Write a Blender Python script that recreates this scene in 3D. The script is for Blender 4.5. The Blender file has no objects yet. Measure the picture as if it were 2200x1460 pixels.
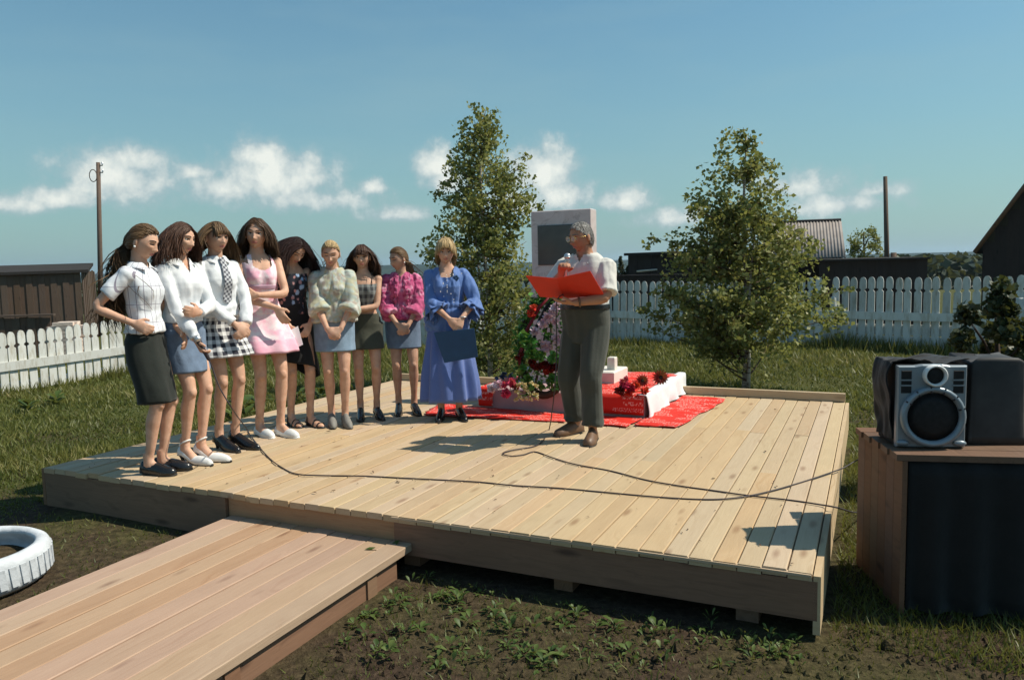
import bpy, math, random
import numpy as np
from mathutils import Vector, Matrix

random.seed(7)
RNG = np.random.default_rng(11)
SC = bpy.context.scene
COL = SC.collection
rad = math.radians

# ------------------------------------------------------------------ camera, sky, sun, exposure
FPX, IMW, IMH = 1650.0, 2200, 1460
CAM = np.array([0.0, 0.0, 1.62])
PITCH, ROLL = math.atan(153 / FPX), rad(-1.25)
fwd = np.array([0, math.cos(PITCH), -math.sin(PITCH)])
up0 = np.array([0, math.sin(PITCH), math.cos(PITCH)])
rt0 = np.array([1.0, 0, 0])
rt = rt0 * math.cos(ROLL) + up0 * math.sin(ROLL)
up = -rt0 * math.sin(ROLL) + up0 * math.cos(ROLL)

cam = bpy.data.cameras.new('camera')
cam.sensor_width = 36
cam.lens = 36 * FPX / IMW
cam.clip_start, cam.clip_end = 0.05, 12000
camo = bpy.data.objects.new('camera', cam)
COL.objects.link(camo)
M = Matrix((rt, up, -fwd)).transposed().to_4x4()
M.translation = CAM
camo.matrix_world = M
SC.camera = camo

SUN_EL = rad(52)
SDIR = np.array([0.9998 * math.cos(SUN_EL), 0.02 * math.cos(SUN_EL), math.sin(SUN_EL)])
sun = bpy.data.lights.new('sun', 'SUN')
sun.energy, sun.angle, sun.color = 5.0, rad(0.55), (1.0, 0.93, 0.79)
suno = bpy.data.objects.new('sun', sun)
COL.objects.link(suno)
suno.rotation_euler = Vector(SDIR).to_track_quat('Z', 'Y').to_euler()
suno.location = (8, -2, 12)

SC.view_settings.view_transform = 'Standard'
SC.view_settings.look = 'None'
SC.view_settings.gamma = 1.0
SC.view_settings.exposure = 0.15
SC.view_settings.use_curve_mapping = False
SC.cycles.use_denoising = True
SC.cycles.max_bounces = 6
SC.cycles.transparent_max_bounces = 8
SC.cycles.caustics_reflective = False
SC.cycles.caustics_refractive = False


def ray(x, y):
    return fwd + rt * (x - IMW / 2) / FPX + up * (IMH / 2 - y) / FPX


def at(x, y, z=0.3):
    """the point of the level z that the photograph shows at x, y"""
    d = ray(x, y)
    return CAM + d * ((z - CAM[2]) / d[2])


def atd(x, y, Y):
    """the point at depth Y that the photograph shows at x, y"""
    d = ray(x, y)
    return CAM + d * (Y / d[1])


class NT:
    """small helper to write node trees"""
    def __init__(s, tree):
        s.t = tree
        s.n = tree.nodes
        s.l = tree.links

    def node(s, typ, ins=None, **kw):
        n = s.n.new(typ)
        for k, v in kw.items():
            setattr(n, k, v)
        for k, v in (ins or {}).items():
            if isinstance(v, bpy.types.NodeSocket):
                s.l.new(v, n.inputs[k])
            else:
                n.inputs[k].default_value = v
        return n

    def m(s, op, a, b=None, c=None, clamp=False):
        n = s.n.new('ShaderNodeMath')
        n.operation = op
        n.use_clamp = clamp
        for i, v in enumerate((a, b, c)):
            if v is None:
                continue
            if isinstance(v, bpy.types.NodeSocket):
                s.l.new(v, n.inputs[i])
            else:
                n.inputs[i].default_value = v
        return n.outputs[0]

    def vm(s, op, a, b=None):
        n = s.n.new('ShaderNodeVectorMath')
        n.operation = op
        for i, v in enumerate((a, b)):
            if v is None:
                continue
            if isinstance(v, bpy.types.NodeSocket):
                s.l.new(v, n.inputs[i])
            else:
                n.inputs[i].default_value = v
        return n.outputs[0]

    def mix(s, fac, a, b, blend='MIX'):
        n = s.n.new('ShaderNodeMix')
        n.data_type = 'RGBA'
        n.blend_type = blend
        for i, v in ((0, fac), (6, a), (7, b)):
            if isinstance(v, bpy.types.NodeSocket):
                s.l.new(v, n.inputs[i])
            else:
                n.inputs[i].default_value = v if i == 0 else c4(v)
        return n.outputs[2]

    def ramp(s, fac, stops, interp='LINEAR'):
        n = s.n.new('ShaderNodeValToRGB')
        n.color_ramp.interpolation = interp
        e = n.color_ramp.elements
        while len(e) < len(stops):
            e.new(0.5)
        for el, (p, c) in zip(e, stops):
            el.position = p
            el.color = c4(c)
        s.l.new(fac, n.inputs[0])
        return n.outputs[0]

    def noise(s, vec, scale, detail=3.0, rough=0.55, out=0, dist=0.0):
        n = s.node('ShaderNodeTexNoise', {'Scale': scale, 'Detail': detail, 'Roughness': rough, 'Distortion': dist})
        if vec is not None:
            s.l.new(vec, n.inputs['Vector'])
        return n.outputs[out]


def c4(c):
    if isinstance(c, (int, float)):
        return (c, c, c, 1)
    return tuple(c) + (1,) if len(c) == 3 else tuple(c)


def build_world():
    w = bpy.data.worlds.new('World')
    SC.world = w
    w.use_nodes = True
    t = w.node_tree
    t.nodes.clear()
    T = NT(t)
    sky = T.node('ShaderNodeTexSky', sky_type='NISHITA', sun_disc=False)
    sky.sun_elevation = SUN_EL
    sky.sun_rotation = math.atan2(SDIR[0], SDIR[1])
    sky.air_density, sky.dust_density, sky.ozone_density, sky.altitude = 1.3, 0.9, 1.6, 100
    tc = T.node('ShaderNodeTexCoord')
    d = T.vm('NORMALIZE', tc.outputs['Generated'])
    sep = T.node('ShaderNodeSeparateXYZ', {0: d})
    x, y, z = sep.outputs
    az = T.m('MULTIPLY', T.m('ARCTAN2', x, y), 180 / math.pi)
    az = T.m('SUBTRACT', T.m('FLOORED_MODULO', T.m('ADD', az, 45.0), 90.0), 45.0)   # the same cloud field on every side
    el = T.m('MULTIPLY', T.m('ARCSINE', z), 180 / math.pi)
    n1 = T.noise(d, 9.0, 5.0, 0.6)
    n2 = T.noise(d, 34.0, 5.0, 0.62)
    nz = T.m('ADD', T.m('MULTIPLY', T.m('SUBTRACT', n1, 0.5), 1.1), T.m('MULTIPLY', T.m('SUBTRACT', n2, 0.5), 1.35))
    # cumulus heaps low over the horizon: centre (photo pixel), half sizes in pixels, weight
    blobs = [(275, 392, 105, 55, 1.0), (295, 352, 55, 30, 1.0), (130, 428, 60, 22, 0.8), (590, 385, 120, 62, 1.1), (560, 340, 62, 34, 1.1), (480, 408, 90, 34, .85),
             (660, 430, 130, 30, .75), (420, 372, 60, 20, .7), (850, 462, 70, 20, .85), (800, 405, 26, 16, .7), (935, 358, 38, 36, 1.0), (960, 395, 44, 30, .9), (1165, 375, 75, 55, 1.1),
             (1215, 425, 60, 40, 1.0), (1340, 435, 60, 26, 1.0), (1100, 440, 90, 40, .8), (1700, 405, 100, 30, .7), (1800, 440, 100, 26, .75), (1880, 412, 60, 16, .6), (1450, 470, 80, 20, .6),
             (30, 440, 60, 18, .7)]
    best = None
    for bx_, by_, sx_, sy_, wt in blobs:
        r = ray(bx_, by_)
        r = r / np.linalg.norm(r)
        a0, e0 = math.degrees(math.atan2(r[0], r[1])), math.degrees(math.asin(r[2]))
        k = math.degrees(1 / FPX)
        da = T.m('DIVIDE', T.m('SUBTRACT', az, a0), sx_ * k * 1.22)
        de = T.m('DIVIDE', T.m('SUBTRACT', el, e0), sy_ * k * 1.28)
        # flat undersides: the lower half falls off faster
        de = T.m('MULTIPLY', de, T.m('ADD', 1.0, T.m('MULTIPLY', T.m('LESS_THAN', de, 0.0), 0.45)))
        q = T.m('SQRT', T.m('ADD', T.m('MULTIPLY', da, da), T.m('MULTIPLY', de, de)))
        v = T.m('MULTIPLY', T.m('SUBTRACT', 1.0, q), wt)
        best = v if best is None else T.m('SMOOTH_MAX', best, v, 0.15)
    f = T.m('ADD', best, nz)
    mr = T.node('ShaderNodeMapRange', {'Value': f, 'From Min': -0.25, 'From Max': 0.55}, interpolation_type='SMOOTHSTEP')
    mask = T.m('MULTIPLY', mr.outputs[0], 0.9)
    lit = T.node('ShaderNodeMapRange', {'Value': T.m('ADD', f, T.m('MULTIPLY', nz, 0.6)), 'From Min': 0.1, 'From Max': 1.0}).outputs[0]
    ccol = T.mix(lit, (4.6, 5.7, 6.0), (10.2, 10.3, 9.4))
    # thin pale veil towards the horizon
    veil = T.node('ShaderNodeMapRange', {'Value': el, 'From Min': -1.0, 'From Max': 24.0, 'To Min': 0.60, 'To Max': 0.0}).outputs[0]
    tint = T.mix(1.0, sky.outputs[0], (0.67, 1.03, 1.08), 'MULTIPLY')
    base = T.mix(veil, tint, (3.0, 4.8, 5.1))
    streak = T.noise(T.vm('MULTIPLY', d, (2.0, 2.0, 9.0)), 2.2, 3.0, 0.5)
    base = T.mix(T.node('ShaderNodeMapRange', {'Value': streak, 'From Min': 0.45, 'From Max': 0.8, 'To Min': 0, 'To Max': 0.2}).outputs[0], base, (3.6, 5.4, 5.6))
    col = T.mix(mask, base, ccol)
    bg = T.node('ShaderNodeBackground', {'Color': col, 'Strength': 0.086})
    o = T.node('ShaderNodeOutputWorld')
    t.links.new(bg.outputs[0], o.inputs[0])


build_world()


# ------------------------------------------------------------------ materials
MATS = {}


def new_mat(name):
    m = bpy.data.materials.new(name)
    m.use_nodes = True
    t = m.node_tree
    t.nodes.clear()
    T = NT(t)
    b = T.node('ShaderNodeBsdfPrincipled')
    o = T.node('ShaderNodeOutputMaterial')
    t.links.new(b.outputs[0], o.inputs[0])
    MATS[name] = m
    return m, T, b, o


def setc(T, b, **kw):
    for k, v in kw.items():
        k = {'col': 'Base Color', 'rough': 'Roughness', 'metal': 'Metallic', 'spec': 'Specular IOR Level', 'normal': 'Normal', 'sheen': 'Sheen Weight'}[k]
        if isinstance(v, bpy.types.NodeSocket):
            T.l.new(v, b.inputs[k])
        else:
            b.inputs[k].default_value = c4(v) if k == 'Base Color' else v


def bump(T, h, strength=0.3, dist=0.01):
    return T.node('ShaderNodeBump', {'Height': h, 'Strength': strength, 'Distance': dist}).outputs[0]


def objco(T):
    return T.node('ShaderNodeTexCoord').outputs['Object']


def plain(name, col, rough=0.6, spec=0.4, metal=0.0, var=0.12, scale=14.0, bmp=0.0):
    m, T, b, o = new_mat(name)
    co = objco(T)
    n = T.noise(co, scale, 4.0, 0.6)
    c = T.mix(T.node('ShaderNodeMapRange', {'Value': n, 'From Min': 0.3, 'From Max': 0.7}).outputs[0], [v * (1 - var) for v in col], [min(1, v * (1 + var)) for v in col])
    setc(T, b, col=c, rough=rough, spec=spec, metal=metal)
    if bmp:
        setc(T, b, normal=bump(T, T.noise(co, scale * 4, 3.0), bmp, 0.01))
    return m


def wood(name, a, b_, dark, rough=0.7, grey=0.0):
    """sawn boards: grain along local Y, knots, a tone of its own for every board"""
    m, T, b, o = new_mat(name)
    co = objco(T)
    oi = T.node('ShaderNodeObjectInfo')
    rnd = oi.outputs['Random']
    off = T.node('ShaderNodeCombineXYZ', {0: T.m('MULTIPLY', rnd, 37.0), 1: T.m('MULTIPLY', rnd, 91.0), 2: T.m('MULTIPLY', rnd, 13.0)}).outputs[0]
    p = T.vm('ADD', co, off)
    warp = T.noise(T.vm('MULTIPLY', p, (3.0, 0.8, 3.0)), 2.0, 2.0, 0.5)
    g = T.noise(T.vm('ADD', T.vm('MULTIPLY', p, (26.0, 1.1, 26.0)), T.vm('MULTIPLY', T.node('ShaderNodeCombineXYZ', {0: warp}).outputs[0], (9.0, 0, 0))), 1.0, 4.0, 0.6)
    fine = T.noise(T.vm('MULTIPLY', p, (160.0, 5.0, 160.0)), 1.0, 3.0, 0.6)
    c = T.ramp(g, [(0.28, b_), (0.5, a), (0.72, [0.55 * x + 0.45 * y for x, y in zip(a, b_)])])
    c = T.mix(T.m('MULTIPLY', fine, 0.35), c, dark)
    vor = T.node('ShaderNodeTexVoronoi', {'Scale': 1.0, 'Vector': T.vm('MULTIPLY', p, (9.0, 2.6, 9.0))})
    kn = T.node('ShaderNodeMapRange', {'Value': vor.outputs['Distance'], 'From Min': 0.07, 'From Max': 0.22, 'To Min': 1.0, 'To Max': 0.0}).outputs[0]
    kn = T.m('MULTIPLY', kn, T.m('GREATER_THAN', T.node('ShaderNodeSeparateColor', {0: vor.outputs['Color']}).outputs[0], 0.4))
    c = T.mix(T.m('MULTIPLY', kn, 0.75), c, dark)
    big = T.noise(T.vm('MULTIPLY', p, (1.4, 0.9, 1.0)), 1.6, 4.0, 0.6)
    c = T.mix(T.node('ShaderNodeMapRange', {'Value': big, 'From Min': 0.48, 'From Max': 0.8, 'To Max': 0.45}).outputs[0], c, [0.62 * x for x in a])
    tone = T.node('ShaderNodeMapRange', {'Value': rnd, 'To Min': 0.94, 'To Max': 1.05}).outputs[0]
    hsv = T.node('ShaderNodeHueSaturation', {'Color': c, 'Value': tone, 'Saturation': T.m('ADD', 0.82, T.m('MULTIPLY', T.m('FRACT', T.m('MULTIPLY', rnd, 17.3)), 0.22)), 'Hue': T.m('ADD', 0.49, T.m('MULTIPLY', T.m('FRACT', T.m('MULTIPLY', rnd, 7.7)), 0.012))})
    setc(T, b, col=hsv.outputs[0], rough=rough, spec=0.3, normal=bump(T, T.m('ADD', g, T.m('MULTIPLY', fine, 0.5)), 0.35, 0.004))
    return m


def cloth(name, col, rough=0.85, var=0.1, sheen=0.15, spec=0.2):
    m, T, b, o = new_mat(name)
    co = objco(T)
    n = T.noise(co, 9.0, 4.0, 0.6)
    w = T.noise(co, 420.0, 1.0, 0.5)
    c = T.mix(n, [v * (1 - var) for v in col], [min(1, v * (1 + var)) for v in col])
    setc(T, b, col=c, rough=rough, sheen=sheen, spec=spec, normal=bump(T, T.m('ADD', T.noise(co, 38.0, 3.0), T.m('MULTIPLY', w, 0.3)), 0.25, 0.008))
    return m


def cl_uv(T):
    a = T.node('ShaderNodeAttribute', attribute_name='cl')
    s = T.node('ShaderNodeSeparateXYZ', {0: a.outputs['Vector']})
    return a.outputs['Vector'], s.outputs[0], s.outputs[1]


def stripes(T, u, period, width):
    f = T.m('FRACT', T.m('DIVIDE', u, period))
    return T.m('LESS_THAN', T.m('ABSOLUTE', T.m('SUBTRACT', f, 0.5)), width / period / 2)


def cloth_fn(name, fn, rough=0.85):
    m, T, b, o = new_mat(name)
    v, u, z = cl_uv(T)
    c = fn(T, v, u, z)
    setc(T, b, col=c, rough=rough, sheen=0.1, spec=0.2, normal=bump(T, T.noise(v, 45.0, 3.0), 0.25, 0.008))
    return m


def f_striped(T, v, u, z):
    s = T.m('MAXIMUM', stripes(T, u, 0.062, 0.0055), T.m('MULTIPLY', stripes(T, z, 0.118, 0.005), 0.75))
    return T.mix(T.m('MULTIPLY', s, 0.75), (0.70, 0.72, 0.745), (0.13, 0.09, 0.16))


def f_plaid(p, light, dark):
    def f(T, v, u, z):
        a = stripes(T, u, p, p * 0.5)
        b = stripes(T, z, p, p * 0.5)
        k = T.m('MULTIPLY', T.m('ADD', a, b), 0.5)
        fine = T.m('MULTIPLY', stripes(T, u, p * 0.5, p * 0.06), 0.3)
        return T.mix(T.m('MAXIMUM', k, fine), light, dark)
    return f


def f_floral(base, cols, scale, th=0.33, soft=0.12):
    def f(T, v, u, z):
        c = base if not isinstance(base, (list, tuple)) or True else base
        out = None
        for i, cc in enumerate(cols):
            vo = T.node('ShaderNodeTexVoronoi', {'Scale': scale * (1 + 0.37 * i), 'Vector': T.vm('ADD', v, (1.7 * i, 3.1 * i, 0)), 'Randomness': 1.0})
            wob = T.noise(v, scale * 2.5, 3.0)
            dd = T.m('ADD', vo.outputs['Distance'], T.m('MULTIPLY', T.m('SUBTRACT', wob, 0.5), 0.55))
            k = T.node('ShaderNodeMapRange', {'Value': dd, 'From Min': th, 'From Max': th + soft, 'To Min': 1, 'To Max': 0}).outputs[0]
            out = T.mix(k, out if out is not None else base, cc)
        return out
    return f


def f_pinkdress(T, v, u, z):
    n = T.noise(v, 11.0, 3.0, 0.5)
    c = T.mix(T.node('ShaderNodeMapRange', {'Value': n, 'From Min': 0.42, 'From Max': 0.62}).outputs[0], (0.80, 0.72, 0.74), (0.80, 0.42, 0.52))
    band = T.m('LESS_THAN', z, 0.735)
    c2 = T.mix(T.node('ShaderNodeMapRange', {'Value': n, 'From Min': 0.4, 'From Max': 0.6}).outputs[0], (0.74, 0.30, 0.42), (0.80, 0.50, 0.58))
    return T.mix(T.m('MULTIPLY', band, 0.85), c, c2)


def f_denim(col):
    def f(T, v, u, z):
        n = T.noise(v, 16.0, 4.0, 0.6)
        w = T.noise(T.vm('MULTIPLY', v, (1.0, 0.15, 1.0)), 300.0, 2.0)
        fade = T.node('ShaderNodeMapRange', {'Value': n, 'From Min': 0.4, 'From Max': 0.75, 'To Max': 0.5}).outputs[0]
        c = T.mix(fade, col, [min(1, x * 1.7) for x in col])
        return T.mix(T.m('MULTIPLY', w, 0.3), c, [x * 0.6 for x in col])
    return f


def build_mats():
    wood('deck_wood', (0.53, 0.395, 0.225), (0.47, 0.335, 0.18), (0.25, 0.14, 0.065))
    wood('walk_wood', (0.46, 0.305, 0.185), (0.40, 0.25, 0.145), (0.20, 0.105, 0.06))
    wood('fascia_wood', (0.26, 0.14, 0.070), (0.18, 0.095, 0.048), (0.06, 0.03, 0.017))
    wood('fascia_bounce', (0.42, 0.23, 0.10), (0.33, 0.17, 0.07), (0.11, 0.05, 0.025))  # middle front board: bounce light off the gangway put into a lighter orange
    wood('pale_board', (0.56, 0.43, 0.255), (0.49, 0.36, 0.20), (0.28, 0.165, 0.08))
    wood('old_wood', (0.13, 0.085, 0.055), (0.085, 0.055, 0.038), (0.03, 0.02, 0.016), 0.85)
    wood('black_wood', (0.045, 0.033, 0.028), (0.03, 0.022, 0.02), (0.012, 0.01, 0.009), 0.9)
    wood('table_wood', (0.19, 0.092, 0.042), (0.135, 0.065, 0.030), (0.05, 0.025, 0.014))
    wood('pole_wood', (0.17, 0.12, 0.085), (0.11, 0.08, 0.06), (0.05, 0.035, 0.03), 0.9)

    m, T, b, o = new_mat('white_paint')
    co = objco(T)
    oi = T.node('ShaderNodeObjectInfo').outputs['Random']
    p = T.vm('ADD', co, T.node('ShaderNodeCombineXYZ', {0: T.m('MULTIPLY', oi, 50.0), 2: T.m('MULTIPLY', oi, 31.0)}).outputs[0])
    worn = T.noise(T.vm('MULTIPLY', p, (14.0, 14.0, 3.0)), 1.0, 4.0, 0.65)
    k = T.node('ShaderNodeMapRange', {'Value': worn, 'From Min': 0.48, 'From Max': 0.72, 'To Max': 0.85}).outputs[0]
    c = T.mix(k, (0.66, 0.66, 0.62), (0.40, 0.35, 0.26))
    tone = T.node('ShaderNodeMapRange', {'Value': oi, 'To Min': 0.78, 'To Max': 1.06}).outputs[0]
    c = T.node('ShaderNodeHueSaturation', {'Color': c, 'Value': tone}).outputs[0]
    setc(T, b, col=c, rough=0.7, spec=0.25, normal=bump(T, worn, 0.2, 0.005))

    m, T, b, o = new_mat('marble')
    co = objco(T)
    n = T.noise(co, 3.0, 6.0, 0.65, dist=1.2)
    v = T.m('ABSOLUTE', T.m('SUBTRACT', T.noise(T.vm('MULTIPLY', co, (1, 1, 1.6)), 2.3, 6.0, 0.6, dist=0.8), 0.5))
    c = T.ramp(n, [(0.3, (0.50, 0.42, 0.40)), (0.55, (0.60, 0.53, 0.51)), (0.75, (0.48, 0.41, 0.40))])
    c = T.mix(T.node('ShaderNodeMapRange', {'Value': v, 'From Min': 0.0, 'From Max': 0.025, 'To Min': 0.55, 'To Max': 0.0}).outputs[0], c, (0.30, 0.24, 0.22))
    setc(T, b, col=c, rough=0.35, spec=0.5)
    plain('pink_stone', (0.44, 0.285, 0.285), 0.6, 0.3, var=0.1, scale=7)
    plain('plaque', (0.05, 0.05, 0.05), 0.22, 0.6, var=0.3, scale=5)
    plain('white_stone', (0.68, 0.65, 0.58), 0.6, 0.3, var=0.08, scale=8)

    # ---- ground
    m, T, b, o = new_mat('soil')
    co = objco(T)
    n = T.noise(co, 1.1, 6.0, 0.62)
    n2 = T.noise(co, 22.0, 5.0, 0.65)
    n3 = T.noise(co, 0.13, 3.0, 0.5)
    c = T.ramp(n2, [(0.3, (0.028, 0.019, 0.013)), (0.55, (0.062, 0.041, 0.027)), (0.8, (0.115, 0.08, 0.05))])
    g = T.ramp(n2, [(0.3, (0.04, 0.045, 0.012)), (0.55, (0.085, 0.092, 0.026)), (0.8, (0.15, 0.14, 0.05))])
    k = T.node('ShaderNodeMapRange', {'Value': T.m('ADD', n, T.m('MULTIPLY', n3, 0.3)), 'From Min': 0.54, 'From Max': 0.74}).outputs[0]
    sepx = T.node('ShaderNodeSeparateXYZ', {0: co})
    far = T.node('ShaderNodeMapRange', {'Value': sepx.outputs[1], 'From Min': 6.0, 'From Max': 9.5}).outputs[0]
    k = T.m('MULTIPLY', k, T.node('ShaderNodeMapRange', {'Value': sepx.outputs[1], 'From Min': 4.2, 'From Max': 6.5, 'To Min': .35}).outputs[0])
    k = T.m('MAXIMUM', k, T.m('MULTIPLY', far, 0.8))
    setc(T, b, col=T.mix(k, c, g), rough=0.95, spec=0.1, normal=bump(T, n2, 0.7, 0.05))

    def leafmat(name, stops, trans=0.35, rough=0.5):
        m, T, b, o = new_mat(name)
        a = T.node('ShaderNodeAttribute', attribute_name='rnd').outputs['Fac']
        c = T.ramp(a, stops)
        setc(T, b, col=c, rough=rough, spec=0.35)
        tr = T.node('ShaderNodeBsdfTranslucent', {'Color': T.mix(0.5, c, (0.26, 0.25, 0.05))})
        mx = T.node('ShaderNodeMixShader', {0: trans})
        T.l.new(b.outputs[0], mx.inputs[1])
        T.l.new(tr.outputs[0], mx.inputs[2])
        T.l.new(mx.outputs[0], o.inputs[0])
    leafmat('birch_leaf', [(0.0, (0.10, 0.125, 0.032)), (0.45, (0.22, 0.25, 0.070)), (0.8, (0.32, 0.32, 0.11)), (1.0, (0.42, 0.39, 0.17))], 0.45, 0.5)
    leafmat('grass_blade', [(0.0, (0.060, 0.080, 0.014)), (0.4, (0.125, 0.140, 0.030)), (0.75, (0.20, 0.19, 0.055)), (1.0, (0.32, 0.26, 0.12))], 0.35)
    leafmat('weed_leaf', [(0.0, (0.035, 0.065, 0.014)), (0.5, (0.075, 0.12, 0.025)), (1.0, (0.15, 0.19, 0.05))], 0.35)
    leafmat('far_leaf', [(0.0, (0.014, 0.026, 0.011)), (0.5, (0.032, 0.050, 0.018)), (1.0, (0.07, 0.085, 0.03))], 0.2)
    leafmat('wreath_leaf', [(0.0, (0.03, 0.13, 0.02)), (0.5, (0.08, 0.28, 0.05)), (1.0, (0.22, 0.42, 0.08))], 0.25, 0.4)
    for nm, st in (('petal_pink', [(0, (0.66, 0.36, 0.50)), (0.5, (0.78, 0.56, 0.66)), (1, (0.82, 0.74, 0.76))]),
                   ('petal_magenta', [(0, (0.42, 0.015, 0.07)), (0.5, (0.66, 0.03, 0.12)), (1, (0.80, 0.10, 0.22))]),
                   ('petal_red', [(0, (0.45, 0.01, 0.01)), (0.5, (0.70, 0.03, 0.02)), (1, (0.82, 0.12, 0.05))]),
                   ('petal_dark', [(0, (0.10, 0.004, 0.008)), (0.5, (0.20, 0.008, 0.014)), (1, (0.32, 0.02, 0.025))]),
                   ('petal_blue', [(0, (0.02, 0.04, 0.10)), (0.5, (0.04, 0.09, 0.20)), (1, (0.16, 0.25, 0.42))]),
                   ('petal_cream', [(0, (0.55, 0.38, 0.12)), (0.5, (0.70, 0.56, 0.26)), (1, (0.80, 0.74, 0.55))]),
                   ('petal_white', [(0, (0.70, 0.50, 0.58)), (0.5, (0.78, 0.66, 0.70)), (1, (0.82, 0.78, 0.78))])):
        leafmat(nm, st, 0.25, 0.55)

    m, T, b, o = new_mat('birch_bark')
    co = objco(T)
    n = T.noise(T.vm('MULTIPLY', co, (3.0, 3.0, 16.0)), 3.0, 4.0, 0.6)
    low = T.noise(co, 9.0, 3.0)
    c = T.mix(T.node('ShaderNodeMapRange', {'Value': n, 'From Min': 0.50, 'From Max': 0.60}).outputs[0], (0.55, 0.50, 0.44), (0.06, 0.045, 0.035))
    c = T.mix(T.m('MULTIPLY', low, 0.5), c, (0.30, 0.22, 0.15))
    setc(T, b, col=c, rough=0.8, spec=0.2, normal=bump(T, n, 0.4, 0.01))
    plain('twig', (0.10, 0.06, 0.04), 0.8, 0.2)
    plain('dark_bark', (0.06, 0.045, 0.035), 0.9, 0.1)

    m, T, b, o = new_mat('corrugated')
    co = objco(T)
    n = T.noise(co, 1.3, 5.0, 0.65)
    n2 = T.noise(T.vm('MULTIPLY', co, (12.0, 1.0, 1.0)), 1.0, 4.0)
    c = T.ramp(n, [(0.3, (0.22, 0.20, 0.185)), (0.6, (0.33, 0.30, 0.28)), (0.8, (0.20, 0.16, 0.14))])
    c = T.mix(T.m('MULTIPLY', n2, 0.4), c, (0.18, 0.13, 0.10))
    setc(T, b, col=c, rough=0.8, spec=0.2)
    plain('roof_felt', (0.04, 0.036, 0.034), 0.9, 0.1)
    plain('hill_wood', (0.020, 0.036, 0.024), 0.95, 0.05, var=0.5, scale=0.02)
    plain('field', (0.07, 0.085, 0.03), 0.95, 0.05, var=0.3, scale=0.03)
    plain('log_end', (0.62, 0.50, 0.42), 0.8, 0.2, var=0.2)
    plain('rail_board', (0.55, 0.50, 0.42), 0.8, 0.2)

    # ---- people
    m, T, b, o = new_mat('skin')
    co = objco(T)
    n = T.noise(co, 14.0, 3.0, 0.5)
    oi = T.node('ShaderNodeObjectInfo').outputs['Random']
    c = T.mix(T.node('ShaderNodeMapRange', {'Value': n, 'From Min': .3, 'From Max': .7}).outputs[0], (0.50, 0.275, 0.180), (0.64, 0.395, 0.280))
    c = T.node('ShaderNodeHueSaturation', {'Color': c, 'Value': T.node('ShaderNodeMapRange', {'Value': oi, 'To Min': 0.9, 'To Max': 1.1}).outputs[0]}).outputs[0]
    setc(T, b, col=c, rough=0.62, spec=0.25, normal=bump(T, T.noise(co, 120.0, 2.0), 0.12, 0.003))
    b.inputs['Subsurface Weight'].default_value = 0.12
    b.inputs['Subsurface Radius'].default_value = (0.9, 0.35, 0.2)
    b.inputs['Subsurface Scale'].default_value = 0.012
    m, T, b, o = new_mat('skin_tan')
    co = objco(T)
    n = T.noise(co, 16.0, 4.0, 0.6)
    setc(T, b, col=T.mix(n, (0.36, 0.165, 0.09), (0.50, 0.26, 0.16)), rough=0.62, spec=0.25, normal=bump(T, T.noise(co, 60.0, 3.0), 0.25, 0.005))
    plain('lips', (0.50, 0.17, 0.15), 0.4, 0.4, var=0.05)
    plain('eye_white', (0.70, 0.66, 0.62), 0.25, 0.5, var=0.02)
    plain('iris', (0.05, 0.035, 0.025), 0.2, 0.5)
    plain('lash', (0.03, 0.02, 0.015), 0.6, 0.2)

    def hair(name, lo, hi):
        m, T, b, o = new_mat(name)
        a = T.node('ShaderNodeAttribute', attribute_name='rnd').outputs['Fac']
        setc(T, b, col=T.mix(a, lo, hi), rough=0.5, spec=0.28)
    hair('hair_brown', (0.045, 0.024, 0.013), (0.15, 0.085, 0.045))
    hair('hair_chestnut', (0.035, 0.016, 0.010), (0.12, 0.055, 0.030))
    hair('hair_light_brown', (0.075, 0.042, 0.020), (0.24, 0.145, 0.072))
    hair('hair_dark', (0.014, 0.007, 0.006), (0.050, 0.022, 0.017))
    hair('hair_blonde', (0.36, 0.24, 0.11), (0.66, 0.48, 0.25))
    hair('hair_grey', (0.12, 0.11, 0.10), (0.50, 0.47, 0.43))
    hair('hair_black', (0.008, 0.007, 0.007), (0.03, 0.025, 0.022))

    cloth_fn('striped_cotton', f_striped)
    cloth('white_cotton', (0.70, 0.715, 0.73), var=0.05)
    cloth('white_lace', (0.68, 0.695, 0.71), var=0.09)
    cloth_fn('plaid_skirt', f_plaid(0.055, (0.68, 0.68, 0.68), (0.025, 0.025, 0.035)))
    cloth_fn('plaid_tie', f_plaid(0.03, (0.55, 0.56, 0.58), (0.05, 0.05, 0.07)))
    cloth('olive_black', (0.016, 0.020, 0.017), var=0.3)
    cloth('black_cloth', (0.012, 0.012, 0.013), var=0.3)
    cloth('dark_olive', (0.060, 0.062, 0.045), var=0.25)
    cloth_fn('denim_mid', f_denim((0.13, 0.18, 0.26)))
    cloth_fn('denim_light', f_denim((0.20, 0.28, 0.37)))
    cloth_fn('pink_dress', f_pinkdress)
    cloth_fn('blue_floral', f_floral((0.018, 0.020, 0.030), [(0.28, 0.40, 0.58), (0.42, 0.22, 0.22)], 13.0, 0.22))
    cloth_fn('beige_print', f_floral((0.44, 0.42, 0.29), [(0.56, 0.55, 0.50), (0.36, 0.30, 0.25), (0.40, 0.45, 0.40)], 15.0, 0.30, 0.25))
    cloth_fn('grey_plaid', f_plaid(0.07, (0.24, 0.25, 0.24), (0.05, 0.05, 0.055)))
    cloth_fn('pink_print', f_floral((0.52, 0.10, 0.22), [(0.66, 0.30, 0.42), (0.36, 0.04, 0.13)], 17.0, 0.26, 0.25))
    cloth('royal_blue', (0.085, 0.165, 0.40), rough=0.6, var=0.12, sheen=0.3)
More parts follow.
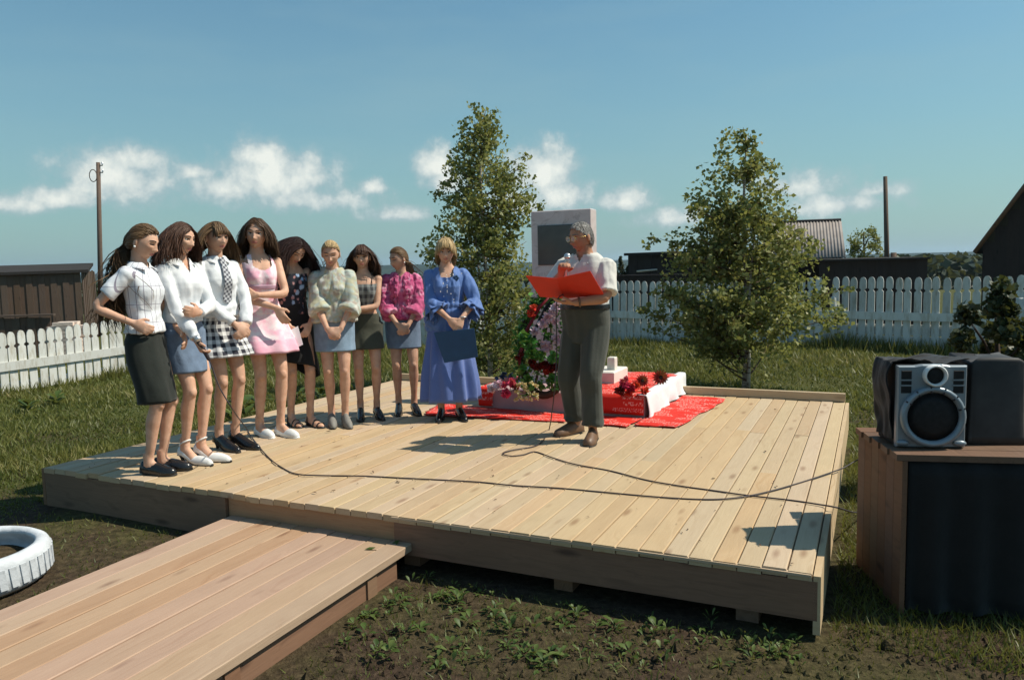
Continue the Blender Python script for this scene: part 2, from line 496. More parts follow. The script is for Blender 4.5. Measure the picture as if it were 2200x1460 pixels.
    cloth('royal_blue_skirt', (0.095, 0.150, 0.38), rough=0.65, var=0.08, sheen=0.3)
    cloth('pale_shirt', (0.61, 0.585, 0.53), var=0.05)
    cloth('grey_trousers', (0.056, 0.060, 0.050), var=0.15)
    cloth('brown_shirt', (0.07, 0.038, 0.028), var=0.3)
    for nm, c, r in (('black_leather', (0.012, 0.012, 0.013), 0.25), ('white_leather', (0.72, 0.72, 0.70), 0.4), ('grey_suede', (0.20, 0.19, 0.17), 0.8), ('brown_leather', (0.14, 0.075, 0.04), 0.5),
                     ('rubber', (0.02, 0.018, 0.016), 0.8)):
        plain(nm, c, r, 0.5, var=0.1)
    plain('cable', (0.035, 0.025, 0.028), 0.5, 0.4)
    plain('steel', (0.55, 0.56, 0.57), 0.35, 0.5, metal=0.8, var=0.05)
    plain('pearl', (0.8, 0.78, 0.74), 0.2, 0.6, var=0.02)
    plain('gold', (0.6, 0.42, 0.16), 0.3, 0.5, metal=0.9, var=0.02)
    plain('red_card', (0.58, 0.030, 0.010), 0.55, 0.35, var=0.05)
    plain('blue_card', (0.012, 0.060, 0.15), 0.5, 0.35, var=0.1)
    plain('paper', (0.78, 0.78, 0.76), 0.8, 0.2, var=0.02)
    m, T, b, o = new_mat('lens')
    b.inputs['Base Color'].default_value = (0.9, 0.92, 0.9, 1)
    b.inputs['Roughness'].default_value = 0.05
    b.inputs['Alpha'].default_value = 0.28

    # red banner cloth with rows of small pale lettering too small to read
    m, T, b, o = new_mat('red_banner')
    v, u, z = cl_uv(T)
    row = T.m('FRACT', T.m('DIVIDE', z, 0.055))
    inrow = T.m('LESS_THAN', T.m('ABSOLUTE', T.m('SUBTRACT', row, 0.5)), 0.3)
    rid = T.m('FLOOR', T.m('DIVIDE', z, 0.055))
    ch = T.noise(T.node('ShaderNodeCombineXYZ', {0: T.m('MULTIPLY', u, 75.0), 1: T.m('MULTIPLY', z, 48.0)}).outputs[0], 1.0, 2.0, 0.6)
    blk = T.noise(T.node('ShaderNodeCombineXYZ', {0: T.m('MULTIPLY', u, 3.2), 1: T.m('MULTIPLY', rid, 0.33)}).outputs[0], 1.0, 1.0, 0.5)
    k = T.m('MULTIPLY', T.m('MULTIPLY', inrow, T.m('GREATER_THAN', ch, 0.53)), T.m('GREATER_THAN', blk, 0.47))
    c = T.mix(T.m('MULTIPLY', k, 0.65), (0.62, 0.026, 0.014), (0.80, 0.58, 0.50))
    setc(T, b, col=c, rough=0.75, spec=0.25, normal=bump(T, T.noise(v, 11.0, 3.0), 0.4, 0.02))
    cloth('white_cover', (0.74, 0.74, 0.74), var=0.05)
    cloth('black_wrap', (0.012, 0.011, 0.011), var=0.4, rough=0.7)
    plain('grey_wrap', (0.045, 0.043, 0.042), 0.6, 0.3, var=0.4, scale=4)
    plain('silver_plastic', (0.22, 0.26, 0.29), 0.35, 0.5, metal=0.25, var=0.06)
    plain('grille', (0.012, 0.011, 0.011), 0.7, 0.3, var=0.4, scale=60)
    plain('tyre_paint', (0.54, 0.56, 0.58), 0.75, 0.25, var=0.2, scale=9, bmp=0.4)


build_mats()


# ------------------------------------------------------------------ geometry helpers
def tag(o, label=None, cat=None, group=None, kind=None):
    if label:
        o['label'] = label
    if cat:
        o['category'] = cat
    if group:
        o['group'] = group
    if kind:
        o['kind'] = kind
    return o


def empty(name, loc=(0, 0, 0), rz=0.0, parent=None):
    o = bpy.data.objects.new(name, None)
    COL.objects.link(o)
    o.location = loc
    o.rotation_euler = (0, 0, rz)
    o.parent = parent
    o.empty_display_size = 0.1
    return o


class MB:
    def __init__(s):
        s.v, s.f, s.n, s.a = [], [], 0, []

    def add(s, v, f, a=None):
        v = np.asarray(v, float).reshape(-1, 3)
        s.v.append(v)
        s.f.extend([tuple(int(i) + s.n for i in q) for q in f])
        s.a.append(np.full(len(v), 0.5) if a is None else np.broadcast_to(np.asarray(a, float), (len(v),)).copy())
        s.n += len(v)
        return s

    def arr(s):
        return np.concatenate(s.v) if s.v else np.zeros((0, 3))

    def box(s, x0, x1, y0, y1, z0, z1, a=None):
        v = [(x0, y0, z0), (x1, y0, z0), (x1, y1, z0), (x0, y1, z0), (x0, y0, z1), (x1, y0, z1), (x1, y1, z1), (x0, y1, z1)]
        return s.add(v, [(3, 2, 1, 0), (4, 5, 6, 7), (0, 1, 5, 4), (1, 2, 6, 5), (2, 3, 7, 6), (3, 0, 4, 7)], a)

    def loft(s, rings, caps=True, a=None, closed=True):
        n = len(rings[0])
        v = np.concatenate([np.asarray(r, float) for r in rings])
        f = []
        for i in range(len(rings) - 1):
            for j in range(n if closed else n - 1):
                k = (j + 1) % n
                f.append((i * n + j, i * n + k, (i + 1) * n + k, (i + 1) * n + j))
        if caps and closed:
            f.append(tuple(reversed(range(n))))
            f.append(tuple(range((len(rings) - 1) * n, len(rings) * n)))
        return s.add(v, f, a)

    def tube(s, pts, radii, n=10, caps=True, a=None, flat=None, ref=None):
        """tapered tube along pts; flat = list of (ru, rv) half axes relative to the frame"""
        pts = np.asarray(pts, float)
        radii = np.broadcast_to(np.asarray(radii, float), (len(pts),))
        t = np.gradient(pts, axis=0)
        t /= np.linalg.norm(t, axis=1)[:, None] + 1e-12
        u = np.array(ref if ref is not None else ((0, 0, 1.0) if abs(t[0][2]) < 0.9 else (1.0, 0, 0)), float)
        rings = []
        th = np.linspace(0, 2 * math.pi, n, endpoint=False)
        for i in range(len(pts)):
            u = u - t[i] * (u @ t[i])
            u /= np.linalg.norm(u) + 1e-12
            w = np.cross(t[i], u)
            ru, rv = (radii[i], radii[i]) if flat is None else flat[i]
            rings.append(pts[i] + np.cos(th)[:, None] * u * ru + np.sin(th)[:, None] * w * rv)
        return s.loft(rings, caps, a)

    def ell(s, c, r, nu=16, nv=10, R=None, a=None):
        th = np.linspace(0, 2 * math.pi, nu, endpoint=False)
        rings = []
        for ph in np.linspace(-math.pi / 2 * 0.97, math.pi / 2 * 0.97, nv):
            p = np.stack([np.cos(th) * math.cos(ph) * r[0], np.sin(th) * math.cos(ph) * r[1], np.full(nu, math.sin(ph) * r[2])], 1)
            if R is not None:
                p = p @ np.asarray(R).T
            rings.append(p + np.asarray(c, float))
        return s.loft(rings, True, a)

    def build(s, name, mat, parent=None, smooth=True, attr=False, loc=None, rz=None):
        return mesh_obj(name, s.arr(), s.f, mat, parent, smooth, np.concatenate(s.a) if attr else None, loc, rz)


def mesh_data(name, v, f, mat, smooth=True, rnd=None, cl=None):
    me = bpy.data.meshes.new(name)
    v = np.asarray(v, np.float32)
    me.from_pydata([], [], []) if False else None
    me.from_pydata(v.tolist() if len(v) < 300000 else list(map(tuple, v)), [], f)
    me.materials.append(MATS[mat] if isinstance(mat, str) else mat)
    if smooth:
        me.polygons.foreach_set('use_smooth', np.ones(len(me.polygons), bool))
    if rnd is not None:
        at_ = me.attributes.new('rnd', 'FLOAT', 'POINT')
        at_.data.foreach_set('value', np.asarray(rnd, np.float32))
    if cl is not None:
        at_ = me.attributes.new('cl', 'FLOAT_VECTOR', 'POINT')
        at_.data.foreach_set('vector', np.asarray(cl, np.float32).ravel())
    me.update()
    return me


def mesh_obj(name, v, f, mat, parent=None, smooth=True, rnd=None, loc=None, rz=None, cl=None):
    me = mesh_data(name, v, f, mat, smooth, rnd, cl)
    o = bpy.data.objects.new(name, me)
    COL.objects.link(o)
    o.parent = parent
    if loc is not None:
        o.location = loc
    if rz is not None:
        o.rotation_euler = (0, 0, rz)
    return o


def tri_mesh(name, v, nper, mat, parent=None, rnd=None, quads=False):
    """many separate small faces, fast: v is (k*nper, 3)"""
    me = bpy.data.meshes.new(name)
    k = len(v) // nper
    me.vertices.add(len(v))
    me.vertices.foreach_set('co', np.asarray(v, np.float32).ravel())
    me.loops.add(len(v))
    me.loops.foreach_set('vertex_index', np.arange(len(v), dtype=np.int32))
    me.polygons.add(k)
    me.polygons.foreach_set('loop_start', np.arange(k, dtype=np.int32) * nper)
    me.polygons.foreach_set('loop_total', np.full(k, nper, np.int32))
    me.materials.append(MATS[mat])
    if rnd is not None:
        at_ = me.attributes.new('rnd', 'FLOAT', 'POINT')
        at_.data.foreach_set('value', np.asarray(rnd, np.float32))
    me.update(calc_edges=True)
    me.validate()
    o = bpy.data.objects.new(name, me)
    COL.objects.link(o)
    o.parent = parent
    return o


def remesh(mb, voxel, smooth=2, fac=0.5):
    me = bpy.data.meshes.new('tmp')
    me.from_pydata(mb.arr().tolist(), [], mb.f)
    o = bpy.data.objects.new('tmp', me)
    COL.objects.link(o)
    r = o.modifiers.new('r', 'REMESH')
    r.mode = 'VOXEL'
    r.voxel_size = voxel
    if smooth:
        s = o.modifiers.new('s', 'SMOOTH')
        s.factor, s.iterations = fac, smooth
    dg = bpy.context.evaluated_depsgraph_get()
    ev = o.evaluated_get(dg)
    m2 = ev.to_mesh()
    v = np.empty(len(m2.vertices) * 3)
    m2.vertices.foreach_get('co', v)
    nrm = np.empty(len(m2.vertices) * 3)
    m2.vertices.foreach_get('normal', nrm)
    f = [tuple(p.vertices) for p in m2.polygons]
    ev.to_mesh_clear()
    bpy.data.objects.remove(o)
    bpy.data.meshes.remove(me)
    return v.reshape(-1, 3), f, nrm.reshape(-1, 3)


def vnoise(p, seed=0):
    """value noise in numpy, about -1..1"""
    p = np.asarray(p, float)
    i = np.floor(p).astype(np.int64)
    fr = p - i
    fr = fr * fr * (3 - 2 * fr)
    out = 0
    for dx in (0, 1):
        for dy in (0, 1):
            for dz in (0, 1):
                h = (i[:, 0] + dx) * 374761393 + (i[:, 1] + dy) * 668265263 + (i[:, 2] + dz) * 2147483647 + seed * 1274126177
                h = (h ^ (h >> 13)) * 1274126177
                h = (h ^ (h >> 16)) & 0xFFFFFF
                w = (fr[:, 0] if dx else 1 - fr[:, 0]) * (fr[:, 1] if dy else 1 - fr[:, 1]) * (fr[:, 2] if dz else 1 - fr[:, 2])
                out = out + w * (h / 0x7FFFFF - 1.0)
    return out


def norm(v):
    v = np.asarray(v, float)
    return v / (np.linalg.norm(v) + 1e-12)


def smst(x, a, b):
    t = np.clip((np.asarray(x, float) - a) / (b - a), 0, 1)
    return t * t * (3 - 2 * t)


# ------------------------------------------------------------------ ground and far land
DZ = 0.30          # top of the platform


def gz(x, y):
    x, y = np.asarray(x, float), np.asarray(y, float)
    z = -0.30 * smst(-x, 3.5, 9.5) * smst(y, 4.0, 11.0)
    z = z - 9.0 * smst(y, 34, 170)
    z = z + 0.03 * np.sin(x * 1.3 + 0.4 * y) * np.sin(y * 0.9) * smst(np.abs(x) + y, 4, 9) * (1 - smst(y, 20, 40))
    return z


def build_ground():
    g = np.cumsum(np.geomspace(0.35, 420, 34))
    xs = np.concatenate([-(16 + g[::-1]), np.linspace(-16, 16, 129), 16 + g])
    ys = np.concatenate([-np.cumsum(np.geomspace(0.5, 60, 12))[::-1] - 4, np.linspace(-4, 24, 113), 24 + g])
    X, Y = np.meshgrid(xs, ys)
    Z = gz(X, Y)
    n = len(xs)
    v = np.stack([X.ravel(), Y.ravel(), Z.ravel()], 1)
    f = [(j * n + i, j * n + i + 1, (j + 1) * n + i + 1, (j + 1) * n + i) for j in range(len(ys) - 1) for i in range(n - 1)]
    o = mesh_obj('ground', v, f, 'soil')
    tag(o, kind='structure')
    # far wooded ridges
    for k, (Y0, h, col, s, dep) in enumerate(((900, 10.0, 'hill_wood', 3, 240), (2300, 24.0, 'hill_wood', 9, 700))):
        xs = np.linspace(-2.2 * Y0, 2.2 * Y0, 240)
        top = -9 + h + 9 * 0.9 + h * 0.28 * vnoise(np.stack([xs / (0.33 * Y0), xs * 0 + s, xs * 0], 1), s) + h * 0.05 * vnoise(np.stack([xs / (0.02 * Y0), xs * 0 + s, xs * 0], 1), s)
        top += h * 0.25 * smst(xs, 0, Y0 * 0.8)
        rings = []
        for t in (0, 0.25, 0.5, 0.75, 1.0):
            prof = math.sin(t * math.pi / 2)
            rings.append(np.stack([xs, Y0 + dep * t + 0 * xs, -12 + (top + 12) * prof], 1))
        m = MB()
        m.loft(rings, False, closed=False)
        o = m.build('hills', col)
        tag(o, kind='structure')


build_ground()


def leaf_faces(c, size, seed, droop=0.3, normals=None, aspect=0.75):
    """diamond leaves around centres c: returns (4k, 3) quads"""
    r = np.random.default_rng(seed)
    k = len(c)
    d = r.normal(size=(k, 3))
    d[:, 2] = d[:, 2] * 0.6 - droop
    d /= np.linalg.norm(d, axis=1)[:, None]
    n = r.normal(size=(k, 3))
    if normals is not None:
        n = n * 0.7 + normals
    s = np.cross(d, n)
    s /= np.linalg.norm(s, axis=1)[:, None] + 1e-9
    L = size * r.uniform(0.65, 1.25, k)[:, None]
    w = L * aspect * 0.5
    nn = np.cross(s, d)
    p0 = c - d * L * 0.5
    p2 = c + d * L * 0.5
    p1 = c - d * L * 0.08 + s * w + nn * L * 0.10
    p3 = c - d * L * 0.08 - s * w + nn * L * 0.10
    return np.stack([p0, p1, p2, p3], 1).reshape(-1, 3)


def blob_tree(name, label, base, height, radius, seed, group=None, n=1500, leaf=0.16, conifer=False, mat='far_leaf', cat='tree'):
    r = np.random.default_rng(seed)
    t = tag(empty(name, tuple(base)), label, cat, group)
    m = MB()
    m.tube([(0, 0, -0.3), (0.02, 0, height * 0.35), (-0.02, 0.02, height * 0.8)], [0.05 * radius + 0.03, 0.04 * radius + 0.02, 0.01], 7)
    for i in range(6):
        a = r.uniform(0, 6.28)
        z0 = height * r.uniform(0.25, 0.6)
        m.tube([(0, 0, z0), (math.cos(a) * radius * 0.4, math.sin(a) * radius * 0.4, z0 + height * 0.12), (math.cos(a) * radius * 0.75, math.sin(a) * radius * 0.75, z0 + height * 0.2)], [min(.03, .03 * radius), min(.02, .02 * radius), .004], 5)
    m.build('trunk', 'dark_bark', t)
    cs, rn = [], []
    nb = 26
    for i in range(nb):
        if conifer:
            h = r.uniform(0.12, 1.0)
            rr = radius * (1 - h) * r.uniform(0.6, 1.05)
            a = r.uniform(0, 6.28)
            c = np.array([math.cos(a) * rr * 0.7, math.sin(a) * rr * 0.7, height * h])
            sp = radius * 0.28 * (1.1 - h) + 0.05
        else:
            q = norm(r.normal(size=3)) * r.uniform(0.35, 0.85)
            c = np.array([q[0] * radius, q[1] * radius, height * 0.62 + q[2] * height * 0.38])
            sp = radius * r.uniform(0.18, 0.32)
        kk = n // nb
        p = r.normal(size=(kk, 3))
        p /= np.linalg.norm(p, axis=1)[:, None]
        p = c + p * sp * (r.uniform(0.3, 1.0, (kk, 1)))
        cs.append(p)
        rn.append(np.clip(r.uniform(0.1, 0.8) + r.normal(0, 0.15, kk), 0, 1))
    cs = np.concatenate(cs)
    cs[:, 2] = np.maximum(cs[:, 2], 0.05)
    o = tri_mesh('crown', leaf_faces(cs, leaf, seed), 4, mat, t, np.repeat(np.concatenate(rn), 4))
    tag(o, kind='stuff')
    return t


# ------------------------------------------------------------------ the wooden platform
FL, FR_, BR_, BL_ = at(95, 1003, DZ), at(1757, 1232, DZ), at(1820, 862, DZ), at(836, 814, DZ)
_u = norm((FR_ - FL)[:2])
DANG = math.atan2(_u[1], _u[0])
DW = float(np.linalg.norm(FR_ - FL))
_v = np.array([-_u[1], _u[0]])
DL = float(((BR_ - FR_)[:2] @ _v + (BL_ - FL)[:2] @ _v) / 2)


def dk(p):
    """world point to platform coordinates: x along the front edge, y towards the back"""
    q = np.asarray(p, float)[:2] - FL[:2]
    return np.array([q @ _u, q @ _v])


def wd(x, y, z=DZ):
    q = FL[:2] + _u * x + _v * y
    return np.array([q[0], q[1], z])


def plank(parent, name, x0, x1, y0, y1, ztop, th, mat, bev=0.004, rz=0.0):
    """a board with eased edges; origin at its near end, length along local Y"""
    w, L = (x1 - x0) / 2, y1 - y0
    b = bev
    prof = [(-w, -th), (w, -th), (w, -b), (w - b, 0), (-w + b, 0), (-w, -b)]
    m = MB()
    m.loft([[(x, y, z) for x, z in prof] for y in (0, L)])
    o = m.build(name, mat, parent, smooth=False)
    o.location = ((x0 + x1) / 2, y0, ztop)
    o.rotation_euler = (0, 0, rz)
    return o


def build_deck():
    deck = tag(empty('wooden_platform', tuple(FL[:2]) + (0.0,), DANG), 'low stage platform of fresh pale planks that the people stand on', 'platform')
    r = random.Random(5)
    n = 46
    edges = [0.0]
    for i in range(n):
        edges.append(edges[-1] + r.uniform(0.94, 1.06))
    sc = (DW - 0.02) / edges[-1]
    edges = [e * sc for e in edges]
    for i in range(n):
        x0, x1 = edges[i] + 0.0025, edges[i + 1] - 0.0025
        mat = 'deck_wood' if i < n - 2 else 'pale_board'
        zt = DZ + r.uniform(-0.003, 0.003)
        if i in (n - 2,):
            zt += 0.006
        ends = [0.0, DL]
        q = (i * 7) % 10
        if q < 4:
            ends = [0.0, DL * 0.62 + 0.02 * q, DL]
        elif q < 6:
            ends = [0.0, DL * 0.33 + 0.03 * q, DL]
        for a, b in zip(ends[:-1], ends[1:]):
            plank(deck, 'plank', x0, x1, a + 0.0015 - (r.uniform(0, 0.012) if a == 0 else 0), b - 0.0015, zt + r.uniform(-0.002, 0.002), 0.035, mat)
    # front boards: three lengths, each a little different
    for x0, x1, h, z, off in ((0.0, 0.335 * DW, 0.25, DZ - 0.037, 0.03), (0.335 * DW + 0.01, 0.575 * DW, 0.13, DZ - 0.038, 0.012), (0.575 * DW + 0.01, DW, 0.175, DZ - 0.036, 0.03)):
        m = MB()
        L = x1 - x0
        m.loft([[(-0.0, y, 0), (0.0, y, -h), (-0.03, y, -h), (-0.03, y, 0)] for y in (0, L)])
        o = m.build('front_board', 'fascia_bounce' if h < .15 else 'fascia_wood', deck, smooth=False)
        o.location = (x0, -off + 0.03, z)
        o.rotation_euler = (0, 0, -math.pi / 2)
    # thin cover strip seen on top of the front edge
    m = MB()
    m.loft([[(0.0, y, 0), (0.0, y, -0.012), (-0.028, y, -0.012), (-0.028, y, 0)] for y in (0, DW * 0.42)])
    o = m.build('edge_strip', 'deck_wood', deck, smooth=False)
    o.location = (0.575 * DW, -0.012, DZ - 0.006)
    o.rotation_euler = (0, 0, -math.pi / 2)
    # side boards
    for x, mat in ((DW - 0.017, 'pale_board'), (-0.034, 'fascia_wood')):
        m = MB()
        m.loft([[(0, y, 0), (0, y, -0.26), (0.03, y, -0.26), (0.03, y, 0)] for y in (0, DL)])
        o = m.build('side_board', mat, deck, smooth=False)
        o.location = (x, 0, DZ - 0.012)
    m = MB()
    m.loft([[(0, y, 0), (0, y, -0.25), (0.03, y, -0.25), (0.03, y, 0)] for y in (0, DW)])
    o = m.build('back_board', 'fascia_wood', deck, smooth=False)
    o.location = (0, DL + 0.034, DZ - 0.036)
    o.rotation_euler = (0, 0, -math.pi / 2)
    # raised batten along the back edge, in two lengths beside the monument
    for x0, x1 in ((0.0, 1.95), (2.72, DW - 0.02)):
        m = MB()
        m.loft([[(0, y, 0), (0, y, -0.075), (0.055, y, -0.075), (0.055, y, 0)] for y in (0, x1 - x0)])
        o = m.build('back_batten', 'pale_board', deck, smooth=False)
        o.location = (x0, DL + 0.0, DZ + 0.08)
        o.rotation_euler = (0, 0, -math.pi / 2)
    # sleepers below
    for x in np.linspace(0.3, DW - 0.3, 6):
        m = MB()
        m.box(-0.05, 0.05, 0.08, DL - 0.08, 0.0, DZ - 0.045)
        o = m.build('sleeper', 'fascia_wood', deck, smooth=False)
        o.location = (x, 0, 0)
    # the gangway in front
    zt = 0.155
    a, b = at(495, 1106, zt), at(888, 1166, zt)
    e1, e2 = at(30, 1290, zt), at(693, 1297, zt)
    d1 = norm((e1 - a)[:2] / np.linalg.norm((e1 - a)[:2]) + (e2 - b)[:2] / np.linalg.norm((e2 - b)[:2]))
    ang = math.atan2(d1[1], d1[0]) - math.pi / 2        # local +Y runs away from the platform
    w = tag(empty('plank_gangway', (a[0], a[1], 0), ang), 'flat gangway of pinkish planks leading up to the platform front', 'gangway')
    side = np.array([math.cos(ang), math.sin(ang)])
    wid = float((b - a)[:2] @ side)
    skew = float((b - a)[:2] @ d1)
    nn = 10
    for i in range(nn):
        t0, t1 = i / nn, (i + 1) / nn
        x0, x1 = sorted((wid * t0, wid * t1))
        yst = skew * (t0 + t1) / 2 + r.uniform(-0.01, 0.01)
        plank(w, 'plank', x0 + 0.003, x1 - 0.003, yst, yst + 3.6, zt + r.uniform(-0.003, 0.003), 0.04, 'walk_wood')
    for k in range(4):
        y = 0.35 + 0.95 * k
        m = MB()
        m.box(min(0, wid) + 0.02, max(0, wid) - 0.02, y, y + 0.08, 0.0, zt - 0.044)
        m.build('cross_beam', 'fascia_wood', w, smooth=False)
    for x in (min(0, wid) + 0.03, max(0, wid) - 0.06):
        m = MB()
        m.box(x, x + 0.03, 0.15, 3.6, -0.01, zt - 0.05)
        m.build('side_beam', 'fascia_wood', w, smooth=False)
    return deck


build_deck()


# ------------------------------------------------------------------ picket fence
def picket_mesh(H, name='picket'):
    hw = 0.060
    pts = [(hw, 0), (hw, H - 0.29), (hw * 0.98, H - 0.272), (hw * 0.55, H - 0.25), (hw * 0.55, H - 0.228), (hw * 0.98, H - 0.205), (hw * 1.0, H - 0.10), (hw * 0.86, H - 0.045), (hw * 0.5, H - 0.010)]
    pts = pts + [(0, H)] + [(-x, z) for x, z in reversed(pts)]
    m = MB()
    m.loft([[(x, y, z) for x, z in pts] for y in (-0.011, 0.011)])
    return mesh_data(name, m.arr(), m.f, 'white_paint', smooth=False)


def fence_run(A, B, H, label, posts, seed, gap=0.153, solid=True):
    r = random.Random(seed)
    A, B = np.asarray(A, float), np.asarray(B, float)
    d = (B - A)
    L = float(np.linalg.norm(d))
    ang = math.atan2(d[1], d[0])
    z0 = float(gz(*A))
    f = tag(empty('picket_fence', (A[0], A[1], 0), ang), label, 'fence', 'white picket fence runs around the grounds')
    me = picket_mesh(H)
    n = int(L / gap)
    for i in range(n):
        x = (i + 0.5) * gap
        p = A + d / L * x
        o = bpy.data.objects.new('picket', me)
        COL.objects.link(o)
        o.parent = f
        o.location = (x + r.uniform(-0.006, 0.006), r.uniform(-0.004, 0.004), float(gz(*p)) + 0.05 + r.uniform(-0.012, 0.012))
        o.rotation_euler = (r.uniform(-0.02, 0.02), r.uniform(-0.012, 0.012), r.uniform(-0.03, 0.03))
    k = H / 1.27
    for zc, hh, yy in ((0.61 * k, 0.145, -0.032), (0.16, 0.09, 0.052)):
        m = MB()
        N = 7
        rings = []
        for i in range(N):
            x = L * i / (N - 1)
            p = A + d / L * x
            z = float(gz(*p)) + zc
            rings.append([(x, yy - 0.015, z - hh / 2), (x, yy + 0.015, z - hh / 2), (x, yy + 0.015, z + hh / 2), (x, yy - 0.015, z + hh / 2)])
        m.loft(rings)
        m.build('rail', 'white_paint', f, smooth=False)
    if solid:       # boards nailed behind the lower half
        x = 0.0
        while x < L - 0.05:
            w_ = min(r.uniform(1.6, 2.4), L - x)
            p = A + d / L * (x + w_ / 2)
            for zz, hh in ((.06, .20), (.27, .20)):
                m = MB()
                m.box(x + .004, x + w_ - .004, .014, .034, float(gz(*p)) + zz, float(gz(*p)) + zz + hh - .008)
                m.build('base_board', 'white_paint', f, smooth=False)
            x += w_
    for x in posts:
        p = A + d / L * x
        m = MB()
        m.tube([(0, 0, -0.15), (0.005, 0, 0.5), (0, 0, 0.93 * k), (0, 0, 0.95 * k)], [0.068, 0.064, 0.06, 0.045], 12)
        o = m.build('post', 'white_paint', f)
        o.location = (x, -0.115, float(gz(*p)))
    return f


C_ = at(1303, 737, 0.0)[:2]
D_ = at(1787, 746, 0.0)[:2]
fence_run((-10.6, 9.15), (-6.15, 15.85), 1.0, 'low white picket fence in front of the old plank shed', (), 1, solid=False)
fence_run((-6.1, 15.9), C_ + np.array([-0.05, 0.1]), 1.27, 'white picket fence mostly hidden behind the row of girls', (2.6, 5.4), 2)
fence_run(C_ + np.array([0, 0.1]), D_ + np.array([0, 0.1]), 1.27, 'white picket fence between the speaker and the right birch', (0.06,), 3)
fence_run(D_ + np.array([0.03, 0.09]), (10.2, 11.4), 1.27, 'shaded white picket fence behind the loudspeaker table', (0.06, 3.0), 4)


# ------------------------------------------------------------------ sheds, house, poles, far trees
def plank_wall(parent, A, B, z0, z1, mat, pw, seed, name='wall_plank', th=0.03, ragged=0.05, top=None):
    r = random.Random(seed)
    A, B = np.asarray(A, float)[:2], np.asarray(B, float)[:2]
    d = B - A
    L = float(np.linalg.norm(d))
    ang = math.atan2(d[1], d[0])
    n = max(1, int(round(L / pw)))
    w = L / n
    for i in range(n):
        p = A + d * ((i + 0.5) / n)
        zt = (z1 if top is None else top((i + 0.5) / n)) + r.uniform(-ragged, 0)
        m = MB()
        h = zt - z0
        hw = w / 2 + 0.003
        t = th * r.uniform(0.8, 1.2)
        m.loft([[(-hw, y, -t / 2), (hw, y, -t / 2), (hw, y, t / 2), (-hw, y, t / 2)] for y in (0, h)])
        o = m.build(name, mat, parent, smooth=False)
        sh_ = 0.009 * (1 if i % 2 else -1) + r.uniform(-.003, .003)
        o.location = (p[0] - parent.location[0] - math.sin(ang) * sh_, p[1] - parent.location[1] + math.cos(ang) * sh_, z0)
        o.rotation_euler = (math.pi / 2, 0, ang + r.uniform(-0.02, 0.02))
    return L


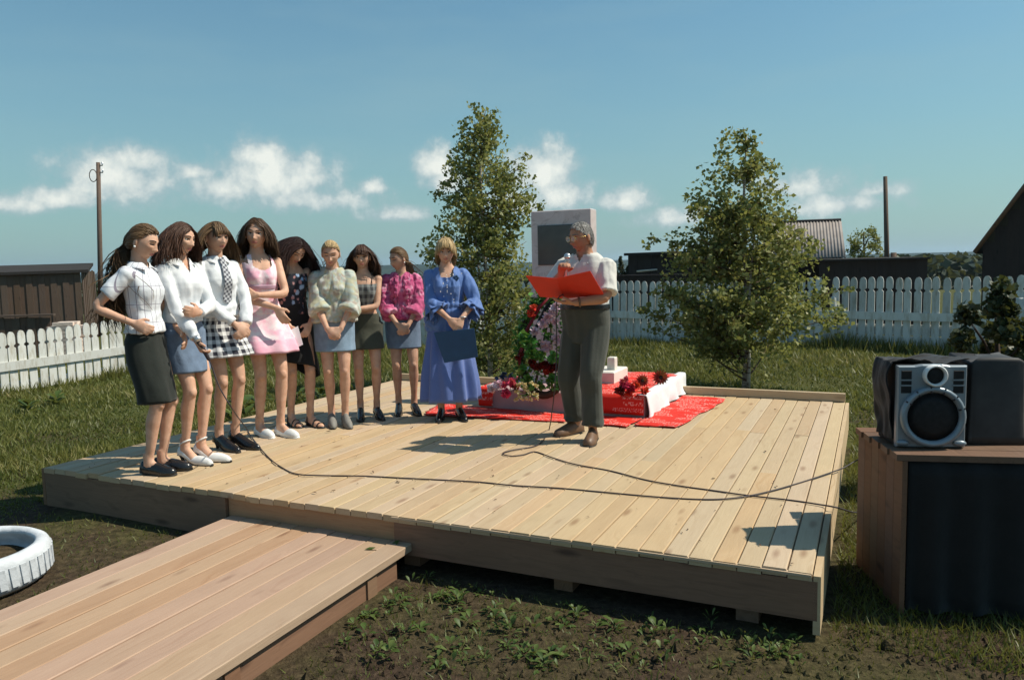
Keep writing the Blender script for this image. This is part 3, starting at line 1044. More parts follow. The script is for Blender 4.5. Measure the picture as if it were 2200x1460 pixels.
def build_sheds():
    # left shed of weathered planks with a slightly tilted roof
    A, B = atd(-110, 640, 21.0), atd(176, 640, 22.4)
    s = tag(empty('plank_shed', (A[0], A[1], 0)), 'weathered brown plank shed with a flat overhanging roof, beyond the low fence', 'shed')
    plank_wall(s, A, B, -0.45, 1.80, 'old_wood', 0.15, 11, ragged=.02)
    Bk = B[:2] + np.array([-1.2, 3.0])
    plank_wall(s, B[:2] + np.array([0.02, 0.03]), Bk, -0.45, 1.86, 'old_wood', 0.2, 12)
    e = norm((B - A)[:2])
    nn = np.array([-e[1], e[0]])
    p0, p1 = A[:2] - e * 0.3 - nn * 0.12, B[:2] + e * 0.22 - nn * 0.12
    q1, q0 = p1 + nn * 3.6, p0 + nn * 3.6
    o2 = np.array([A[0], A[1]])
    m = MB()
    rings = []
    zr = [1.72, 1.78]
    for (pp, qq), z in zip(((p0, q0), (p1, q1)), zr):
        a, b = pp - o2, qq - o2
        rings.append([(a[0], a[1], z), (b[0], b[1], z + 0.25), (b[0], b[1], z + 0.33), (a[0], a[1], z + 0.08)])
    m.loft(rings)
    m.build('roof', 'roof_felt', s, smooth=False)
    # low plank pen with a ledge in front of it
    A2, B2 = atd(-110, 690, 18.0), atd(108, 690, 18.6)
    t = tag(empty('board_pen', (A2[0], A2[1], 0)), 'low pen of brown upright boards with a ledge, below the plank shed', 'pen')
    plank_wall(t, A2, B2, -0.4, 0.72, 'old_wood', 0.16, 13)
    m = MB()
    d = (B2 - A2)[:2]
    dn = norm(d)
    ng = np.array([-dn[1], dn[0]])
    m.loft([[(*(pp - ng * 0.09), 0.73), (*(pp + ng * 0.09), 0.73), (*(pp + ng * 0.09), 0.775), (*(pp - ng * 0.09), 0.775)] for pp in (-dn * 0.1, d + dn * 0.1)])
    m.build('ledge', 'old_wood', t, smooth=False)
    # stack of pale boards showing above the fence
    c = atd(143, 694, 17.0)
    st = tag(empty('board_stack', (c[0], c[1], c[2] - 0.75), 0.25), 'stack of pale sawn boards showing over the low picket fence', 'board stack')
    r = random.Random(3)
    for lay in range(9):
        for k in range(3):
            m = MB()
            L = r.uniform(0.5, 0.72) if lay < 8 else 0.4
            m.loft([[(-0.075, y, 0), (0.075, y, 0), (0.075, y, 0.075), (-0.075, y, 0.075)] for y in (-L / 2, L / 2)])
            o = m.build('board', 'log_end', st, smooth=False)
            o.location = (r.uniform(-0.04, 0.04), (k - 1) * 0.17, lay * 0.088)
            o.rotation_euler = (0, 0, math.pi / 2 + r.uniform(-0.06, 0.06))
    # dark barn right of the speaker
    A, B = atd(1352, 560, 24.0), atd(1725, 560, 21.5)
    s = tag(empty('dark_barn', (A[0], A[1], 0)), 'dark plank barn with a flat roof, seen between the speaker and the right birch', 'barn')
    zt = 1.62 + (571 - 549) * 24 / FPX
    plank_wall(s, A, B, -0.1, zt + 0.05, 'black_wood', 0.24, 21, ragged=.02)
    plank_wall(s, A[:2] + np.array([-0.03, 0.05]), A[:2] + np.array([0.9, 4.0]), -0.1, zt + 0.03, 'black_wood', 0.3, 22)
    e = (B - A)[:2]
    en = norm(e)
    ng = np.array([-en[1], en[0]])
    m = MB()
    m.loft([[(*(pp - ng * 0.15), zt), (*(pp + ng * 4.2), zt + 0.1), (*(pp + ng * 4.2), zt + 0.17), (*(pp - ng * 0.15), zt + 0.08)] for pp in (-en * 0.12, e + en * 0.2)])
    m.build('roof', 'roof_felt', s, smooth=False)
    a, b = atd(1368, 583, 23.6), atd(1412, 579, 23.4)
    m = MB()
    m.tube([a - np.array([A[0], A[1], 0]), b - np.array([A[0], A[1], 0])], [0.03, 0.03], 6)
    m.build('pale_batten', 'rail_board', s)
    # low dark board wall behind the fence
    A, B = atd(1262, 600, 19.2), atd(1700, 600, 18.2)
    s = tag(empty('dark_board_wall', (A[0], A[1], 0)), 'low black board wall right behind the picket fence', 'board wall')
    plank_wall(s, A, B, -0.1, 1.36, 'black_wood', 0.2, 23, ragged=.01)
    m = MB()
    e = (B - A)[:2]
    m.loft([[(*(pp + np.array([0, -0.06])), 1.365), (*(pp + np.array([0, 0.3])), 1.365), (*(pp + np.array([0, 0.3])), 1.40), (*(pp + np.array([0, -0.06])), 1.40)] for pp in (np.zeros(2), e)])
    m.build('cap', 'black_wood', s, smooth=False)
    # house with the corrugated roof
    A, B = atd(1640, 556, 19.0), atd(1817, 554, 18.4)
    s = tag(empty('corrugated_house', (A[0], A[1], 0)), 'dark log outbuilding with a grey corrugated pitched roof', 'outbuilding')
    ze = 1.62 + (562 - 555) * 18.4 / FPX
    e = (B - A)[:2]
    L = float(np.linalg.norm(e))
    en = e / L
    ng = np.array([-en[1], en[0]])
    N = 140
    rise = (556 - 474) * 19 / FPX
    run = 1.5
    rings = []
    for j, tt in enumerate((0.0, 0.5, 1.0)):
        ring = []
        for i in range(N + 1):
            pp = en * (L * i / N) + ng * (run * tt)
            ring.append((pp[0], pp[1], ze + 0.03 + rise * tt + 0.016 * math.sin(i / N * L / 0.075 * 2 * math.pi) ))
        rings.append(ring)
    m = MB()
    m.loft(rings, False, closed=False)
    o = m.build('roof', 'corrugated', s)
    md = o.modifiers.new('th', 'SOLIDIFY')
    md.thickness = 0.02
    rings = []
    for tt in (0.0, 1.0):
        rings.append([(*(en * x + ng * (run + run * tt)), ze + 0.02 + rise * (1 - tt)) for x in (0, L)])
    m = MB()
    m.loft(rings, False, closed=False)
    o = m.build('rear_roof', 'corrugated', s, smooth=False)
    md = o.modifiers.new('th', 'SOLIDIFY')
    md.thickness = 0.02
    m = MB()
    m.tube([(*(ng * run), ze + rise + 0.04), (*(e + ng * run), ze + rise + 0.04)], [0.035, 0.035], 6)
    m.build('ridge', 'roof_felt', s)
    plank_wall(s, A[:2] + ng * 0.18, B[:2] + ng * 0.18, -0.1, ze, 'black_wood', 0.22, 24)
    plank_wall(s, B[:2] + ng * 0.2 - en * 0.1, B[:2] + ng * (2 * run - 0.2) - en * 0.1, -0.1, ze, 'black_wood', 0.25, 25, top=lambda t: ze + (rise - 0.1) * (1 - abs(2 * t - 1)))
    # dark shed wall going on to the right
    A, B = atd(1760, 575, 17.6), atd(1992, 575, 16.8)
    s = tag(empty('dark_lean_to', (A[0], A[1], 0)), 'long black lean-to wall below the bare pole, behind the shaded fence', 'lean-to')
    plank_wall(s, A, B, -0.1, 1.64, 'black_wood', 0.2, 26, ragged=.01)
    e = (B - A)[:2]
    m = MB()
    m.loft([[(*(pp + np.array([0, -0.12])), 1.63), (*(pp + np.array([0, 1.5])), 1.66), (*(pp + np.array([0, 1.5])), 1.70), (*(pp + np.array([0, -0.12])), 1.67)] for pp in (-norm(e) * 0.05, e)])
    m.build('roof', 'roof_felt', s, smooth=False)
    # house cut by the right edge of the picture
    A = atd(2112, 545, 17.5)
    s = tag(empty('dark_house', (A[0], A[1], 0)), 'dark wooden house with a steep roof at the far right edge', 'house')
    ze = 1.85
    for (p, q, sd) in (((0, 0), (2.8, -1.9), 31), ((0.05, 0.08), (2.5, 3.5), 32)):
        plank_wall(s, A[:2] + np.array(p), A[:2] + np.array(q), -0.1, ze, 'black_wood', 0.22, sd, top=(lambda t: ze + 2.6 * (1 - abs(2 * t - 1))) if sd == 31 else None)
    m = MB()
    for sg in (0, 1):
        ea = np.array([-0.13, 0.08]) if sg == 0 else np.array([2.94, -2.0])
        za = ze - 0.12
        rg = np.array([1.4, -0.95])
        bk = np.array([2.5, 3.5])
        fr = np.array([-0.10, -0.14])
        rings = []
        for off in (fr * -0 + fr, bk):
            rings.append([(*(ea + off), za), (*(rg + off), ze + 2.72), (*(rg + off), ze + 2.82), (*(ea + off), za + 0.1)])
        m.loft(rings)
    m.build('roof', 'roof_felt', s, smooth=False)
    m = MB()
    m.tube([(*(np.array([-0.13, 0.08]) + fr * 1.05), ze - 0.1), (*(np.array([1.4, -0.95]) + fr * 1.05), ze + 2.8)], [0.05, 0.05], 5)
    m.build('barge_board', 'table_wood', s)
    # poles
    b = atd(216, 692, 25.0)
    tp = atd(211, 349, 25.0)
    p = tag(empty('utility_pole', (b[0], b[1], -0.3)), 'tall dark wooden utility pole behind the girl with ponytail', 'pole')
    d = tp - np.array([b[0], b[1], -0.3])
    m = MB()
    m.tube([(0, 0, 0), d * 0.5, d], [0.085, 0.075, 0.062], 9)
    m.build('mast', 'pole_wood', p)
    th = np.linspace(0, 2 * math.pi, 17)
    m = MB()
    m.tube([(d[0] - 0.16 + 0.12 * math.cos(t), d[1] - 0.06, d[2] - 0.42 + 0.19 * math.sin(t)) for t in th], [0.014] * 17, 6)
    m.build('wire_loop', 'pole_wood', p)
    for k in (0.10, 0.32):
        m = MB()
        m.tube([(d[0] - 0.02, d[1], d[2] - k), (d[0] + 0.12, d[1], d[2] - k), (d[0] + 0.13, d[1], d[2] - k + 0.1)], [0.02, 0.02, 0.035], 6)
        m.build('insulator', 'steel', p)
    b = atd(1911, 566, 22.0)
    tp = atd(1902, 379, 22.0)
    p = tag(empty('bare_pole', (b[0], b[1], -0.1)), 'thin bare wooden pole rising behind the black lean-to', 'pole')
    d = tp - np.array([b[0], b[1], -0.1])
    m = MB()
    m.tube([(0, 0, 0), d * 0.5, d], [0.075, 0.068, 0.055], 9)
    m.build('mast', 'pole_wood', p)
    m = MB()
    m.tube([(0.1, -0.04, 0), (0.09, -0.04, 1.62 + (559 - 535) * 22 / FPX)], [0.085, 0.08], 8)
    m.build('support_stub', 'pole_wood', p)
    # trees beyond the fence
    b = atd(1856, 560, 27)
    blob_tree('round_tree', 'small loose round tree between the corrugated roof and bare pole', (b[0], b[1], 0.9), 2.15, 0.75, 41, n=1500, leaf=0.085, mat='birch_leaf')
    for k, (x, h, rr) in enumerate(((1318, 0.62, 0.24), (1334, 0.9, 0.26), (1349, 0.55, 0.25))):
        b = atd(x, 590, 26.5)
        blob_tree('young_conifer', ['short conifer left of the pointed one, behind the speaker', 'pointed young conifer tallest of three beside the dark barn', 'short conifer touching the corner of the dark barn'][k],
                  (b[0], b[1], 1.05), h, rr, 50 + k, 'conifers beside the dark barn', 500, 0.07, True)
    for k, (x, Y, h, rr, lab) in enumerate(((205, 31, 1.5, 1.2, 'dark bush right beside the utility pole foot'), (255, 33, 1.25, 1.3, 'dark bush right of the utility pole, behind the bent elbow'), (60, 36, 1.4, 1.6, 'dark bush hidden behind the plank shed'))):
        b = atd(x, 640, Y)
        blob_tree('dark_bush', lab, (b[0], b[1], -0.35), h, rr, 60 + k, 'bushes beyond the low fence', 900, 0.15, cat='bush')
    # far woods on the right and low scrub
    r = np.random.default_rng(77)
    cs, rn = [], []
    for i in range(900):
        x = r.uniform(-120, 120)
        y = r.uniform(75, 105)
        zt = 1.62 + (1.0 + 1.0 * r.uniform(-1, 0.6)) * y / FPX * 4
        if x < y * 0.46:
            zt -= 1.0 + .6 * r.uniform()
        zb = float(gz(x, y))
        k = 46
        p = r.normal(size=(k, 3))
        p /= np.linalg.norm(p, axis=1)[:, None]
        hh = (zt - zb) / 2
        cs.append(np.array([x, y, (zt + zb) / 2]) + p * np.array([1.6, 1.6, hh]))
        rn.append(np.clip(r.uniform(0.0, 0.6) + r.normal(0, 0.12, k), 0, 1))
    o = tri_mesh('far_woods', leaf_faces(np.concatenate(cs), 1.3, 78), 4, 'far_leaf', None, np.repeat(np.concatenate(rn), 4))
    tag(o, 'dark distant woods along the valley behind the fence', 'woods', kind='stuff')


build_sheds()


# ------------------------------------------------------------------ birches
def birch(name, label, base, outline, seed, nleaf, leaf, lean=0.0, trunk_r=0.05, stems=1, bare=0.0):
    """outline: list of (z, left, right) half widths of the crown"""
    r = np.random.default_rng(seed)
    t = tag(empty(name, tuple(base)), label, 'tree', 'young birches behind the platform')
    zs = np.array([o[0] for o in outline])
    lf = np.array([o[1] for o in outline])
    rg = np.array([o[2] for o in outline])
    H = zs[-1]
    tops = []
    tr = MB()
    tw = MB()
    for s in range(stems):
        a0 = r.uniform(0, 6.28)
        k = 0.0 if s == 0 else 0.28
        pts = []
        for q in np.linspace(0, 1 if s == 0 else 0.72, 9):
            pts.append((lean * q * H + k * math.cos(a0) * q * 1.0 + 0.03 * math.sin(q * 7 + s), k * math.sin(a0) * q + 0.03 * math.cos(q * 6 + s), q * H * 0.97))
        pts = np.array(pts)
        tr.tube(pts, np.linspace(trunk_r * (1 if s == 0 else 0.6), 0.008, 9), 9)
        tops.append(pts)
    cs, rn = [], []
    nb = 120
    for i in range(nb):
        q = r.uniform(0.03, 0.97) ** 0.9
        pts = tops[r.integers(0, len(tops))]
        qq = min(q, 0.97)
        idx = qq * (len(pts) - 1)
        i0 = int(idx)
        p0 = pts[i0] + (pts[min(i0 + 1, len(pts) - 1)] - pts[i0]) * (idx - i0)
        z0 = p0[2]
        a = r.uniform(0, 2 * math.pi)
        dx, dy = math.cos(a), math.sin(a)
        rise = r.uniform(0.18, 0.5) * (0.55 + 0.45 * (1 - q))
        zt = min(H * 0.995, z0 + rise)
        zt = max(zt, zs[0] + 0.05)
        w = np.interp(zt, zs, rg) if dx > 0 else np.interp(zt, zs, lf)
        wy = 0.5 * (np.interp(zt, zs, rg) + np.interp(zt, zs, lf))
        reach = r.uniform(0.35, 1.08)
        end = np.array([lean * zt * 0.6 + dx * w * reach, dy * wy * reach, zt])
        mid = p0 * 0.5 + end * 0.5 + np.array([0, 0, -0.06 - 0.05 * r.uniform()])
        u = np.linspace(0, 1, 6)[:, None]
        br = (1 - u) ** 2 * p0 + 2 * u * (1 - u) * mid + u ** 2 * end
        tw.tube(br, np.linspace(0.013 * (1.15 - q * 0.7), 0.003, 6), 5)
        L = np.linalg.norm(end - p0)
        ntw = max(3, int(L / 0.10))
        tone = np.clip(r.normal(0.45, 0.2), 0.05, 0.95)
        for k in range(ntw):
            uu = r.uniform(0.22, 1.03)
            b0 = (1 - uu) ** 2 * p0 + 2 * uu * (1 - uu) * mid + uu ** 2 * end
            dv = norm(r.normal(size=3) * np.array([1, 1, 0.6]) + np.array([dx, dy, -0.1]) * 0.5)
            tl = r.uniform(0.08, 0.22)
            tw.tube([b0, b0 + dv * tl * 0.5 + np.array([0, 0, 0.01]), b0 + dv * tl], [0.004, 0.003, 0.0015], 3)
            nl = int(r.uniform(0.6, 1.4) * nleaf / (nb * 5.5))
            qv = r.uniform(0.1, 1.1, nl)[:, None]
            cs.append(b0 + dv * tl * qv + r.normal(0, 0.035, (nl, 3)))
            rn.append(np.clip(tone + r.normal(0, 0.2, nl), 0, 1))
    nf = int(nleaf * 1.0)
    zz = r.uniform(zs[0], H, nf * 3)
    wz = np.interp(zz, zs, lf + rg)
    kk = r.uniform(0, 1, nf * 3) < (wz / wz.max()) ** 1.3
    zz = zz[kk][:nf]
    aa = r.uniform(0, 2 * math.pi, len(zz))
    fr = np.sqrt(r.uniform(0.02, 1.0, len(zz)))
    wx = np.where(np.cos(aa) > 0, np.interp(zz, zs, rg), np.interp(zz, zs, lf))
    wy = 0.5 * np.interp(zz, zs, lf + rg)
    q = np.stack([np.cos(aa) * wx * fr + lean * zz * .6, np.sin(aa) * wy * fr, zz], 1)
    cl_ = vnoise(q * 5.2, seed) + .5 * vnoise(q * 11.0, seed + 1)
    kk = (cl_ > -0.02) & (fr < 0.90 + 0.26 * vnoise(q * 3.1, seed + 5)) & (r.uniform(0, 1, len(zz)) < smst(zz, zs[0] - .05, zs[0] + .55) + .12)
    cs.append(q[kk])
    rn.append(np.clip(.48 + .25 * cl_[kk] + r.normal(0, .2, kk.sum()), 0, 1))
    cs = np.concatenate(cs)
    rn = np.concatenate(rn)
    keep = (cs[:, 2] > 0.06) & ((cs[:, 2] > bare) | (r.uniform(0, 1, len(cs)) < .10))
    cs, rn = cs[keep], rn[keep]
    tr.build('trunk', 'birch_bark', t)
    tw.build('branches', 'twig', t)
    o = tri_mesh('crown', leaf_faces(cs, leaf, seed + 1, 0.45), 4, 'birch_leaf', t, np.repeat(rn, 4))
    tag(o, kind='stuff')
    print(name, 'leaves', len(cs))
    return t


def outline_from(px, base):
    """(y, left x, right x) photo points at the tree's depth -> heights and half widths"""
    out = []
    for y, xl, xr in px:
        a, b = atd(xl, y, base[1]), atd(xr, y, base[1])
        out.append((a[2] - base[2], max(0.02, base[0] - a[0]), max(0.02, b[0] - base[0])))
    return sorted(out)


bL = atd(1052, 800, 10.6)
bL = np.array([bL[0], bL[1], 0.0])
birch('birch_tree', 'tall slim young birch behind the woman in blue', bL,
      outline_from([(815, 990, 1130), (760, 960, 1135), (700, 930, 1145), (640, 915, 1148), (580, 895, 1148), (540, 885, 1145), (500, 898, 1140), (470, 905, 1150), (440, 930, 1160), (400, 935, 1172), (370, 950, 1140), (330, 965, 1135), (290, 985, 1110), (255, 1000, 1075), (222, 1005, 1020)], bL), 101, 11500, 0.060, -0.012, 0.04, 2)
bR = at(1602, 842, 0.0)
birch('birch_tree', 'broad bushy young birch standing right of the monument', bR,
      outline_from([(800, 1560, 1680), (760, 1500, 1700), (720, 1420, 1770), (690, 1395, 1805), (640, 1400, 1810), (600, 1410, 1780), (560, 1415, 1750), (520, 1425, 1735), (490, 1430, 1728), (460, 1460, 1730), (430, 1480, 1722), (400, 1490, 1705), (370, 1490, 1690), (340, 1520, 1640), (310, 1535, 1640), (275, 1555, 1590)], bR), 202, 12500, 0.062, -0.006, 0.045, 3, bare=.42)


# ------------------------------------------------------------------ people
# template: 1.65 m tall, faces -Y, its left hand at +X
def rotx(a):
    c, s = math.cos(a), math.sin(a)
    return np.array([[1, 0, 0], [0, c, -s], [0, s, c]])


def roty(a):
    c, s = math.cos(a), math.sin(a)
    return np.array([[c, 0, s], [0, 1, 0], [-s, 0, c]])


def rotz(a):
    c, s = math.cos(a), math.sin(a)
    return np.array([[c, -s, 0], [s, c, 0], [0, 0, 1]])


F_PROF = [(0.76, .120, .085, .0), (0.80, .148, .092, .004), (0.86, .165, .099, .008), (0.92, .162, .097, .008), (0.98, .140, .088, .004), (1.03, .124, .086, .0), (1.09, .124, .087, .0), (1.15, .132, .092, -.004),
          (1.21, .140, .096, -.004), (1.28, .140, .090, .0), (1.32, .130, .078, .006), (1.355, .106, .064, .012), (1.385, .074, .055, .014), (1.41, .054, .052, .012), (1.50, .050, .052, .004)]
M_PROF = [(0.76, .125, .090, .0), (0.80, .148, .105, .004), (0.86, .160, .112, .006), (0.92, .162, .114, .0), (0.98, .160, .116, -.008), (1.03, .158, .116, -.010), (1.09, .158, .114, -.008), (1.15, .162, .112, -.004),
          (1.21, .168, .112, .0), (1.28, .168, .104, .004), (1.32, .158, .090, .010), (1.355, .130, .074, .014), (1.385, .090, .062, .016), (1.41, .060, .058, .012), (1.50, .056, .058, .002)]


class Body:
    """joint positions of one posed figure, before scaling"""
    def __init__(s, male=False, bw=1.0, bust=0.03, heel=0.0, lean=(0, 0), feet=None, arms=None, head=(0, 0, 0), hand=None, hipshift=(0, 0), bow=0.0, belly=0.0):
        s.male, s.bw, s.bust, s.heel = male, bw, bust, heel
        s.prof = np.array(M_PROF if male else F_PROF)
        s.lean, s.bow, s.belly = lean, bow, belly
        s.hipshift = np.array([hipshift[0], hipshift[1], 0.0])
        sx = 0.178 if male else 0.150
        s.sh = {'L': s.w((sx * (0.5 + 0.5 * bw), 0.012, 1.318)), 'R': s.w((-sx * (0.5 + 0.5 * bw), 0.012, 1.318))}
        hx = 0.085 if male else 0.082 * (0.3 + 0.7 * bw)
        s.hip = {'L': s.w((hx, 0.006, 0.86)), 'R': s.w((-hx, 0.006, 0.86))}
        s.feet = feet or {'L': (0.075, 0.0, 6), 'R': (-0.075, 0.0, -6)}
        s.ank, s.knee = {}, {}
        for k in 'LR':
            fx, fy, fa = s.feet[k][:3]
            s.ank[k] = np.array([fx, fy, 0.085 + heel * 0.9])
            s.knee[k] = s.ik(s.hip[k], s.ank[k], 0.405, 0.395, np.array([math.sin(rad(fa)) * 0.6, -1, 0.0]))
        s.wr, s.el = {}, {}
        for k in 'LR':
            wv, pole = arms[k]
            s.wr[k] = np.array(wv, float) if len(wv) == 3 else np.array(wv[:3])
            s.el[k] = s.ik(s.sh[k], s.wr[k], 0.285, 0.245, np.array(pole, float))
        s.hand = hand or {}
        s.headrot = head
        s.hc = s.w((0, 0.0, 1.46)) + s.hr() @ np.array([0, -0.012, 0.075])

    def hr(s):
        y, p, r_ = s.headrot
        return rotz(rad(y)) @ rotx(rad(p)) @ roty(rad(r_))

    def w(s, p):
        """spine bend applied to a rest point"""
        p = np.array(p, float)
        one = p.ndim == 1
        q = p.reshape(-1, 3).copy()
        h = np.clip(q[:, 2] - 0.86, 0, None)
        q[:, 0] += s.lean[0] * h + s.hipshift[0] * smst(q[:, 2], 0.3, 0.86)
        q[:, 1] += s.lean[1] * h - s.bow * np.clip(q[:, 2] - 1.15, 0, None) ** 1.3 + s.hipshift[1] * smst(q[:, 2], 0.3, 0.86)
        q[:, 2] += s.heel * 0.9
        return q[0] if one else q

    @staticmethod
    def ik(a, b, l1, l2, pole):
        d = b - a
        L = np.linalg.norm(d)
        if L > (l1 + l2) * 0.995:
            k = L / ((l1 + l2) * 0.995)
            l1, l2 = l1 * k, l2 * k
        x = (l1 * l1 - l2 * l2 + L * L) / (2 * L)
        h = math.sqrt(max(l1 * l1 - x * x, 0))
        n = norm(d)
        p = pole - n * (pole @ n)
        return a + n * x + norm(p) * h

    def ring(s, z, off=0.0, n=40, sx=1.0, sy=1.0, pleat=0, amp=0.0, bust=True, ph=0.0, zoff=None):
        hw, hd, yo = [np.interp(z, s.prof[:, 0], s.prof[:, k]) for k in (1, 2, 3)]
        th = np.linspace(0, 2 * math.pi, n, endpoint=False)
        e = 0.9
        c, q = np.cos(th), np.sin(th)
        x = np.sign(c) * np.abs(c) ** e * (hw * s.bw + off) * sx
        y = np.sign(q) * np.abs(q) ** e * (hd * (0.4 + 0.6 * s.bw) + off) * sy + yo
        if pleat:
            k = 1 + amp * np.cos(pleat * th + ph) + amp * 0.4 * np.cos((pleat * 0.5 + 1) * th + 2 * ph)
            x, y = x * k, (y - yo) * k + yo
        if bust and s.bust:
            f = np.clip(-q, 0, 1)
            y = y - s.bust * math.exp(-((z - 1.205) / 0.062) ** 2) * np.exp(-((np.abs(x) - 0.068) / 0.055) ** 2) * f
        if s.belly:
            y = y - s.belly * math.exp(-((z - 1.0) / 0.11) ** 2) * np.clip(-q, 0, 1) ** 0.7
        zz = np.full(n, z) if zoff is None else z + zoff(th)
        return s.w(np.stack([x, y, zz], 1))

    def arm_pts(s, k, t0=0.0, t1=2.0, n=14):
        """points along shoulder-elbow-wrist, t 0..1 upper arm, 1..2 forearm"""
        out, tt = [], np.linspace(t0, t1, n)
        a, e, w_ = s.sh[k], s.el[k], s.wr[k]
        for t in tt:
            out.append(a + (e - a) * t if t <= 1 else e + (w_ - e) * (t - 1))
        out = np.array(out)
        # round the elbow
        if n > 4:
            o2 = out.copy()
            o2[1:-1] = out[1:-1] * 0.5 + (out[:-2] + out[2:]) * 0.25
            out = o2
        return out, tt

    def arm_r(s, tt):
        f = 1.22 if s.male else (0.55 + 0.45 * s.bw)
        return np.interp(tt, [0, .25, .6, .95, 1.05, 1.25, 1.6, 2.0], [.042, .040, .036, .032, .033, .034, .028, .0225]) * f

    def leg_pts(s, k, t0=0.0, t1=2.0, n=18):
        a, e, w_ = s.hip[k], s.knee[k], s.ank[k]
        tt = np.linspace(t0, t1, n)
        out = np.array([a + (e - a) * t if t <= 1 else e + (w_ - e) * (t - 1) for t in tt])
        bk = np.interp(tt, [1.0, 1.3, 1.7], [0, .016, 0])
        out[:, 1] += bk
        o2 = out.copy()
        o2[1:-1] = out[1:-1] * 0.5 + (out[:-2] + out[2:]) * 0.25
        return o2, tt

    def leg_r(s, tt):
        f = 0.45 + 0.55 * s.bw
        return np.interp(tt, [0, .3, .7, .92, 1.0, 1.12, 1.32, 1.6, 1.85, 2.0], [.082, .076, .060, .051, .049, .047, .052, .040, .032, .032]) * f


def hand_mesh(mb, wrist, d, n, side, curl, sc=1.0, spread=0.0):
    d = norm(d)
    n = np.array(n, float)
    n = norm(n - d * (n @ d))
    s = np.cross(d, n) * (1 if side == 'R' else -1)
    wrist = np.array(wrist, float)
    c = [wrist - d * .012, wrist + d * .02 * sc, wrist + d * .05 * sc, wrist + d * .085 * sc]
    mb.tube(c, [.02] * 4, 12, flat=[(.021 * sc, .024 * sc), (.017 * sc, .030 * sc), (.015 * sc, .039 * sc), (.012 * sc, .039 * sc)], ref=n)
    Ls = [.070, .078, .072, .057]
    for i, L in enumerate(Ls):
        k = 1.5 - i
        b = wrist + d * (.080 - .004 * abs(k)) * sc + s * k * .0185 * sc
        fd = norm(d + s * k * (0.05 + spread))
        pts = [b]
        ang = 0
        for j, fr in enumerate((.44, .31, .25)):
            ang += curl * (0.75 if j == 0 else 1.0) * (1 + 0.06 * i)
            pts.append(pts[-1] + (fd * math.cos(ang) + n * math.sin(ang)) * L * fr * sc)
        mb.tube(pts, np.array([.0098, .0092, .0085, .0070]) * sc, 8)
    b = wrist + d * .022 * sc + s * .026 * sc
    td = norm(d * .62 + s * .62 + n * .35)
    t2 = norm(d * .85 + s * .12 + n * (.3 + .35 * curl))
    mb.tube([b - td * .01, b + td * .042 * sc, b + td * .042 * sc + t2 * .032 * sc], np.array([.0135, .0115, .0085]) * sc, 8)


FOOT_T = np.array([0, .06, .2, .35, .5, .65, .8, .93, 1.0])
FOOT_W = np.array([.016, .027, .031, .030, .034, .040, .039, .027, .010])
FOOT_H = np.array([.030, .055, .074, .082, .066, .048, .035, .025, .014])


def foot_rings(ank, fa, heel, off=0.0, H=None, L=0.235, wk=1.0, point=0.0, n=14, zbot=0.0):
    """sections of a foot or shoe along its length; fa = toe direction, degrees from -Y"""
    fd = np.array([math.sin(rad(fa)), -math.cos(rad(fa)), 0])
    sd = np.array([fd[1], -fd[0], 0])
    Hh = FOOT_H if H is None else np.array(H)
    W = FOOT_W.copy()
    if point:
        W = W * np.interp(FOOT_T, [0, .6, .8, 1], [1, 1, 1 - .25 * point, 1 - .3 * point])
    rings = []
    for t, w_, h in zip(FOOT_T, W, Hh):
        l = (t - 0.24) * (L + 2 * off) + (0.06 * point * t * t)
        zs = heel * (1 - smst(t, 0.12, 0.66)) + 0.004
        c = np.array([ank[0], ank[1], 0]) + fd * l
        th = np.linspace(0, 2 * math.pi, n, endpoint=False)
        ww = (w_ + off) * wk
        x = np.cos(th) * ww
        z = np.where(np.sin(th) >= 0, np.sin(th) * (h + off), np.sin(th) * 0.006) + zs + 0.006 - (off if off else 0) * 0.5 + zbot
        rings.append(c + sd * x[:, None] + np.array([0, 0, 1.0]) * z[:, None])
    return rings, fd, sd


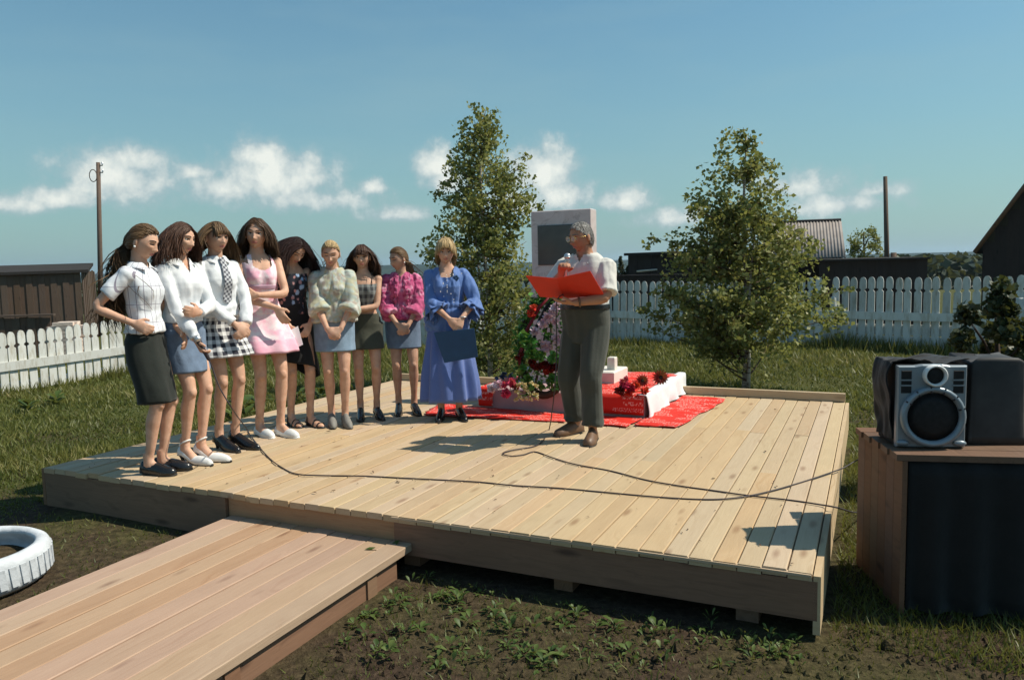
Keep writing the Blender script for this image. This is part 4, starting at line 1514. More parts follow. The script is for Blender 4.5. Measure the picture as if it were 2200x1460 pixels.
def head_surface(nu=88, nv=64, male=False, wide=1.0):
    th = np.linspace(0, 2 * math.pi, nu, endpoint=False)
    ph = np.linspace(-math.pi / 2 * 0.985, math.pi / 2 * 0.985, nv)
    TH, PH = np.meshgrid(th, ph)
    x, y, z = np.cos(TH) * np.cos(PH), np.sin(TH) * np.cos(PH), np.sin(PH)
    t = np.clip(-z, 0, 1)
    X = x * 0.0735 * wide * (1 - (0.30 if not male else 0.22) * t ** 1.7)
    Y = np.where(y > 0, y * 0.098 * (1 - 0.42 * t), y * 0.090)
    Z = np.where(z > 0, z * 0.107, z * 0.116)
    fr = np.clip(-y * 1.6, 0, 1)
    # flatter face plane
    Y = np.where(y < 0, Y * (1 + 0.10 * np.clip(np.abs(x), 0, 1) ** 2 * (1 - t * 0.5)), Y)

    def g(x0, z0, sx, sz):
        return np.exp(-((X - x0) / sx) ** 2 - ((Z - z0) / sz) ** 2) * fr
    k = 1.2 if male else 1.0
    Y = Y - .021 * k * g(0, -.036, .0115, .012) - .011 * g(0, -.016, .0085, .02) - .006 * (g(.012, -.040, .008, .008) + g(-.012, -.040, .008, .008))
    Y = Y + .0105 * (g(.031, .001, .017, .0115) + g(-.031, .001, .017, .0115))
    Y = Y - (.005 * k) * (g(.030, .021, .022, .008) + g(-.030, .021, .022, .008))
    Y = Y - .007 * g(0, -.064, .023, .014) + .004 * g(0, -.0645, .019, .0024) + .005 * g(0, -.083, .02, .007)
    Y = Y - .010 * k * g(0, -.101, .019, .015) - .004 * (g(.044, -.022, .02, .02) + g(-.044, -.022, .02, .02))
    v = np.stack([X, Y, Z], 2).reshape(-1, 3)
    dirs = np.stack([x, y, z], 2).reshape(-1, 3)
    f = []
    for i in range(nv - 1):
        for j in range(nu):
            q = (j + 1) % nu
            f.append((i * nu + j, i * nu + q, (i + 1) * nu + q, (i + 1) * nu + j))
    f.append(tuple(reversed(range(nu))))
    f.append(tuple(range((nv - 1) * nu, nv * nu)))
    return v, f, dirs


HAIRLINE_Y = [-1, -.75, -.5, -.32, -.12, .08, .2, .5, 1]
HAIRLINE_Z = [.66, .62, .50, .30, .12, .02, -.40, -.62, -.66]


def hair_mesh(B, style, length, seed, N=620, part=0.2, bangs=0.0, wave=0.0, tie=None, vol=1.0, thick=0.0048, recede=0.0):
    N, thick = int(N * 2.45), thick * 0.55
    r = np.random.default_rng(seed)
    R, hc = B.hr(), B.hc
    g = R.T @ np.array([0, 0, -1.0])
    hv, hf, hd = head_surface(56, 40, B.male)
    line = np.interp(hd[:, 1], HAIRLINE_Y, HAIRLINE_Z) + recede * np.clip(-hd[:, 1], 0, 1)
    ok = hd[:, 2] > line + 0.01
    m = MB()
    rn_cap = 0.35 + 0.2 * vnoise(hv * np.array([60, 60, 12]), seed)
    capv = hv * (1.0 + 0.055 * vol)
    m.add(capv, [f for f in hf if all(ok[i] for i in f)], rn_cap)
    d = r.normal(size=(N * 5, 3))
    d /= np.linalg.norm(d, axis=1)[:, None]
    ln = np.interp(d[:, 1], HAIRLINE_Y, HAIRLINE_Z) + recede * np.clip(-d[:, 1], 0, 1)
    d = d[d[:, 2] > ln][:N]
    N = len(d)
    RAD = np.array([.0765, .098, .110]) * (1 + 0.03 * vol)
    lift = r.uniform(1.0, 1.0 + 0.13 * vol, (N, 1))
    p = d * RAD * np.minimum(lift, 1.05)
    L = length * r.uniform(0.82, 1.06, N)
    T = 10
    side = np.sign(d[:, 0] - part * np.clip(1.0 - np.abs(d[:, 1]), 0.3, 1))
    isb = np.zeros(N, bool)
    if style == 'pony':
        tiep = np.array(tie if tie is not None else (0.0, 0.112, -0.01))
        dr = tiep - p
    elif style == 'short':
        dr = np.stack([side * 0.5, np.where(d[:, 1] < -0.2, -0.6, 0.7), -0.5 + 0 * side], 1)
    else:
        dr = np.stack([side * 0.9, 0.25 + 0.35 * np.clip(d[:, 1], 0, 1), -0.25 + 0 * side], 1)
    if bangs:
        isb = (d[:, 1] < -0.12) & (d[:, 2] > 0.55) & (np.abs(d[:, 0]) < 0.62)
        dr[isb] = np.stack([d[isb, 0] * 0.35, -1.0 + 0 * d[isb, 0], -0.2 + 0 * d[isb, 0]], 1)
        L = np.where(isb, bangs * r.uniform(0.85, 1.1, N) + 0.10 * np.clip(d[:, 1] + 0.9, 0, 1), L)
    dr = dr / (np.linalg.norm(dr, axis=1)[:, None] + 1e-9)
    P = [p.copy()]
    phase = 4.0 * vnoise(d * 3.0, seed) + r.normal(0, .35, N)
    tw = r.normal(size=(N, 3)) * np.where(r.uniform(0, 1, (N, 1)) < .05, .14, .05)
    tied = np.zeros(N, bool)
    Lp = np.linalg.norm(p, axis=1) + 0.1
    tc, trd = np.array([0, 0.02, 1.20]), np.array([.172 * B.bw + .012, .118, .185])
    used = np.zeros(N)
    for k in range(T):
        if style == 'pony':
            to = tiep - p
            dist = np.linalg.norm(to, axis=1)
            tied = tied | (dist < 0.024)
            left = np.maximum(L, 0.03)
            gd = g * 1.1 + tw * 2.6
            want = np.where(tied[:, None], gd, to / (dist[:, None] + 1e-9))
            dr = dr * np.where(tied[:, None], 0.45, 0.2) + want * np.where(tied[:, None], 0.55, 0.8)
            ds = np.where(tied, L / (T * 0.55), 0.026)
        else:
            gk = 0.24 if style != 'short' else 0.30
            dr = dr * (1 - gk) + g * gk + tw * 0.35
            ds = L / T
        dr = dr / (np.linalg.norm(dr, axis=1)[:, None] + 1e-9)
        wv = np.stack([np.cos(k * 1.15 + phase), np.sin(k * 1.15 + phase), 0 * phase], 1) * wave * (0.2 + k / T)
        p = p + dr * ds[:, None] + wv * ds[:, None]
        q = p / (RAD * lift)
        lq = np.linalg.norm(q, axis=1)
        ins = lq < 1
        p = np.where(ins[:, None], p / np.maximum(lq, 0.2)[:, None], p)
        # keep off the face
        if not bangs or True:
            face = (p[:, 1] < -0.055) & (p[:, 2] < 0.055) & (np.abs(p[:, 0]) < 0.060) & (p[:, 2] > -0.14) & ~isb
            p[face, 0] = np.sign(p[face, 0] + 1e-6) * 0.062
        # keep off the shoulders and the neck
        pw = p @ R.T + hc
        qb = (pw - B.w(tc)) / trd
        lb = np.linalg.norm(qb, axis=1)
        inb = lb < 1
        pw = np.where(inb[:, None], B.w(tc) + qb / np.maximum(lb, 0.3)[:, None] * trd, pw)
        nk = B.hc - np.array([0, -0.01, 0.16])
        dxy = pw[:, :2] - nk[:2]
        ldx = np.linalg.norm(dxy, axis=1)
        inn = (ldx < 0.066) & (pw[:, 2] < B.hc[2] - 0.09)
        pw[:, :2] = np.where(inn[:, None], nk[:2] + dxy / np.maximum(ldx, 0.01)[:, None] * 0.066, pw[:, :2])
        p = (pw - hc) @ R
        P.append(p.copy())
    P = np.stack(P, 1)                              # N, T+1, 3
    tang = np.gradient(P, axis=1)
    tang /= np.linalg.norm(tang, axis=2)[:, :, None] + 1e-9
    out = P / RAD
    out /= np.linalg.norm(out, axis=2)[:, :, None] + 1e-9
    s1 = np.cross(tang, out)
    s1 /= np.linalg.norm(s1, axis=2)[:, :, None] + 1e-9
    s2 = np.cross(s1, tang)
    tt = np.linspace(0, 1, T + 1)
    rr = thick * np.interp(tt, [0, .1, .75, 1], [.6, 1, .9, .25])[None, :, None] * r.uniform(0.7, 1.25, (N, 1, 1))
    ring = np.stack([P + s1 * rr * 1.5, P + s2 * rr * 0.6, P - s1 * rr * 1.5], 2)   # N,T+1,3,3
    V = ring.reshape(-1, 3)
    idx = np.arange(N * (T + 1) * 3).reshape(N, T + 1, 3)
    F = []
    for j in range(3):
        a, b = idx[:, :-1, j], idx[:, :-1, (j + 1) % 3]
        c, e = idx[:, 1:, (j + 1) % 3], idx[:, 1:, j]
        F.append(np.stack([a, b, c, e], 2).reshape(-1, 4))
    F = np.concatenate(F)
    rn = np.repeat(np.clip(0.42 + 0.22 * vnoise(d * 6.0, seed + 3) + r.normal(0, 0.09, N), 0, 1), (T + 1) * 3)
    m.add(V, F.tolist(), rn)
    v = m.arr() @ R.T + hc
    return v, m.f, np.concatenate(m.a)


class Person:
    def __init__(s, label, foot, H, yaw, B, skin='skin', cat='person', group=None, z=DZ, dz=0.0):
        s.B = B
        s.root = tag(empty('person', (foot[0], foot[1], z + dz), rad(yaw)), label, cat, group)
        s.k = H / (1.655 + B.heel * 0.9)
        s.skin = skin

    def put(s, name, v, f, mat, parent=None, smooth=True, rnd=None, cl=None):
        return mesh_obj(name, np.asarray(v) * s.k, f, mat, parent or s.root, smooth, rnd, cl=cl)

    def body(s, barefoot=True, thin=1.0, closed_eyes=False, brow='lash', smile=0.0):
        B = s.B
        m = MB()
        zs = np.concatenate([np.linspace(0.765, 1.36, 22), [1.38, 1.395, 1.41, 1.425]])
        m.loft([B.ring(z) for z in zs])
        nb = B.w((0, 0.012, 1.385))
        nt = B.hc + B.hr() @ np.array([0, 0.012, -0.06])
        nr = 0.060 if B.male else 0.050
        m.tube([nb - np.array([0, 0, .03]), nb, nb * 0.5 + nt * 0.5, nt], [nr * 1.25, nr * 1.12, nr, nr * 1.02], 16)
        for k in 'LR':
            pts, tt = B.arm_pts(k)
            m.tube(pts, B.arm_r(tt), 12)
            m.ell(B.sh[k] + np.array([0, 0, -.004]), (.046 * (.6 + .4 * B.bw) * (1.15 if B.male else 1),) * 2 + (.044,), 14, 9)
            pts, tt = B.leg_pts(k)
            m.tube(pts, B.leg_r(tt), 14)
            m.ell(B.knee[k] + np.array([0, -.024, -.004]), (.030, .022, .036), 12, 8)
            fx, fy, fa = B.feet[k][:3]
            rg, fd, sd = foot_rings(B.ank[k], fa, B.heel)
            m.loft(rg)
            m.tube([B.ank[k] + np.array([0, 0, .05]), B.ank[k], B.ank[k] - np.array([0, 0, .04])], [.034, .034, .033], 12)
            h = B.hand.get(k)
            if h is None:
                dd = norm(B.wr[k] - B.el[k])
                h = (dd, (-1 if k == 'L' else 1, 0.2, 0), 0.35)
            hand_mesh(m, B.wr[k], h[0], h[1], k, h[2], 1.1 if B.male else 0.98)
        v, f, n = remesh(m, 0.0068, 2, 0.45)
        hv, hf, hd = head_surface(male=B.male)
        R = B.hr()
        mm = MB()
        mm.add(v, f)
        mm.add(hv @ R.T + B.hc, hf)
        for sg in (-1, 1):
            mm.ell(B.hc + R @ np.array([sg * .0745, .012, -.010]), (.010, .019, .031), 12, 9, R @ rotz(sg * 0.35))
        s.put('body', mm.arr(), mm.f, s.skin)
        front = hd[:, 1] < -0.15

        def srf(x, z, lift=0.0):
            d2 = (hv[:, 0] - x) ** 2 + (hv[:, 2] - z) ** 2 + np.where(front, 0, 1)
            i = np.argsort(d2)[:3]
            return np.array([x, hv[i, 1].mean() - lift, z])
        for sg in (-1, 1):
            if not closed_eyes:
                e = MB()
                e.ell(B.hc + R @ (srf(sg * .031, .000) + np.array([0, .003, 0])), (.0145, .0075, .0068), 14, 8, R)
                eo = s.put('eye', e.arr(), e.f, 'eye_white')
                e = MB()
                e.ell(B.hc + R @ (srf(sg * .031, .000) + np.array([0, -.0035, 0])), (.0062, .0028, .0062), 12, 7, R)
                s.put('iris', e.arr(), e.f, 'iris', eo)
            e = MB()
            zz = .007 if not closed_eyes else -.003
            e.tube([B.hc + R @ srf(sg * (.031 + q), zz - (abs(q) * 0.28 if not closed_eyes else -abs(q) * 0.2), .0015) for q in np.linspace(-.016, .017, 6)], [.0012, .0024, .0028, .0028, .0026, .0014], 5)
            s.put('eyelashes', e.arr(), e.f, 'lash')
            e = MB()
            e.tube([B.hc + R @ srf(sg * (.030 + q), .0215 + .004 * math.sin((q + .018) / .04 * 3.1), .0015) for q in np.linspace(-.019, .022, 7)], [.0018, .0032, .0034, .0032, .003, .0026, .0012], 5)
            s.put('eyebrow', e.arr(), e.f, brow)
        e = MB()
        for z0, rr in ((-.0605, .0034), (-.0685, .0042)):
            e.tube([B.hc + R @ srf(q, z0 + smile * (abs(q) / .022) ** 2 * .004 + (.0012 if z0 > -.063 else -.0012) * (1 - abs(q) / .022), .001) for q in np.linspace(-.022, .022, 9)],
                   rr * np.array([.3, .7, .95, 1, .95, 1, .95, .7, .3]), 6)
        s.put('lips', e.arr(), e.f, 'lips')
        return s

    def hair(s, mat, *a, **kw):
        v, f, rn = hair_mesh(s.B, *a, **kw)
        return s.put('hair', v, f, mat, rnd=rn)

    def cloth_uv(s, v):
        return np.stack([np.arctan2(v[:, 0], -v[:, 1] - 0.0) * 0.155, v[:, 2] - s.B.heel * 0.9, v[:, 1] * 0], 1)

    def garment(s, name, mb, mat, voxel=0.0085, wr=0.006, seed=1, cut=None, smooth=2, wscale=(16, 16, 9), parent=None, fold=1.0):
        v, f, n = remesh(mb, voxel * .85, smooth)
        cl = s.cloth_uv(v)
        if wr:
            a = vnoise(v * np.array(wscale), seed) + 0.6 * vnoise(v * np.array(wscale) * 2.1 + 7, seed + 1)
            b = np.sin((v[:, 2] * 55 + v[:, 0] * 26 * np.sin(v[:, 1] * 9) + 4 * vnoise(v * 7, seed + 2))) * smst(1.22 - v[:, 2], 0, 0.25) * 0.5 * fold
            if fold < .5:
                b = np.sin(v[:, 0] * 75 + 5 * vnoise(v * np.array([3, 3, 2.5]), seed + 2)) * .5 * (v[:, 1] < .02) + .8 * np.sin(v[:, 2] * 60 + v[:, 0] * 30) * smst(.22 - v[:, 2], 0, .12) + .9 * vnoise(v * np.array([9, 9, 14]), seed + 4) * np.exp(-((v[:, 2] - .48) / .12) ** 2)
            v = v + n * ((a + b) * wr * 1.15 + wr * 0.5)[:, None]
        if cut is not None:
            rest = v.copy()
            rest[:, 2] -= s.B.heel * 0.9
            bad = cut(rest)
            f = [q for q in f if not all(bad[i] for i in q)]
            usedv = np.zeros(len(v), bool)
            for q in f:
                usedv[list(q)] = True
            mp = np.cumsum(usedv) - 1
            v, cl = v[usedv], cl[usedv]
            f = [tuple(mp[i] for i in q) for q in f]
        return s.put(name, v, f, mat, parent, cl=cl)

    def torso(s, mb, z0, z1, off, n=14, flare=0.0, waist=None, zoff=None):
        zs = np.linspace(z0, z1, n)
        rings = []
        for z in zs:
            o = off(z) if callable(off) else off
            rings.append(s.B.ring(z, o))
        mb.loft(rings)
        return mb

    def sleeve(s, mb, k, t1, off0, off1, n=12, t0=0.02, flare=0.0):
        pts, tt = s.B.arm_pts(k, t0, t1, n)
        o = np.interp(tt, [t0, t1], [off0, off1])
        r_ = s.B.arm_r(np.clip(tt, 0, 2)) + o
        if flare:
            r_ = r_ + flare * smst(tt, t1 - 0.45, t1)
        mb.tube(pts, r_, 16)
        mb.ell(s.B.sh[k] + np.array([0, 0, -.002]), (.046 + off0 * .8,) * 2 + (.043 + off0 * .7,), 14, 9)
        return mb

    def skirt(s, name, mat, z_top, z_hem, r_hem, off=0.014, pleat=0, amp=0.0, depth=1.0, seed=1, n=96, slant=0.0, yo=0.0, drop=None):
        """loft from the waist to the hem; r_hem = extra half width at the hem over the hips"""
        B = s.B
        zs = np.linspace(z_top, z_hem, 26)
        rings, cl = [], []
        th = np.linspace(0, 2 * math.pi, n, endpoint=False)
        legp = {kk: B.leg_pts(kk, 0, 1.6, 40) for kk in 'LR'}
        legc = (B.knee['L'] + B.knee['R']) / 2 * np.array([1, 1, 0])
        for i, z in enumerate(zs):
            t = (z_top - z) / (z_top - z_hem)
            zp = max(z, 0.88)
            o = off + r_hem * smst(z_top - z, 0.12, max(0.2, z_top - z_hem)) * 1.0
            hw, hd, y0 = [np.interp(zp, B.prof[:, 0], B.prof[:, k]) for k in (1, 2, 3)]
            if z < 0.88 and r_hem < 0.05:
                nar = smst(0.88 - z, 0, 0.45)
                hw, hd = hw * (1 - 0.12 * nar), hd * (1 - 0.08 * nar)
            c, q = np.cos(th), np.sin(th)
            cy = y0
            if z < 0.90:        # wide enough for the thighs
                kn0 = smst(0.86 - z, 0.0, 0.40)
                ox = B.w((0, 0, z))[0] + (legc[0] - B.w((0, 0, 0.86))[0]) * kn0 * 0.9
                oy = B.w((0, 0, z))[1] + y0 + (legc[1] + 0.02 - B.w((0, 0, 0.86))[1]) * kn0 * 0.7 + yo * t
                for kk in 'LR':
                    lp, lt = legp[kk]
                    j = int(np.argmin(np.abs(lp[:, 2] - (z + B.heel * .9))))
                    rr_ = B.leg_r(lt[j:j + 1])[0]
                    hw = max(hw, (abs(lp[j, 0] - ox) + rr_ + .024 - o) / B.bw)
                    hd = max(hd, (abs(lp[j, 1] - oy) + rr_ + .014 - o * depth) / (0.4 + 0.6 * B.bw))
            am = amp * smst(t, 0.05, 0.8)
            k = 1 + am * np.cos(pleat * th + 0.7 * math.sin(3 * t) + seed) + am * 0.45 * np.cos((pleat * 0.5 + 2) * th + seed * 2 + t)
            wob = 0.006 * vnoise(np.stack([c * 3, q * 3, np.full(n, z * 7.0)], 1), seed) * (0.3 + t)
            x = np.sign(c) * np.abs(c) ** 0.92 * (hw * B.bw + o + wob) * k
            y = np.sign(q) * np.abs(q) ** 0.92 * (hd * (0.4 + 0.6 * B.bw) + o * depth + wob) * k + y0
            zz = np.full(n, z) + slant * x * t
            if drop is not None:
                zz = zz + drop(th) * t
            rg = B.w(np.stack([x, y, zz], 1))
            kn = smst(0.86 - z, 0.0, 0.40)
            rg[:, 0] += (legc[0] - B.w((0, 0, 0.86))[0]) * kn * 0.9
            rg[:, 1] += (legc[1] + 0.02 - B.w((0, 0, 0.86))[1]) * kn * 0.7 + yo * t
            rings.append(rg)
            cl.append(np.stack([th * 0.17, zz, 0 * th], 1))
        # turn the hem inwards so that it has thickness
        inner = [r_ * 1.0 for r_ in (rings[-1], rings[-2], rings[-4])]
        for r_ in inner:
            c0 = r_.mean(0)
            q = (r_ - c0) * np.array([0.955, 0.94, 1]) + c0
            q[:, 2] += 0.004
            rings.append(q)
            cl.append(cl[-1])
        m = MB()
        m.loft(rings, False)
        return s.put(name, m.arr(), m.f, mat, cl=np.concatenate(cl))

    def shoe(s, k, mat, kind='pump', sole='rubber', parts=True):
        B = s.B
        fx, fy, fa = B.feet[k][:3]
        Hs = {'pump': [.040, .056, .050, .036, .030, .050, .046, .034, .018], 'flat': [.036, .050, .046, .036, .034, .052, .046, .034, .018], 'loafer': [.050, .066, .062, .058, .068, .062, .048, .038, .022],
              'mule': [.052, .066, .064, .070, .074, .062, .046, .034, .016], 'oxford': [.058, .076, .084, .094, .080, .066, .052, .042, .024], 'sandal': [.012] * 9}[kind]
        pt = {'pump': 0.9, 'flat': 0.35, 'loafer': 0.1, 'mule': 0.9, 'oxford': 0.0, 'sandal': 0.0}[kind]
        rg, fd, sd = foot_rings(B.ank[k], fa, B.heel, 0.0055 if kind != 'oxford' else 0.009, Hs, point=pt, L=0.24 if kind != 'oxford' else 0.262)
        m = MB()
        if kind == 'sandal':
            rg, fd, sd = foot_rings(B.ank[k], fa, B.heel, 0.004, [.004] * 9)
        m.loft(rg)
        o = s.put('shoe', m.arr(), m.f, mat)
        # sole and heel
        m = MB()
        rs, fd, sd = foot_rings(B.ank[k], fa, B.heel, 0.007 if kind != 'oxford' else 0.012, [.0035] * 9, point=pt, L=0.24 if kind != 'oxford' else 0.262)
        m.loft([q - np.array([0, 0, .0035]) for q in rs])
        hb = np.array([B.ank[k][0], B.ank[k][1], 0]) - fd * 0.036
        hh = max(B.heel, 0.012)
        if B.heel > 0.03:
            m.tube([hb + np.array([0, 0, hh]), hb + np.array([0, 0, hh * .5]) + fd * .004, hb + fd * .006 + np.array([0, 0, .001])], [.022, .013, .011], 10)
        else:
            m.tube([hb + np.array([0, 0, hh + .004]) + fd * .015, hb + fd * .015 + np.array([0, 0, .001])], [.030, .030], 12)
        s.put('sole', m.arr(), m.f, sole, o)
        if kind == 'sandal':
            for l, w_, h in ((.085, .041, .058), (.14, .041, .040), (-.005, .036, .10)):
                m = MB()
                c = np.array([B.ank[k][0], B.ank[k][1], 0]) + fd * l
                th = np.linspace(-0.15, math.pi + 0.15, 11)
                zs = B.heel * (1 - smst(l / .235 + .24, .12, .66))
                m.tube([c + sd * math.cos(t) * w_ + np.array([0, 0, zs + 0.008 + math.sin(t) * h]) for t in th], [.005] * 11, 6, flat=[(.003, .009)] * 11, ref=(0, 0, 1))
                s.put('strap', m.arr(), m.f, mat, o)
        if kind == 'pump' and parts:
            m = MB()
            c = B.ank[k] + np.array([0, 0, .012])
            th = np.linspace(0, 2 * math.pi, 15)
            m.tube([c + sd * math.cos(t) * .036 + fd * math.sin(t) * .042 + np.array([0, 0, -.022 * -math.sin(t)]) for t in th], [.004] * 15, 6, flat=[(.0055, .003)] * 15, ref=(0, 0, 1))
            s.put('ankle_strap', m.arr(), m.f, mat, o)
        return o

    def collar(s, mat, parent, w=0.034, open_=0.5, z=1.388, r0=0.066):
        """two folded collar leaves"""
        B = s.B
        m = MB()
        for sg in (-1, 1):
            a = np.linspace(math.pi / 2, math.pi / 2 + math.pi * (0.92 - 0.12 * open_), 12)
            up_, lo = [], []
            for i, t in enumerate(a):
                x, y = -sg * math.cos(t) * -1, math.sin(t)
                x = sg * abs(math.cos(t)) * r0
                y = math.sin(t) * (r0 - 0.004) + 0.010
                tip = i / 11
                zt = z + 0.026 * (1 - tip) + 0.002
                up_.append((x, y, zt - 0.016 * tip ** 2))
                k = 1.30 + 0.10 * tip
                lo.append((x * k + sg * 0.016 * tip ** 3, (y - .01) * k + .01 - 0.018 * tip ** 2, zt - w * (0.75 + 0.65 * tip ** 2)))
            rings = [[u, l, (np.array(l) + np.array([0, -.002, -.004])).tolist(), (np.array(u) * np.array([.98, .98, 1])).tolist()] for u, l in zip(up_, lo)]
            m.loft([B.w(np.array(q)) for q in rings])
        return s.put('collar', m.arr(), m.f, mat, parent, cl=s.cloth_uv(m.arr()))

    def earring(s, sg, drop=0.0):
        B = s.B
        m = MB()
        c = B.hc + B.hr() @ np.array([sg * .080, .006, -.040])
        m.ell(c, (.008, .008, .008), 10, 7)
        if drop:
            m.tube([c, c - np.array([0, 0, drop])], [.0025, .0025], 5)
        s.put('earring', m.arr(), m.f, 'pearl')

    def world(s, p):
        """template point to world"""
        q = rotz(s.root.rotation_euler[2]) @ (np.array(p, float) * s.k)
        return q + np.array(s.root.location)


CLASP = {'L': ((-.72, -.28, -.62), (-.15, .95, -.25), 0.45), 'R': ((.70, -.30, -.62), (.15, .95, -.25), 0.35)}
FEMALE_V = lambda depth, half: (lambda v: (v[:, 1] < 0.03) & (v[:, 2] > 1.405 - depth * np.clip(1 - np.abs(v[:, 0]) / half, 0, 1)) & (np.abs(v[:, 0]) < half))


def cut_neck(depth=0.06, half=0.06, back=1.40):
    def f(v):
        fr = v[:, 1] < 0.02
        zl = np.where(fr, 1.395 - depth * np.clip(1 - np.abs(v[:, 0]) / half, 0, 1), back)
        return (v[:, 2] > zl) & (np.abs(v[:, 0]) < max(half, 0.08))
    return f


def people():
    P = {}
    # ---- girl in the striped shirt, hand on her hip
    B = Body(bw=.82, bust=.028, heel=0.015, feet={'L': (.05, -.02, 8), 'R': (-.055, .01, -4)}, arms={'R': ((-.165, -.02, 1.02), (-.55, 1.0, .15)), 'L': ((.16, -.16, .92), (.5, .6, 0))},
             hand={'R': ((.25, -.80, -.45), (.9, .1, -.2), .55), 'L': ((-.5, -.5, -.6), (-.5, .8, 0), .4)}, head=(4, 16, 4), lean=(0.0, .03))
    p = Person('girl in white striped short-sleeved shirt and dark skirt, hand on hip', at(335, 1014), 1.675, 82, B)
    p.body(closed_eyes=True)
    p.hair('hair_light_brown', 'pony', .35, 21, N=760, wave=.6, tie=(0, .110, -.05), vol=.8, thick=.0050)
    m = MB()
    p.torso(m, .935, 1.395, lambda z: .012 + .014 * smst(1.05 - z, 0, .1))
    for k in 'LR':
        p.sleeve(m, k, .62, .009, .018)
    sh = p.garment('shirt', m, 'striped_cotton', wr=.006, seed=5, cut=cut_neck(.05, .04))
    p.collar('striped_cotton', sh)
    p.skirt('skirt', 'olive_black', 1.02, .47, .004, off=.010, seed=4, pleat=3, amp=.014)
    for k in 'LR':
        p.shoe(k, 'black_leather', 'loafer')
    p.earring(-1)
    P['g1'] = p
    # ---- girl in the white blouse holding the second microphone
    B = Body(bw=.84, bust=.03, heel=0.055, feet={'L': (.05, -.05, 6), 'R': (-.05, .0, 0)}, arms={'R': ((-.13, -.25, .885), (-.5, .9, .0)), 'L': ((-.06, -.215, 1.07), (.9, .1, -.5))},
             hand={'R': ((.05, -.45, -.9), (.6, -.4, .3), .75), 'L': ((-.9, -.2, .1), (.1, .95, .2), .35)}, head=(8, 8, 2))
    p = Person('girl in plain white long-sleeved blouse and denim skirt, holding a cable microphone', at(412, 990), 1.70, 66, B)
    p.body(smile=.6)
    p.hair('hair_chestnut', 'down', .25, 22, N=760, part=.15, wave=.25, vol=.6)
    m = MB()
    p.torso(m, .95, 1.395, lambda z: .017 + .014 * smst(1.08 - z, 0, .1))
    p.sleeve(m, 'R', 1.93, .010, .013, 18)
    p.sleeve(m, 'L', 1.93, .010, .014, 18)
    sh = p.garment('blouse', m, 'white_lace', wr=.007, seed=6, cut=cut_neck(.11, .05))
    p.collar('white_lace', sh, open_=1.0)
    p.skirt('skirt', 'denim_mid', 1.0, .60, .012, off=.014, seed=7, pleat=3, amp=.01)
    for k in 'LR':
        p.shoe(k, 'white_leather', 'pump')
    p.earring(-1, .035)
    P['g2'] = p
    # ---- girl with the plaid tie
    B = Body(bw=.84, bust=.028, heel=0.055, feet={'L': (.05, -.05, 10), 'R': (-.055, .0, 2)}, arms={'R': ((-.02, -.235, .945), (-1, .55, -.1)), 'L': ((.075, -.235, .93), (1, .5, -.1))}, hand=CLASP, head=(2, 4, 0))
    p = Person('girl in white shirt with checked tie and black and white checked skirt', at(487, 961), 1.725, 52, B)
    p.body()
    p.hair('hair_light_brown', 'down', .30, 23, N=720, part=-.05, bangs=.042, wave=.1, vol=.6)
    m = MB()
    p.torso(m, .95, 1.395, lambda z: .018 + .014 * smst(1.08 - z, 0, .1))
    p.sleeve(m, 'R', 1.92, .011, .014, 18)
    p.sleeve(m, 'L', 1.92, .011, .014, 18)
    sh = p.garment('shirt', m, 'white_cotton', wr=.0075, seed=8, cut=cut_neck(.04, .03))
    p.collar('white_cotton', sh)
    m = MB()
    zz = np.linspace(1.385, 1.045, 14)
    ring = []
    for z in zz:
        fy = B.ring(z, .026)[:, 1].min() - .010
        w_ = np.interp(z, [1.045, 1.075, 1.30, 1.35, 1.36, 1.385], [.003, .036, .024, .014, .020, .017])
        ring.append([(-w_ + .012 * (1.385 - z), fy, z + .05), (w_ + .012 * (1.385 - z), fy, z + .05), (w_ + .012 * (1.385 - z), fy - .008, z + .05), (-w_ + .012 * (1.385 - z), fy - .008, z + .05)])
    m.loft(ring)
    va = m.arr()
    p.put('tie', va, m.f, 'plaid_tie', None, False, cl=np.stack([va[:, 0] + va[:, 2] * .7, va[:, 2] - va[:, 0] * .7, 0 * va[:, 0]], 1))
    p.skirt('skirt', 'plaid_skirt', 1.02, .655, .075, off=.016, seed=9, pleat=14, amp=.035)
    for k in 'LR':
        p.shoe(k, 'black_leather', 'mule')
    P['g3'] = p
    # ---- girl in the pink dress
    B = Body(bw=.86, bust=.03, heel=0.01, feet={'L': (.075, -.075, 22), 'R': (-.06, .03, 14)}, arms={'R': ((.055, -.215, .985), (-1, .35, -.35)), 'L': ((-.075, -.20, 1.085), (1, .15, -.35))},
             hand={'R': ((.42, -.25, -.85), (.5, .8, .1), .25), 'L': ((-.85, .1, -.1), (-.1, .95, .1), .4)}, head=(-22, 2, 5), lean=(-.03, .02))
    p = Person('tall girl in pink and white strappy dress, one arm across her body', at(578, 933), 1.775, 30, B)
    p.body(smile=-.2)
    p.hair('hair_brown', 'down', .19, 24, N=760, part=.0, wave=.15, vol=.75)
    m = MB()
    p.torso(m, .93, 1.375, lambda z: .011 + .01 * smst(1.0 - z, 0, .05))
    dr = p.garment('dress', m, 'pink_dress', wr=.004, seed=10, cut=lambda v: (v[:, 2] > 1.285 - .03 * np.cos(v[:, 0] * 22)) & ~((np.abs(np.abs(v[:, 0]) - .085) < .009)) | (v[:, 2] > 1.375))
    m = MB()
    m.loft([B.ring(z, .017) for z in (1.115, 1.122, 1.138, 1.145)])
    p.put('sash', m.arr(), m.f, 'petal_pink', dr, rnd=np.full(m.n, .3))
    p.skirt('dress_skirt', 'pink_dress', 1.12, .635, .085, off=.012, seed=11, pleat=9, amp=.04)
    for k in 'LR':
        p.shoe(k, 'white_leather', 'flat', 'white_leather')
    P['g4'] = p
